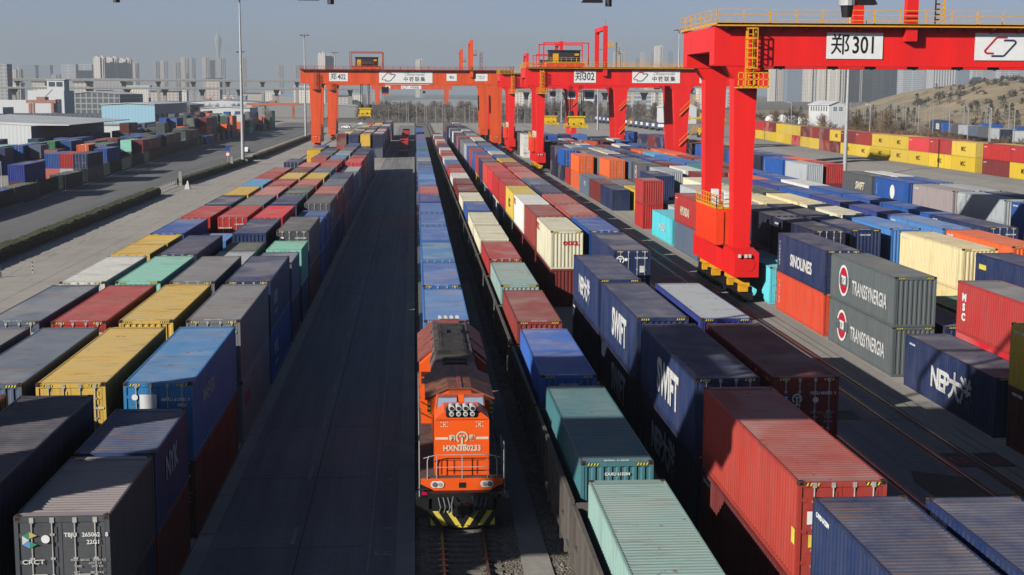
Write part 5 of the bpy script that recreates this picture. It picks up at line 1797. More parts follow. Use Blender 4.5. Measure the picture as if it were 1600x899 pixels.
        mb.box(tx - 3.2, tx + 3.2, 3.4, 6.6, zt + 1.1, zt + 3.6); mb.box(tx - 3.4, tx + 3.4, 3.2, 6.8, zt + 3.6, zt + 3.8); mb.box(tx - 3, tx + 3, 2.4, 3.0, zt + 1.0, zt + 2.6); mb.box(tx - 3, tx + 3, 7.2, 8.2, zt + 1.0, zt + 2.4)
        mb.box(tx - 1.4, tx + 1.8, 1.0, 2.2, zt + 1.8, zt + 3.2)
        mk('hoist_drum', mb, M_dark, tr)
        mb = MB(); mb.box(tx - 2.6, tx - 1.5, 1.2, 2.2, zt + 1.0, zt + 3.0); mb.box(tx + 2.0, tx + 2.9, 3, 5, zt + 1, zt + 3.1); mk('motor_box', mb, M_yel, tr)
        mb = MB()
        for x in (-4.6, 4.6):
            mb.box(tx + x - .12, tx + x + .12, .6, .84, zt + .4, zt + 5.2); mb.box(tx + x - .12, tx + x + .12, dep + .6, dep + .84, zt + .4, zt + 5.2)
        for yy in (.6, dep + .6):
            mb.box(tx - 4.6, tx + 4.6, yy, yy + .24, zt + 5.0, zt + 5.25)
        mk('service_gantry', mb, M_orad if M is M_ora else M, tr)
        mb = MB(); q = handrail(tx - 4.2, tx + 4.2, .3, zt + 1.0, 1.0, 1.2); mb.add(q.v, q.f); mk('guard_rail', mb, MRl, tr)
        mb = MB(); mb.box(tx + 4.2, tx + 6.2, 3.2, 5.4, zb - 3.1, zb - .9)
        cbn = mk('operator_cab', mb, M_white if M is M_red else M, root)
        mb = MB(); mb.box(tx + 4.3, tx + 6.1, 3.17, 3.2, zb - 2.8, zb - 1.3); mk('cab_window', mb, M_glass, cbn)
    for s_ in signs:
        sign(root, s_[0], s_[1], -.055, s_[2], s_[3], s_[4], s_[5] if len(s_) > 5 else None)
    for (lx, kind) in lamps:
        mb = MB()
        ly = .5
        if kind == 'f':
            mb.frus((lx - .19, lx + .19, ly - .12, ly + .12, zb - 1.1), (lx - .07, lx + .07, ly - .06, ly + .06, zb - .86)); mb.tube((lx, ly, zb - .86), (lx, ly, zb), .03)
        elif kind == 'n':
            mb.tube((lx, ly, zb - 1.17), (lx, ly, zb - .95), .06, .06); mb.tube((lx, ly, zb - .95), (lx, ly, zb), .03)
        elif kind == 'c':
            mb.tube((lx, ly, zb - 1.12), (lx, ly, zb), .16, .16, 14, 1); mb.tube((lx, ly, zb - 1.33), (lx, ly, zb - 1.12), .09, .12, 14)
        elif kind == 'b':
            mb.box(lx - .35, lx + .35, ly - .3, ly + .3, zb - .22, zb - .03); mb.box(lx - .12, lx + .12, ly - .35, ly - .3, zb - .3, zb - .1)
        mk('floodlight', mb, [M_black, M_galv], root)
    return root


gl = 'one of the two girders'
crane(25.2, -28.0, 23.4, -29.75, 28.5, 18.85, 21.85, M_ora, M_orad, 'orange gantry crane straddling the foreground, only its hanging lamps in view', '401', -16.5, 12,
      lamps=((-6.85, 'f'), (-6.6, 'f'), (-5.3, 'n'), (-1.9, 'f'), (-1.5, 'n'), (3.25, 'f'), (3.55, 'n'), (8.0, 'c'), (8.35, 'f')), detail=1, inset=3.2)
crane(107.4, 25.65, 56.0, 23.1, 74, 18.3, 21.3, M_red, M_yel, 'bright red gantry crane nearest the camera, its number board ending in one', '301', 64, 38.4,
      signs=((31.9, 36.35, 18.85, 20.85, 'num', '301'), (43.7, 55.2, 18.8, 20.9, 'cri'), (58.5, 61.5, 18.9, 20.8, 'load', '40t')), dep=10.8,
      lamps=((28.4, 'b'), (32.6, 'b'), (35.6, 'b'), (39.0, 'b'), (42.6, 'b'), (45.5, 'b')))
crane(286.0, 25.75, 55.0, 22.6, 73, 17.75, 21.2, M_red, M_yel, 'red gantry crane behind the nearest red one, its board ending in two', '302', 31, 38.9,
      signs=((32.6, 37.1, 18.3, 20.7, 'num', '302'), (44.6, 54.5, 18.3, 20.8, 'cri'), (58.6, 62.5, 18.3, 20.7, 'load', '40t')), dep=10.8)
crane(372.0, 25.75, 55.0, 22.6, 73, 17.75, 21.2, M_red, M_yel, 'third red gantry crane, mostly hidden behind the second one', '303', 37, 38.9,
      signs=((44.6, 54.5, 18.3, 20.8, 'cri'),), dep=10.8, detail=1)
crane(484.0, 25.75, 55.0, 22.6, 73, 17.75, 21.2, M_red, M_yel, 'farthest red gantry crane, small behind the other red ones', '304', 43, 38.9, dep=10.8, detail=1)
crane(400.0, -28.0, 23.4, -32.2, 28.2, 18.65, 22.4, M_ora, M_orad, 'orange gantry crane over the trains with a long white company board', '402', -13.6, 16.2,
      signs=((-24.1, -18.8, 19.3, 21.6, 'num', '402'), (-10.0, 5.1, 18.9, 22.1, 'cri'), (9.1, 12.0, 19.5, 21.5, 'load', "40t"), (17.2, 20.8, 19.5, 21.5, 'small')))
crane(478.0, -28.0, 23.6, -32.2, 28.2, 18.6, 22.3, M_ora, M_orad, 'second orange gantry crane directly behind the first orange one', '403', None, 16.0,
      signs=((-10, 5.1, 18.9, 22.1, 'cri'),), detail=1)
crane(1055.0, -28.0, 24.0, -32.2, 28.2, 18.6, 22.3, M_ora, M_orad, 'tiny faded orange gantry crane at the far end of the trains', '404', 2, None,
      signs=((-10, 5.1, 18.9, 22.1, 'cri'), (-22, -18, 19.3, 21.5, 'load', '404')), detail=0, cabin=False)


# spreaders hanging on ropes
def spreader(x, y, z, zg, along='y', L=12.2, label=''):
    root = thing('container_spreader', label, 'spreader', (x, y, z), 0 if along == 'y' else R(90), group='yellow container spreaders')
    root.scale = (1.5, 1, 1.25)
    mb = MB(); mb.box(-.35, .35, -L * .28, L * .28, .2, .75)
    for sx in (-.8, .8):
        mb.box(sx - .18, sx + .18, -L * .3, L * .3, .15, .6)
    for sy in (-1, 1):
        mb.box(-1.22, 1.22, sy * L / 2 - .2, sy * L / 2 + .2, -.1, .35); mb.box(-.25, .25, min(sy * L * .28, sy * L / 2), max(sy * L * .28, sy * L / 2), .2, .5)
    mk('beam', mb, M_syel, root)
    mb = MB()
    mb.frus((-1.1, 1.1, -2.2, 2.2, .6), (-1.0, 1.0, -1.6, 1.6, 1.5)); mb.box(-1.25, 1.25, -1.9, 1.9, 1.5, 1.75)
    mk('head_block', mb, M_syel, root)
    for sx in (-1, 1):
        for sy in (-1, 1):
            mb = MB(); mb.tube((sx * .8, sy * 1.4, 1.75), (sx * .8, sy * 1.4, 2.5), .42, n=12); mk('sheave', mb, M_dark, root)
    mb = MB()
    for sx in (-.9, -.6, .6, .9):
        for sy in (-1.4, 1.4):
            mb.tube((sx, sy, 2.3), (sx * .9, sy, (zg - z) / 1.25), .035, n=4, cap=False)
    mk('hoist_rope', mb, M_black, root)
    mb = MB()
    for sx in (-1, 1):
        for sy in (-1, 1):
            mb.frus((sx * 1.2 - .05, sx * 1.2 + .05, sy * L / 2 - .15, sy * L / 2 + .15, -.5), (sx * 1.1 - .05, sx * 1.1 + .05, sy * L / 2 - .1, sy * L / 2 + .1, 0))
    mk('guide_flap', mb, M_syel, root)


spreader(-14.2, 406, 9.6, 22.4, label='yellow spreader hanging on ropes under the orange crane, over the left stacks')
spreader(33.6, 291, 9.3, 21.2, label='yellow spreader under the second red crane, right of its left leg')
spreader(36.5, 377, 8.0, 21.2, label='yellow spreader half hidden behind the second red crane leg')
spreader(99.0, 470, 7.5, 12.5, 'x', label='large yellow spreader standing over the far end of the yellow wall')


def reach_stacker():
    root = thing('reach_stacker', 'yellow reach stacker with raised boom behind the near red crane legs', 'stacker', (100.5, 478, 1.2), R(0))
    mb = MB(); mb.box(-2, 2, -4, 4, .8, 2.2); mb.box(-1.8, 1.8, 2.2, 4.2, 2.2, 3.2); mk('chassis', mb, M_syel, root)
    mb = MB(); mb.bar((0, 3.5, 3.2), (0, -5, 11.5), .9, 1.0); mk('boom', mb, M_syel, root)
    mb = MB(); mb.box(-.8, .8, -1, 1, 2.2, 4.0); cb = mk('cab', mb, M_syel, root)
    mb = MB(); mb.box(-.82, .82, -.8, .8, 3.0, 3.8); mk('cab_window', mb, M_glass, cb)
    for sx in (-1, 1):
        for yy in (-2.8, 3.0):
            mb = MB(); mb.tube((sx * 1.5, yy, .85), (sx * 2.3, yy, .85), .85, n=16); mk('wheel', mb, M_tyre, root)


reach_stacker()


# ------------------------------------------------------------------ high mast lights and poles
def high_mast():
    root = obj('high_mast_light', None)
    mb = MB()
    mb.tube((0, 0, 0), (0, 0, 36), .42, .16, 14)
    mk('mast', mb, M_galv, root)
    mb = MB(); mb.tube((0, 0, 0), (0, 0, .5), .75, .6, 14); mb.box(.5, 1.0, -.3, .3, 0, 1.1); mk('base', mb, M_conc, root)
    mb = MB()
    for k in range(12):
        a = 2 * math.pi * k / 12
        p = (1.05 * math.cos(a), 1.05 * math.sin(a)); q = (1.05 * math.cos(a + .5236), 1.05 * math.sin(a + .5236))
        mb.tube((*p, 35.6), (*q, 35.6), .05, n=5)
        if k % 3 == 0:
            mb.tube((0, 0, 35.6), (*p, 35.6), .04, n=5)
    rg = mk('lamp_ring', mb, M_grey, root)
    for k in range(8):
        a = 2 * math.pi * k / 8
        c_, s_ = math.cos(a), math.sin(a)
        mb = MB(); mb.bar((c_ * 1.1, s_ * 1.1, 35.65), (c_ * 1.75, s_ * 1.75, 35.5), .55, .22); mk('floodlight', mb, M_grey, rg)
    mb = MB()
    mb.box(-.8, .8, -.08, .08, 24.2, 24.35); mb.box(-.95, -.55, -.2, .2, 24.0, 24.4); mb.box(.5, .8, -.2, .2, 24.1, 24.5)
    mk('camera_bracket', mb, M_grey, root)
    return root


src = high_mast()
ml = [(-38.6, 317, 1.03, 'tall grey mast light by the hedge at the left, nearest of the masts'), (-37.7, 488, 1.0, 'tall mast light just left of the orange crane leg'),
      (-39, 696, 1.0, 'small distant mast light seen over the left part of the orange crane girder'), (82.5, 262.7, .95, 'white mast light right of the near red crane leg, under its number board'),
      (81.7, 431, 1.0, 'mast light left of the near red crane leg, by the right leg of the second'), (82, 624, 1.0, 'mast light left of the second red crane right leg, in the gap'), (82, 780, 1.0, 'farthest mast light, left of the long white company board of the second red crane')]
for k, (x, y, sc, lb) in enumerate(ml):
    c = src if k == 0 else copy_tree(src)
    c.location = (x, y, 0); c.scale = (1, 1, sc)
    tag(c, lb, 'mast light', 'high mast lights around the yard')


def street_lamp():
    root = obj('street_lamp', None)
    mb = MB(); mb.tube((0, 0, 0), (0, 0, 12.2), .14, .08, 8); mk('post', mb, M_galv, root)
    mb = MB(); mb.tube((0, 0, 12.1), (-.9, 0, 12.4), .05, .04, 6); mb.box(-1.4, -.8, -.15, .15, 12.3, 12.45); mk('lamp_head', mb, M_white, root)
    return root


src = street_lamp()
for k, (x, y, z, lb) in enumerate([(122, 289, 1.2, 'white lamp post behind the yellow wall at the far right'), (122, 368, 1.2, 'white lamp post behind the yellow wall right of the tall mast'), (122, 447, 1.2, 'white lamp post behind the yellow wall left of the gabled white house'),
                                (-58.0, 200, 0, 'slim lamp post at the green fence beside the violet-blue box'), (-60.5, 262, 0, 'slim lamp post at the green fence, second along'), (-125, 470, 0, 'white lamp post rising behind the white warehouse roof')]):
    c = src if k == 0 else copy_tree(src)
    c.location = (x, y, z)
    if k in (3, 4): c.scale = (.6, .6, .52)
    tag(c, lb, 'street lamp', 'lamp posts round the edge of the yard')

# ------------------------------------------------------------------ left edge: hedge, fence, barrier, sign
def hedge(x0, y0, x1, y1, h, w, label):
    rnd = random.Random(int(y0))
    root = thing('hedge', label, 'hedge', (0, 0, 0), group='clipped hedges along the road')
    L = math.hypot(x1 - x0, y1 - y0); n = int(L / .8)
    mb = MB()
    prof = [(-w / 2, .0), (-w / 2, h * .8), (-w * .35, h), (w * .35, h), (w / 2, h * .8), (w / 2, 0)]
    m = len(prof)
    for j in range(n + 1):
        t = j / n; cx = x0 + (x1 - x0) * t; cy = y0 + (y1 - y0) * t
        for (a, z) in prof:
            k = .5 if j in (0, n) else 1
            mb.v.append((cx + a * k + rnd.uniform(-.09, .09), cy + rnd.uniform(-.1, .1), max(0, z + (rnd.uniform(-.1, .1) if z > 0 else 0))))
    for j in range(n):
        for i in range(m - 1):
            a = j * m + i; mb.f.append((a, a + 1, a + m + 1, a + m)); mb.m.append(0)
    for k in range(int(L * 26)):
        t = rnd.random(); cx = x0 + (x1 - x0) * t; cy = y0 + (y1 - y0) * t
        a = rnd.uniform(-w / 2, w / 2); z = h * rnd.uniform(.85, 1.08) if abs(a) < w * .4 else h * rnd.uniform(.1, 1)
        if abs(a) >= w * .4: a = math.copysign(w / 2 + .05, a)
        p = Vector((cx + a, cy, z)); s_ = rnd.uniform(.07, .16)
        q = Vector((rnd.uniform(-1, 1), rnd.uniform(-1, 1), rnd.uniform(-1, 1))).normalized() * s_
        u = Vector((rnd.uniform(-1, 1), rnd.uniform(-1, 1), rnd.uniform(-1, 1))).normalized() * s_
        mb.add([p, p + q, p + u], [(0, 1, 2)])
    mk('foliage', mb, M_hedge, root)
    mb = MB()
    ang = Vector((x1 - x0, y1 - y0, 0)).normalized(); nrm = Vector((-ang.y, ang.x, 0))
    for s_ in (-1, 1):
        p = Vector((x0, y0, .07)) + nrm * s_ * (w / 2 + .25); q = Vector((x1, y1, .07)) + nrm * s_ * (w / 2 + .25)
        mb.bar(p, q, .15, .15)
    mk('kerb', mb, M_conc, root)


hedge(-39.9, 60, -40.8, 222, 1.15, 2.0, 'long clipped brown-green hedge along the road, nearest part, left edge')
hedge(-41.0, 246, -38.6, 330, 1.15, 1.8, 'shorter hedge between the railing and the tall mast light')
hedge(-38.4, 338, -37.2, 560, 1.1, 1.6, 'far hedge beyond the tall mast light, running towards the orange crane')

root = thing('railing_barrier', 'low grey railing closing the gap between the two hedges', 'railing', (-41.2, 224, 0))
mb = MB()
for k in range(12):
    mb.box(-.04, .04, k * 1.8 - .04, k * 1.8 + .04, 0, 1.2)
for z in (.35, 1.15):
    mb.box(-.03, .03, 0, 19.8, z, z + .06)
mk('rails', mb, M_galv, root)
for k, (x, y) in enumerate(((-40.4, 243.5), (-38.9, 300))):
    o = thing('gate_post', ['square grey gate post at the end of the railing', 'square grey post halfway along the second hedge'][k], 'post', (x, y, 0), group='square posts by the hedge')
    mb = MB(); mb.box(-.28, .28, -.28, .28, 0, 2.3); mk('shaft', mb, M_conc, o)
    mb = MB(); mb.frus((-.34, .34, -.34, .34, 2.3), (-.1, .1, -.1, .1, 2.5)); mk('cap', mb, M_conc, o)


def fence(pts, h, label):
    root = thing('wire_fence', label, 'fence')
    mbm = MB(); mbb = MB(); mbp = mbm
    for (x0, y0), (x1, y1) in zip(pts, pts[1:]):
        L = math.hypot(x1 - x0, y1 - y0); n = max(1, int(L / 3))
        for k in range(n):
            t = k / n; x = x0 + (x1 - x0) * t; y = y0 + (y1 - y0) * t
            mbp.box(x - .05, x + .05, y - .05, y + .05, 0, h); mbp.bar((x, y, h), (x + .35, y, h + .4), .05)
        n2 = int(L / .13)
        for k in range(n2):
            t = k / n2; x = x0 + (x1 - x0) * t; y = y0 + (y1 - y0) * t
            mbm.box(x - .025, x + .025, y - .032, y + .032, .3, h)
        for z in (.35, h * .33 + .2, h * .66 + .1, h - .04):
            mbm.bar((x0, y0, z), (x1, y1, z), .04)
        mbb.bar((x0, y0, .15), (x1, y1, .15), .25, .32)
        mbb.bar((x0 + .6, y0, .06), (x1 + .6, y1, .06), .9, .12)
    mk('mesh_panel', mbm, M_fence, root); mk('base_wall', mbb, M_conc, root)


fence([(-55.6, 120), (-56.2, 192), (-59.5, 290), (-63, 380), (-72, 640)], 2.6, 'long dark green wire fence between the road and the western yard')

root = thing('road_sign', 'blue board above a round red-rimmed sign by the tall mast', 'sign', (-41.3, 312, 0))
mb = MB(); mb.tube((0, 0, 0), (0, 0, 4.4), .06, n=8); mk('post', mb, M_galv, root)
mb = MB(); mb.box(-.5, .5, -.06, -.03, 3.2, 4.4); mk('blue_board', mb, M_lblu, root)
mb = MB(); mb.tube((0, -.05, 2.5), (0, -.09, 2.5), .52, n=20); d1 = mk('round_plate', mb, M_lred, root)
mb = MB(); mb.tube((0, -.09, 2.5), (0, -.11, 2.5), .38, n=20); mk('plate_centre', mb, M_white, d1)
root = thing('tarp_cover', 'small pale tarpaulin tent standing on the road beside the hedge', 'tarpaulin', (-38.0, 236, 0))
mb = MB(); mb.frus((-.4, .35, -.35, .35, 0), (-.1, .08, -.08, .08, 1.35)); mb.frus((-.5, -.1, -.4, .1, 0), (-.3, -.15, -.15, 0, .8)); mb.frus((.05, .45, -.2, .3, 0), (.08, .2, 0, .1, .9)); mk('sheet', mb, M_offw, root)
root = thing('barrier_post', 'white and black post at the left edge of the concrete road', 'post', (-36.2, 123.0, 0))
mb = MB(); mb.tube((0, 0, 0), (0, 0, .5), .14, n=10); mb.tube((0, 0, .5), (0, 0, 1.1), .06, n=8); mk('shaft', mb, M_white, root)
root = thing('barrier_post', 'thin black and white pole beside the wide concrete road', 'post', (-34.2, 126.0, 0))
mb = MB()
for k in range(6):
    mb.tube((0, 0, k * .17), (0, 0, k * .17 + .17), .04, n=8, mi=k % 2)
mk('shaft', mb, [M_white, M_black], root)


# ------------------------------------------------------------------ vehicles
def truck():
    root = obj('container_truck', None)
    mb = MB(); mb.box(-1.2, 1.2, 6.6, 8.9, .9, 2.9); mb.frus((-1.2, 1.2, 6.6, 8.9, 2.9), (-1.1, 1.1, 6.9, 8.6, 3.4))
    cb = mk('cab', mb, mat('truck_red', (.45, .03, .03), .4), root)
    mb = MB(); mb.box(-1.05, 1.05, 8.9, 8.92, 1.9, 2.8); mb.box(-.9, .9, 6.58, 6.6, 1.9, 2.6); mk('window', mb, M_glass, cb)
    mb = MB(); mb.box(-1.2, 1.2, -6.2, 6.2, 1.1, 1.4); mb.box(-1.2, -.9, -6.2, -6.0, .5, 1.4); mb.box(.9, 1.2, -6.2, -6.0, .5, 1.4); mb.box(-.5, .5, -6, 8.6, .75, 1.1)
    mk('trailer_deck', mb, M_dark, root)
    for y in (-5, -3.8, 5.4, 8.0):
        for sx in (-1, 1):
            mb = MB(); mb.tube((sx * .8, y, .5), (sx * 1.2, y, .5), .5, n=14); mk('wheel', mb, M_tyre, root)
    return root


src = truck()
for k in range(7):
    c = src if k == 0 else copy_tree(src)
    c.location = (-3.0, 362 + k * 21.5, 0)
    tag(c, '%s red-cabbed container truck of the queue on the shaded lane, from the camera' % nth(k + 1), 'truck', 'trucks queuing on the lane')


def car():
    root = obj('parked_car', None)
    mb = MB(); mb.frus((-.88, .88, -2.2, 2.2, .35), (-.85, .85, -2.15, 2.1, .85)); mb.frus((-.82, .82, -1.9, 1.2, .85), (-.65, .65, -1.3, .5, 1.45)); mk('body', mb, M_white, root)
    mb = MB(); mb.frus((-.835, .835, -1.75, 1.05, .9), (-.68, .68, -1.35, .55, 1.38)); mk('windows', mb, M_glass, root)
    for y in (-1.35, 1.35):
        for sx in (-1, 1):
            mb = MB(); mb.tube((sx * .7, y, .32), (sx * .9, y, .32), .32, n=14); mk('wheel', mb, M_tyre, root)
    return root


src = car()
for k, (x, y, a, lb) in enumerate([(-33, 590, .3, 'white car beside the orange crane left leg, nearest of the parked cars'), (-31, 640, 1.2, 'white car parked beyond the nearest one behind the orange leg'), (-27, 700, .2, 'small white car farthest along the road behind the orange leg'),
                                (-45.5, 380, 3.1, 'white car driving on the asphalt road left of the hedge')]):
    c = src if k == 0 else copy_tree(src)
    c.location = (x, y, 0); c.rotation_euler = (0, 0, a)
    tag(c, lb, 'car', 'small white cars')


def tractor():
    root = obj('terminal_tractor', None)
    mb = MB(); mb.box(-1.2, 1.2, -3, 3, 1.0, 3.1); mk('body', mb, mat('tractor_navy', (.03, .045, .10), .5), root)
    mb = MB(); mb.box(-1.22, -1.2, -2.2, 1.5, 1.6, 2.8); mb.box(-1, 1, -3.02, -3, 1.8, 2.8); mk('white_panel', mb, M_offw, root)
    for y in (-2, 2):
        for sx in (-1, 1):
            mb = MB(); mb.tube((sx * .9, y, .5), (sx * 1.2, y, .5), .5, n=12); mk('wheel', mb, M_tyre, root)
    return root


src = tractor()
for k in range(14):
    c = src if k == 0 else copy_tree(src)
    c.location = (100 - k * .2, 560 + k * 13.5, 1.2 if k < 12 else 1.2); c.rotation_euler = (0, 0, R(55))
    tag(c, '%s navy lorry in the parked line between the red crane legs, from the right' % ('first' if k == 0 else ordw(k + 1)), 'lorry', 'navy lorries parked in a line')


# ------------------------------------------------------------------ buildings
def bmat(name, wall, win, sx, sz, fx=.45, fz=.5, var=.1):
    """facade with a regular window pattern"""
    m = bpy.data.materials.new(name); m.use_nodes = True
    nt = m.node_tree; b = nt.nodes['Principled BSDF']; b.inputs['Roughness'].default_value = .6
    tc = N(nt, 'ShaderNodeTexCoord'); sp = N(nt, 'ShaderNodeSeparateXYZ'); nt.links.new(tc.outputs['Object'], sp.inputs[0])
    ad = N(nt, 'ShaderNodeMath', operation='ADD'); nt.links.new(sp.outputs[0], ad.inputs[0]); nt.links.new(sp.outputs[1], ad.inputs[1])
    def band(src, per, frac):
        d_ = N(nt, 'ShaderNodeMath', operation='DIVIDE'); d_.inputs[1].default_value = per; nt.links.new(src, d_.inputs[0])
        fr = N(nt, 'ShaderNodeMath', operation='FRACT'); nt.links.new(d_.outputs[0], fr.inputs[0])
        g = N(nt, 'ShaderNodeMath', operation='LESS_THAN'); g.inputs[1].default_value = frac; nt.links.new(fr.outputs[0], g.inputs[0])
        return g.outputs[0]
    mu = N(nt, 'ShaderNodeMath', operation='MULTIPLY'); nt.links.new(band(ad.outputs[0], sx, fx), mu.inputs[0]); nt.links.new(band(sp.outputs[2], sz, fz), mu.inputs[1])
    g = N(nt, 'ShaderNodeNewGeometry'); s2 = N(nt, 'ShaderNodeSeparateXYZ'); nt.links.new(g.outputs['Normal'], s2.inputs[0])
    ab = N(nt, 'ShaderNodeMath', operation='LESS_THAN'); ab.inputs[1].default_value = .5; nt.links.new(s2.outputs[2], ab.inputs[0])
    mu2 = N(nt, 'ShaderNodeMath', operation='MULTIPLY'); nt.links.new(mu.outputs[0], mu2.inputs[0]); nt.links.new(ab.outputs[0], mu2.inputs[1])
    w = MIX(nt, RAMP(nt, NOISE(nt, tc.outputs['Object'], .05, 4), .3, .7, (0,) * 3, (var,) * 3), wall, tuple(v * .6 for v in wall))
    nt.links.new(MIX(nt, mu2.outputs[0], w, win), b.inputs['Base Color'])
    return m


B_cream = bmat('cream_flats', (.78, .73, .64), (.28, .27, .27), 3.6, 3.0, .42, .5)  # far blocks: distance haze painted in as window tones closer to the walls
B_beige = bmat('beige_flats', (.54, .48, .43), (.27, .26, .26), 4.2, 3.0, .4, .5)
B_grey = bmat('grey_flats', (.37, .37, .38), (.22, .23, .25), 4.0, 3.1, .45, .5)
B_glass = bmat('glass_office', (.25, .30, .36), (.15, .19, .24), 2.4, 3.8, .7, .6)
B_band = bmat('banded_office', (.50, .52, .54), (.22, .25, .29), 60, 3.9, .96, .5)
B_fin = bmat('striped_office', (.62, .62, .6), (.16, .17, .19), 5.0, 200, .45, .99)
M_corrw = bmat('white_cladding', (.66, .68, .68), (.56, .58, .58), .9, 400, .4, .99)
M_corrb = bmat('blue_cladding', (.33, .56, .68), (.28, .49, .61), 1.4, 400, .3, .99)
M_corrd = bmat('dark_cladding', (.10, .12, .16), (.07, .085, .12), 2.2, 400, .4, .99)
M_lat = bmat('lattice_glass', (.33, .35, .36), (.10, .11, .12), 3.2, 3.2, .8, .8)
M_roofg = mat('grey_sheet_roof', (.62, .63, .62), .6, var=.12, scale=.1)
M_roofb = mat('blue_sheet_roof', (.30, .40, .50), .6, var=.12, scale=.1)
M_roofd = mat('dark_roof', (.10, .10, .11), .8, var=.15, scale=.1)


def px(x, Y):
    return (x - 647.75) * Y / 2170.0


def pz(y, Y, x=647):
    return CZ + (145.4 + 0.004 * (x - 647) - y) * Y / 2170.0


TW = []


def tower(x0, x1, yt, Y, M, label, depth=None, top='core', name='apartment_tower', cat='tower', grp='distant tower blocks'):
    xa, xb = px(x0, Y), px(x1, Y); H = pz(yt, Y, (x0 + x1) / 2)
    w = xb - xa; dp = depth or w * .8
    root = thing(name, label, cat, ((xa + xb) / 2, Y, 0), group=grp)
    mb = MB(); mb.box(-w / 2, w / 2, 0, dp, 0, H)
    if w > 18 and top == 'core':
        mb.box(-w * .12, w * .12, -2.5, 0, 0, H + .8); mb.box(-w / 2 - 1.5, -w / 2, 2, dp - 3, 0, H - 3); mb.box(w * .28, w * .36, -1.5, 0, 0, H - 2)
    mk('wall', mb, M, root)
    mb = MB()
    if top == 'core':
        mb.box(-w * .42, -w * .15, dp * .2, dp * .8, H, H + 2.5); mb.box(w * .1, w * .34, dp * .3, dp * .6, H, H + 4)
    else:
        mb.box(-w / 2, w / 2, 0, dp, H, H + 1.2)
    mk('roof_structure', mb, M, root)
    return root


sky_l = [
    (0, 34, 104, 1250, B_grey, 'large grey block at the left edge of the skyline', 'flat'), (38, 54, 110, 2300, B_beige, 'low beige block beside the big grey one at far left'), (54, 76, 104, 2900, B_glass, 'bluish glass block, left of the pair near the left edge', 'flat'),
    (77, 98, 104, 3000, B_glass, 'bluish glass block, right of the pair near the left edge', 'flat'), (99, 112, 118, 2700, B_grey, 'small grey block left of the banded office'), (114, 136, 103, 2200, B_band, 'banded white office, left half of the twin', 'flat'), (138, 160, 103, 2230, B_band, 'banded white office, right half of the twin', 'flat'),
    (163, 179, 92, 1900, B_cream, 'pale cream apartment block, leftmost of the bright trio'), (181, 198, 93, 1920, B_cream, 'pale cream apartment block, middle of the bright trio'), (200, 218, 95, 1940, B_cream, 'pale cream apartment block, right of the bright trio'), (219, 229, 100, 2500, B_beige, 'narrow beige tower right of the cream trio'),
    (250, 260, 98, 3200, B_grey, 'narrow grey tower, first past the gap right of the cream trio'), (262, 272, 97, 3250, B_beige, 'narrow beige tower, second past the gap right of the cream trio'), (278, 291, 99, 3300, B_grey, 'grey tower in the middle between cream trio and television tower'),
    (293, 304, 92, 3300, B_beige, 'left of two tall beige towers before the television tower'), (305, 314, 93, 3350, B_grey, 'right of two tall beige-grey towers before the television tower'), (325, 335, 92, 3300, B_beige, 'beige tower immediately left of the television tower'),
    (337, 344, 94, 3320, B_grey, 'thin grey tower touching the television tower base'), (346, 359, 93, 3280, B_grey, 'grey tower standing in front of the television tower'), (381, 391, 91, 3300, B_beige, 'beige tower just right of the near mast light'),
    (434, 447, 103, 3900, B_grey, 'faint grey tower left of the orange crane end'), (461, 471, 104, 3900, B_grey, 'faint grey tower touching the orange crane end'), (500, 511, 86, 1700, B_cream, 'white tower above the orange girder, left half'), (512, 524, 87, 1710, B_band, 'banded tower above the orange girder, right half', 'flat'), (650, 661, 95, 3000, B_cream, 'small pale tower above the middle of the orange girder'),
    (584, 600, 88, 1900, B_grey, 'grey lattice-like block behind the trolley of the orange crane', 'flat')]
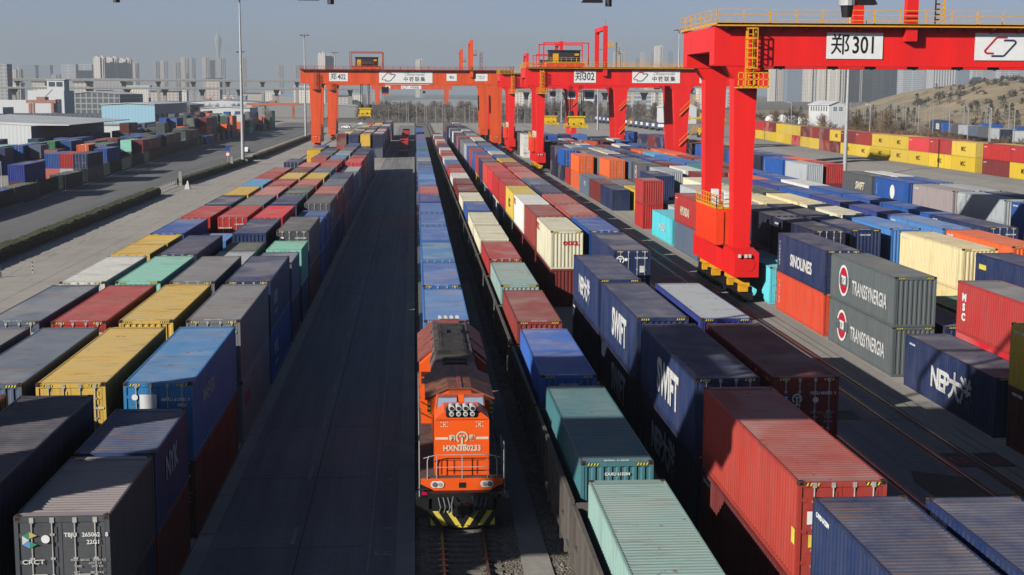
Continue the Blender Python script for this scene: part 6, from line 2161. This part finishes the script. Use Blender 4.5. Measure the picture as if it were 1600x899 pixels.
sky_r = [
    (806, 818, 104, 3000, B_grey, 'faint grey tower at the left end of the second red crane'), (958, 972, 83, 2600, B_beige, 'beige tower behind the yellow post of the second red crane'), (973, 979, 82, 2700, B_grey, 'thin dark tower beside the beige one above the second red crane'), (991, 998, 92, 3000, B_glass, 'small bluish tower above the long company board'),
    (999, 1005, 84, 2900, B_beige, 'slender beige tower above the long company board'), (1008, 1014, 88, 3100, B_grey, 'faint slender tower left of the tallest one'), (1015, 1021, 84, 3000, B_glass, 'bluish slender tower left of the tallest one'), (1022, 1035, 74, 2500, B_cream, 'tallest pale tower left of the near red crane'), (1042, 1050, 82, 2700, B_glass, 'dark glass tower right of the tallest pale one'),
    (1204, 1218, 70, 1900, B_cream, 'cream tower, first under the near red girder from its leg'), (1219, 1231, 68, 1930, B_beige, 'beige tower, second under the near red girder'), (1232, 1256, 80, 1700, B_glass, 'bluish block, third under the near red girder', 'flat'), (1258, 1280, 66, 1800, B_cream, 'cream tower, fourth under the near red girder'), (1282, 1300, 66, 1850, B_cream, 'cream tower, fifth under the near red girder'),
    (1302, 1324, 66, 1800, B_cream, 'cream tower left of the white mast, under the number board'), (1330, 1352, 70, 1820, B_beige, 'beige tower right of the white mast, under the number board'), (1354, 1386, 72, 1850, B_cream, 'wide cream tower under the right edge of the number board'), (1387, 1408, 88, 1900, B_band, 'banded white office under the near red girder', 'flat'),
    (1410, 1417, 88, 1850, B_grey, 'thin grey block beside the banded office'), (1418, 1449, 90, 1750, B_band, 'wide banded office in the middle of the right skyline', 'flat'), (1451, 1464, 92, 1900, B_grey, 'plain grey office left of the black-and-white striped one', 'flat'), (1466, 1503, 78, 1500, B_fin, 'vertically striped white office on the right skyline', 'flat'),
    (1505, 1528, 88, 1600, B_glass, 'glass office right of the striped one', 'flat'), (1530, 1545, 86, 1560, B_band, 'pale banded block with grid facade on the right skyline', 'flat'), (1547, 1574, 92, 1900, B_grey, 'grey office second from the right edge', 'flat'), (1576, 1604, 90, 1800, B_band, 'pale office at the right edge of the skyline', 'flat')]
for t_ in sky_l + sky_r:
    tower(t_[0], t_[1], t_[2], t_[3] * (1.0 if t_[3] < 1300 else 1.65), t_[4], t_[5], top=t_[6] if len(t_) > 6 else 'core')

# television tower
root = thing('television_tower', 'slender television tower with a flared pod, faint in the haze', 'tower', (px(350, 8600), 8600, 0))
mb = MB()
zb_ = pz(108, 8600); zp0 = pz(96, 8600); z1 = pz(82, 8600); z2 = pz(66, 8600); z3 = pz(60, 8600); z4 = pz(33, 8600)
mb.tube((0, 0, 0), (0, 0, z1 - 10), 18, 10, 12)
mk('shaft', mb, B_grey, root)
mb = MB(); mb.tube((0, 0, z1 - 20), (0, 0, z2), 12, 22, 16); mb.tube((0, 0, z2), (0, 0, z3), 22, 12, 16); mk('observation_pod', mb, B_grey, root)
mb = MB(); mb.tube((0, 0, z3), (0, 0, z3 + (z4 - z3) * .5), 4, 3, 8); mb.tube((0, 0, z3 + (z4 - z3) * .5), (0, 0, z4), 1.6, .8, 6); mk('antenna', mb, B_grey, root)


def viaduct(x0, x1, Y, ytop, step, label, th=2.4, w=16):
    root = thing('viaduct', label, 'viaduct', (0, Y, 0), group='elevated roads behind the yard')
    zt = pz(ytop, Y, 300)
    mb = MB(); mb.box(px(x0, Y), px(x1, Y), 0, w, zt - th, zt - .9); mb.box(px(x0, Y), px(x1, Y), -.3, 0, zt - th * .6, zt + .2); mb.box(px(x0, Y), px(x1, Y), w, w + .3, zt - th * .6, zt + .2)
    mk('deck', mb, M_conc, root)
    x = px(x0, Y) + 10
    while x < px(x1, Y):
        mb = MB(); mb.box(x - 1.4, x + 1.4, w / 2 - 1.2, w / 2 + 1.2, 0, zt - th - 1.5); mb.frus((x - 1.4, x + 1.4, w / 2 - 1.2, w / 2 + 1.2, zt - th - 3), (x - 2, x + 2, 1.5, w - 1.5, zt - th)); mk('pier', mb, M_conc, root)
        x += step


viaduct(30, 475, 1400, 124.5, 34, 'grey elevated motorway crossing the left skyline')
viaduct(20, 560, 1150, 137.5, 30, 'lower grey viaduct in front of the motorway at the left', th=1.4)
viaduct(800, 1070, 980, 137.5, 28, 'elevated road seen between the red crane legs', th=2.2)
viaduct(1010, 1110, 1200, 131, 30, 'higher elevated road just left of the near red leg', th=2.0)


def shed(x0, x1, y0, y1, h, ridge, Mw, Mr, label, Mside=None, over=0.0, axis='y', name='warehouse'):
    root = thing(name, label, 'warehouse', ((x0 + x1) / 2, y0, 0), group='sheds and warehouses left of the yard')
    w = (x1 - x0) / 2; L = y1 - y0
    mb = MB(); mb.prism([(-w, 0), (w, 0), (w, h), (0, h + ridge), (-w, h)], 'y', 0, L, 0)
    mk('wall', mb, Mw, root)
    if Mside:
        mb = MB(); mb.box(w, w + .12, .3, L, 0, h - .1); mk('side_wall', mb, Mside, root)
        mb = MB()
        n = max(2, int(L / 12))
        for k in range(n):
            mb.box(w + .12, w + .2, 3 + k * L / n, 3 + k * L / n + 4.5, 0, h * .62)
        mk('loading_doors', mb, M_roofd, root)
    mb = MB()
    mb.prism([(-w - .4, h - .1), (-w - .4, h + .2), (0, h + ridge + .35), (w + over, h + .35 - ridge * .15), (w + over, h), (w, h), (0, h + ridge + .02)], 'y', -.5 if not over else 6, L + .5)
    mk('roof', mb, Mr, root)
    return root


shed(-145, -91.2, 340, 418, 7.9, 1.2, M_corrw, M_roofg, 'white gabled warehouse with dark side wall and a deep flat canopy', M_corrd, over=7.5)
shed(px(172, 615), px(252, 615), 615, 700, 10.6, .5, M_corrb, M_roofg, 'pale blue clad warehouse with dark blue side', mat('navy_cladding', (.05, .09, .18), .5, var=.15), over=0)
shed(px(-60, 820), px(60, 820), 820, 900, 8.2, 2.2, M_corrw, M_roofb, 'long low shed with grey arched roof at the left edge')
shed(px(118, 830), px(200, 830), 830, 900, 14.6, 1.5, M_lat, M_roofg, 'tall lattice-walled hall with shallow arched roof')
shed(px(205, 900), px(305, 900), 900, 960, 8.0, 1.8, mat('brown_brick_shed', (.26, .2, .17), .8), M_roofb, 'low brown-walled shed with blue-grey roof right of the lattice hall')
shed(px(285, 980), px(420, 980), 980, 1040, 9.0, 1.8, M_corrw, M_roofb, 'wide pale shed with blue-grey roof behind the mast light')
shed(px(400, 900), px(560, 900), 905, 960, 7.5, 1.6, mat('shed_grey_wall', (.3, .3, .3), .8), M_roofg, 'pale roofed shed behind the legs of the orange crane')
shed(px(590, 1250), px(790, 1250), 1250, 1320, 10, 1.6, mat('shed_grey_wall_b', (.3, .32, .34), .8), M_roofb, 'blue-grey roofed shed behind the end of the trains')
shed(px(320, 760), px(395, 760), 762, 800, 7.5, .6, M_corrw, M_roofg, 'long white low building behind the near mast light')
# white house with control tower
root = thing('control_building', 'white block with a small glazed control room on its roof', 'building', (px(90, 760), 760, 0))
w = px(118, 760) - px(64, 760)
mb = MB(); mb.box(-w / 2, w / 2, 0, 22, 0, pz(144, 760)); mk('wall', mb, M_corrw, root)
mb = MB(); mb.box(w * .0, w / 2 - .5, 3, 14, pz(144, 760), pz(128, 760)); tb_ = mk('control_room', mb, M_corrw, root)
mb = MB(); mb.box(w * .05, w * .22, 2.95, 3, pz(141, 760) + 1, pz(131, 760)); mb.box(w * .26, w * .43, 2.95, 3, pz(141, 760) + 1, pz(131, 760)); mk('window', mb, M_glass, tb_)
mb = MB(); mb.box(-w * .02, w / 2 + .3, 2.5, 14.5, pz(128, 760), pz(127, 760)); mk('roof', mb, M_roofg, tb_)
mb = MB(); mb.box(-w / 2 - 40, -w / 2, 4, 16, 0, 11.5); an = mk('annex', mb, M_corrw, root)
mb = MB(); mb.box(w / 2 - 4.5, w / 2 - 1.5, -.05, 0, 3, 12); mk('window', mb, M_glass, root)
# long dark freight shed in front of it
root = thing('freight_shed', 'long dark low shed with white roof strip behind the white warehouse', 'shed', (px(60, 640), 640, 0), group='sheds and warehouses left of the yard')
mb = MB(); mb.box(-60, 36, 0, 16, 0, 6.2); mk('wall', mb, M_corrd, root)
mb = MB(); mb.box(-60, -10, -1, 16, 6.2, 9.0); mk('roof', mb, M_corrw, root)
# small white hut
root = thing('site_hut', 'small white flat-roofed hut between the white and the blue warehouse', 'hut', (px(184, 455), 455, 0))
mb = MB(); mb.box(-3.6, 3.2, 0, 12, 0, 5.4); mk('wall', mb, M_corrw, root)
mb = MB(); mb.box(-3.9, 3.5, -.3, 12.3, 5.4, 5.7); mk('roof', mb, M_conc, root)
mb = MB(); mb.box(-1, 0, -.04, 0, 1, 3.1); mk('door', mb, M_grey, root)
# warehouse signboard
root = thing('wall_sign', 'grey signboard with round emblem on the white warehouse gable', 'sign', (-135.6, 339.9, 6.0))
mb = MB(); mb.box(0, 3.3, -.05, 0, -.2, 1.4); bd = mk('board', mb, M_grey, root)
mb = MB(); mb.tube((.65, -.08, .6), (.65, -.05, .6), .45, n=20); mk('emblem', mb, M_white, bd)
face_text(root, text_mesh('铁路物流\n中铁快运', .55, M_white, .02, .95), (2.15, -.06, .62), 'y-')

# small clutter of low buildings between shed line and skyline
rnd = random.Random(5)
nm = 0
for k in range(26):
    x = 30 + k * 22 + rnd.uniform(-6, 6)
    Y = rnd.uniform(1500, 2100); hh = rnd.uniform(10, 30)
    xa = px(x, Y); w = rnd.uniform(14, 40)
    ttl = 'far low %s building, %s from the left in the strip below the motorway' % (['pale', 'grey', 'beige'][k % 3], ('leftmost' if k == 0 else ordw(k + 1)))
    root = thing('low_building', ttl, 'building', (xa, Y, 0), group='low buildings below the motorway')
    mb = MB(); mb.box(-w / 2, w / 2, 0, 20, 0, hh); mk('wall', mb, (B_cream, B_grey, B_beige)[k % 3], root)
    mb = MB(); mb.box(-w / 2 - .5, w / 2 + .5, -.5, 20.5, hh, hh + 1.5); mk('roof', mb, (M_roofg, M_roofb, M_roofd)[k % 3], root)
for k in range(14):
    x = 815 + k * 25 + rnd.uniform(-6, 6)
    Y = rnd.uniform(1250, 1700); hh = rnd.uniform(12, 24)
    w = rnd.uniform(14, 34)
    ttl = 'far low %s building, %s from the left between the red crane legs' % (['pale', 'white', 'grey'][k % 3], ('leftmost' if k == 0 else ordw(k + 1)))
    root = thing('low_building', ttl, 'building', (px(x, Y), Y, 0), group='low buildings beyond the red cranes')
    mb = MB(); mb.box(-w / 2, w / 2, 0, 16, 0, hh); mk('wall', mb, (B_cream, B_band, B_grey)[k % 3], root)
    mb = MB(); mb.box(-w / 2 - .5, w / 2 + .5, -.5, 16.5, hh, hh + 1.2); mk('roof', mb, (M_roofg, M_white, M_roofd)[k % 3], root)


def house(x, y, z, w, L, h, rg, label, rz=0, wins=True):
    root = thing('gabled_house', label, 'building', (x, y, z), R(rz), group='white gabled buildings beyond the yard')
    mb = MB(); mb.prism([(-w / 2, 0), (w / 2, 0), (w / 2, h), (0, h + rg), (-w / 2, h)], 'y', 0, L); mk('wall', mb, M_corrw, root)
    mb = MB(); mb.prism([(-w / 2 - .4, h - .2), (0, h + rg + .05), (w / 2 + .4, h - .2), (w / 2 + .4, h + .1), (0, h + rg + .4), (-w / 2 - .4, h + .1)], 'y', -.4, L + .4); mk('roof', mb, M_roofg, root)
    if wins:
        for q in (-.16, .16):
            mb = MB(); mb.box(q * w - .6, q * w + .6, -.05, 0, h - 2.2, h - .8); wd = mk('window', mb, M_glass, root)
            mb = MB(); mb.box(q * w - .07, q * w + .07, -.08, -.05, h - 2.2, h - .6); mb.box(q * w - .6, q * w + .6, -.08, -.05, h - 1.5, h - 1.4); mk('frame', mb, M_white, wd)
        for k in range(7):
            mb = MB(); mb.box(-w / 2 - .05, -w / 2, 2 + k * L / 8, 3.2 + k * L / 8, h - 2.4, h - .6); mk('window', mb, M_grey, root)


house(159.8, 520, 2.0, 7.0, 22, 10.2, 1.2, 'white gabled building with small square windows beside the white mast', rz=4)
house(px(1064, 700), 700, 0, 16, 24, 9.4, 3.6, 'plain white gabled house left of the near red crane leg', wins=False)
# storage domes
for k in range(5):
    x, Y = (1208, 1226, 1241, 1253, 1264)[k], 640
    root = thing('storage_dome', 'white storage dome, %s of the row left of the gabled building' % ('leftmost' if k == 0 else ordw(k + 1)), 'tank', (px(x, Y), Y, 2.0), group='row of white storage domes')
    mb = MB(); rr = 2.3 + (k < 3) * .7
    mb.tube((0, 0, 0), (0, 0, rr * .8), rr, rr, 14); mb.tube((0, 0, rr * .8), (0, 0, rr * 1.3), rr, rr * .75, 14); mb.tube((0, 0, rr * 1.3), (0, 0, rr * 1.6), rr * .75, rr * .1, 14)
    mk('shell', mb, M_white, root, smooth=False)

# ------------------------------------------------------------------ hill, embankment, far railway
def fbm(x, y, seed=0):
    from mathutils import noise
    return noise.fractal(Vector((x, y, seed)), 1.0, 2.0, 5)


mb = MB(); nx_, ny_ = 90, 70
for j in range(ny_ + 1):
    for i in range(nx_ + 1):
        X = 150 + i * 16; Y = 330 + j * 16
        ang = X / Y
        s1 = max(0, min(1, (X - 178 - (Y - 350) * .19) / 120)); s1 = s1 * s1 * (3 - 2 * s1)
        bump_ = math.exp(-((ang - .39) / .10) ** 2) * .42 + .78
        z = -.2 + s1 * (20 * bump_ + 7.0 * fbm(X * .012, Y * .012) + 2.2 * fbm(X * .05, Y * .05, 3)) * (1 if Y < 1150 else max(0, 1 - (Y - 1150) / 250))
        z = min(z, 27)
        # flat embankment shelf for the railway
        ex = X - (150 + (Y - 350) * .19)
        if -8 < ex < 34 and Y < 800: z = max(z, 3.2 if ex > 0 else 3.2 + ex * .4)
        mb.v.append((X, Y, z))
for j in range(ny_):
    for i in range(nx_):
        a = j * (nx_ + 1) + i; mb.f.append((a, a + 1, a + nx_ + 2, a + nx_ + 1)); mb.m.append(0)
hill = struct('hill', mb, M_hill, smooth=True)
HV = [v for v in mb.v]


def hz(X, Y):
    i = int((X - 150) / 16); j = int((Y - 330) / 16)
    if 0 <= i < nx_ and 0 <= j < ny_:
        return HV[j * (nx_ + 1) + i][2]
    return 0


mb = MB()
for dx in (0, 4.5, 9):
    for s_ in (-.75, .75):
        mb.bar((154 - .95 + 1.2 + dx + s_ + (300 - 350) * .19, 300, 3.45), (154 - .95 + 1.2 + dx + s_ + (800 - 350) * .19, 800, 3.45), .08, .15)
struct('embankment_track', mb, M_rail)
# wagons under the embankment train
mb0 = MB(); mb0.box(-1.3, 1.3, -6.5, 6.5, .5, .95); mb0.box(-1.0, 1.0, -5.4, -3.2, 0, .5); mb0.box(-1.0, 1.0, 3.2, 5.4, 0, .5)
fm = mb0.mesh('flat_wagon', M_dark)
for k in range(8):
    yy = 330 + k * 13.6 + 6.1
    tag(obj('flat_wagon', fm, loc=(154 + W2 + (yy - 6.1 - 350) * .19, yy, 3.5)), '%s dark flat wagon from the right in the embankment train' % ('first' if k == 0 else ordw(k + 1)), 'wagon', 'flat wagons on the embankment')
for k, (yy, lb) in enumerate(((462, 'dark blue electric locomotive with pale side panel on the embankment'), (402, 'blue locomotive behind the grey boxes on the embankment'), (362, 'long blue railcar at the right edge on the embankment'))):
    dx = (2.0, 6.0, 6.0)[k]
    root = thing('distant_locomotive', lb, 'locomotive', (154 + dx + (yy - 350) * .19, yy, 3.5), R(-10.8), group='blue railway vehicles on the embankment')
    mb = MB(); mb.prism([(-1.5, .9), (1.5, .9), (1.5, 3.6), (1.1, 4.2), (-1.1, 4.2), (-1.5, 3.6)], 'y', -9, 9); mk('body', mb, mat('rail_blue_%s' % 'abc'[k], ((.03, .05, .12), (.02, .09, .35), (.02, .08, .3))[k], .5), root)
    mb = MB(); mb.box(-1.53, -1.5, -7.5, -1.5, 1.2, 3.2); mk('side_panel', mb, M_offw if k == 0 else M_lblu, root)
    mb = MB(); mb.box(-1.2, 1.2, -8, -3, .1, .9); mb.box(-1.2, 1.2, 3, 8, .1, .9); mk('bogie', mb, M_dark, root)
# catenary masts
M_galv2 = mat('mast_concrete', (.30, .29, .28), .8, var=.1)
def mast_mesh():
    mb = MB(); mb.tube((0, 0, 0), (0, 0, 9.5), .16, .11, 8); mb.bar((0, 0, 7.6), (-3.4, 0, 8.2), .1); mb.bar((0, 0, 9.2), (-3.4, 0, 8.2), .06)
    return mb.mesh('catenary_mast', M_galv2)


cm_ = mast_mesh()
n = 0
for row_i, (ox, st) in enumerate(((-4.5, 27), (14, 33), (24, 41))):
    y = 305 + row_i * 9
    while y < 760:
        n += 1
        X = 154 + ox + (y - 350) * .19
        tag(obj('catenary_mast', cm_, loc=(X, y, 3.2 if row_i < 2 else max(3.2, hz(X, y)))), '%s grey catenary mast in the %s line along the embankment, from the right' % (nth(int((y - 305) // st) + 1).replace('nearest', 'first'), ('front', 'middle', 'rear')[row_i]), 'mast', 'catenary masts along the embankment')
        y += st
for k in range(26):
    X = px(610 + k * 9.0 + (k * 37 % 11), 740); Y = 700 + (k * 53 % 90)
    tag(obj('catenary_mast', cm_, loc=(X, Y, 0)), '%s pale mast from the left behind the far end of the stacks' % ('first' if k == 0 else ordw(k + 1)), 'mast', 'masts behind the end of the yard')
# concrete fence posts row below the embankment
mb = MB(); rnd = random.Random(2)

# ------------------------------------------------------------------ bare trees
def twiggy(mb, x, y, z, h, w, rnd, n=70, mi=0, wf=1.0):
    mb.tube((x, y, z), (x + rnd.uniform(-.2, .2), y, z + h * .45), h * .022, h * .012, 5, mi, cap=False)
    for k in range(n):
        t = rnd.random()
        zz = z + h * (.22 + .6 * t)
        a = rnd.random() * 6.283
        rad = w * .5 * math.sin(math.pi * min(1, .25 + t * .75)) ** .6
        p = Vector((x + rnd.uniform(-.1, .1) * w, y + rnd.uniform(-.1, .1) * w, zz - h * .12))
        q = Vector((x + math.cos(a) * rad * rnd.uniform(.5, 1), y + math.sin(a) * rad * rnd.uniform(.5, 1), zz + h * rnd.uniform(.05, .22)))
        wd = (h * .006 + .03) * wf
        s_ = (q - p).cross(Vector((0, 1, 0))).normalized() * wd
        mb.add([p - s_, p + s_, q], [(0, 1, 2)], mi)
        for j in range(2):
            m_ = p.lerp(q, rnd.uniform(.4, .9)); e = m_ + Vector((rnd.uniform(-1, 1), rnd.uniform(-1, 1), rnd.uniform(.1, 1))) * h * .13
            s2 = (e - m_).cross(Vector((0, 1, .2))).normalized() * wd * .8
            mb.add([m_ - s2, m_ + s2, e], [(0, 1, 2)], mi)


rnd = random.Random(11)
mb = MB()
for k in range(260):      # woods behind the end of the yard
    Y = rnd.uniform(760, 1000); x = rnd.uniform(560, 1090)
    twiggy(mb, px(x, Y), Y, 0, rnd.uniform(7, 12.5), rnd.uniform(7, 11), rnd, 60, wf=1.6)
for k in range(60):
    Y = rnd.uniform(850, 1000); x = rnd.uniform(230, 420)
    twiggy(mb, px(x, Y), Y, 0, rnd.uniform(6, 10), rnd.uniform(6, 9), rnd, 50)
tag(mk('winter_woodland', mb, M_twig), 'grey mass of bare winter trees behind the far end of the yard', 'woodland', kind='stuff')
mb = MB()
for k in range(170):      # brown shrubs along the foot of the embankment
    Y = rnd.uniform(250, 560); X = rnd.uniform(126, 147) + max(0, (Y - 350)) * .17
    twiggy(mb, X, Y, 0.6, rnd.uniform(3.5, 6.5), rnd.uniform(5, 8), rnd, 70)
tag(mk('brown_scrub', mb, M_twig2), 'brown leafless scrub between the yellow wall and the embankment', 'scrub', kind='stuff')
mb = MB()
for k in range(1300):      # scrub and small trees on the hill
    X = rnd.uniform(195, 640); Y = rnd.uniform(480, 1100)
    if fbm(X * .014, Y * .014, 4) < (.05 if hz(X, Y) < 15 else -.2): continue
    z = hz(X, Y)
    twiggy(mb, X, Y, z - .5, rnd.uniform(2, 5), rnd.uniform(4, 8), rnd, 22, wf=4.0)
for k in range(3200):
    X = rnd.uniform(190, 620); Y = rnd.uniform(500, 1000); z = hz(X, Y)
    ang = X / Y
    if z < 8.5 or ang < .25 or ang > .47 or fbm(X * .02, Y * .02, 9) < -.15: continue
    twiggy(mb, X, Y, z - .5, rnd.uniform(2.5, 5), rnd.uniform(4, 8), rnd, 22, wf=4.5)
tag(mk('hillside_scrub', mb, mat('dark_scrub_twigs', (.11, .095, .08), .9, var=.3, scale=.05)), 'dark bare scrub covering the dry hill on the right', 'scrub', kind='stuff')


def pine_mesh(seed, M=M_pine):
    rn = random.Random(seed)
    mb = MB()
    for k in range(420):
        t = rn.random() ** .8; a = rn.random() * 6.283; rad = (1 - t) ** .75 * (2.6 + .8 * math.sin(a * 3 + seed)) * rn.uniform(.45, 1)
        p = Vector((math.cos(a) * rad, math.sin(a) * rad, 1.0 + t * 6.4))
        u = Vector((rn.uniform(-1, 1), rn.uniform(-1, 1), rn.uniform(-.6, .4))) * .55; v = Vector((rn.uniform(-1, 1), rn.uniform(-1, 1), rn.uniform(-.6, .6))) * .5
        mb.add([p, p + u, p + v], [(0, 1, 2)])
    tb = MB(); tb.tube((0, 0, 0), (0, 0, 6.5), .22, .04, 6)
    return mb.mesh('crown', M), tb.mesh('trunk', M_bark)


pm = [pine_mesh(q) for q in range(3)]
spots = [(1428, 640), (1438, 660), (1372, 700), (1552, 600), (1563, 640), (1574, 590), (1588, 640), (1597, 610), (1541, 690), (1531, 720), (1520, 730), (1606, 560), (1583, 700), (1345, 820), (1362, 840), (1400, 860), (1412, 880), (1442, 900), (1455, 870), (1478, 860), (1495, 840), (1510, 830), (1290, 900), (1255, 930)]
for k, (x, Y) in enumerate(spots):
    X = px(x, Y)
    root = thing('evergreen_tree', '%s dark evergreen on the dry hill, counted from the left' % '', 'tree', (X, Y, hz(X, Y) - .3), rnd.random() * 6, group='evergreens on the hill')
    root.scale = (rnd.uniform(.8, 1.3),) * 3
    cr = obj('crown', pm[k % 3][0], root); tr = obj('trunk', pm[k % 3][1], root)
srt = sorted([o for o in COL.objects if o.name.startswith('evergreen_tree')], key=lambda o: o.location.x / o.location.y)
for k, o in enumerate(srt):
    o['label'] = '%s dark evergreen on the dry hill, counted from the left' % ('first' if k == 0 else ordw(k + 1))


def bare_tree(seed):
    rn = random.Random(seed); mb = MB(); twiggy(mb, 0, 0, 0, 9, 8, rn, 160)
    tb = MB(); tb.tube((0, 0, 0), (0, 0, 4.5), .2, .1, 6)
    return mb.mesh('crown', M_twig2), tb.mesh('trunk', M_bark)


bm_ = [bare_tree(q) for q in range(3)]
for k, (x, Y) in enumerate([(1160, 560), (1192, 540), (1215, 560), (1240, 530), (1262, 520), (1345, 470), (1372, 455), (1395, 450), (1420, 440), (1290, 480)]):
    X = px(x, Y)
    root = thing('bare_tree', '%s brown leafless tree from the left behind the yellow wall' % ('first' if k == 0 else ordw(k + 1)), 'tree', (X, Y, 1.0), k * 1.3, group='leafless trees behind the yellow wall')
    root.scale = (.9 + .1 * (k % 4),) * 3
    obj('crown', bm_[k % 3][0], root); obj('trunk', bm_[k % 3][1], root)

# small orange cranes far away in the old yard on the left
for k, (x0, x1, Y, lb) in enumerate(((307, 357, 1000, 'faded orange gantry crane far left of the near mast light'), (355, 372, 1080, 'small faded orange crane behind the near mast light'), (390, 470, 880, 'faded orange gantry crane left of the orange crane legs'), (60, 104, 690, 'rust-pink gantry crane in front of the white control building'))):
    root = thing('gantry_crane', lb, 'crane', (0, Y, 0), group='faded gantry cranes of the old yard')
    xa, xb = px(x0, Y), px(x1, Y)
    Mf = mat('faded_crane_%s' % 'abcd'[k], (.5, .16, .08) if k < 3 else (.4, .2, .16), .6)
    zt = (10, 10, 9.5, 12)[k]
    mb = MB(); mb.box(xa, xb, 0, 1.4, zt - 1.6, zt); mb.box(xa, xb, 6, 7.4, zt - 1.6, zt); mk('main_girder', mb, Mf, root)
    for q in (.12, .88):
        for yy in (0, 6):
            mb = MB(); xx = xa + (xb - xa) * q; mb.box(xx - .6, xx + .6, yy + .1, yy + 1.3, 0, zt - 1.6); mk('leg', mb, Mf, root)
    mb = MB(); xm_ = (xa + xb) / 2; mb.box(xm_ - 2, xm_ + 2, 0, 7, zt, zt + 1.5); mb.bar((xm_, 3, zt), (xm_ + 5, 3, zt + 5), .4); mk('trolley', mb, Mf, root)

# ------------------------------------------------------------------ air
mb = MB(); mb.box(-10900, 10900, -590, 13900, -1.3, 490)
hm = bpy.data.materials.new('haze_volume'); hm.use_nodes = True
nt = hm.node_tree
for n_ in list(nt.nodes):
    if n_.type == 'BSDF_PRINCIPLED': nt.nodes.remove(n_)
vo = nt.nodes.new('ShaderNodeVolumePrincipled')
vo.inputs['Color'].default_value = (0.45, 0.50, 0.54, 1)
vo.inputs['Density'].default_value = 0.00017
vo.inputs['Anisotropy'].default_value = 0.0
nt.links.new(vo.outputs[0], nt.nodes['Material Output'].inputs['Volume'])
hz_o = mk('haze', mb, hm)
hz_o['kind'] = 'stuff'; hz_o['label'] = 'thin grey-blue haze over the yard and the city'; hz_o['category'] = 'haze'
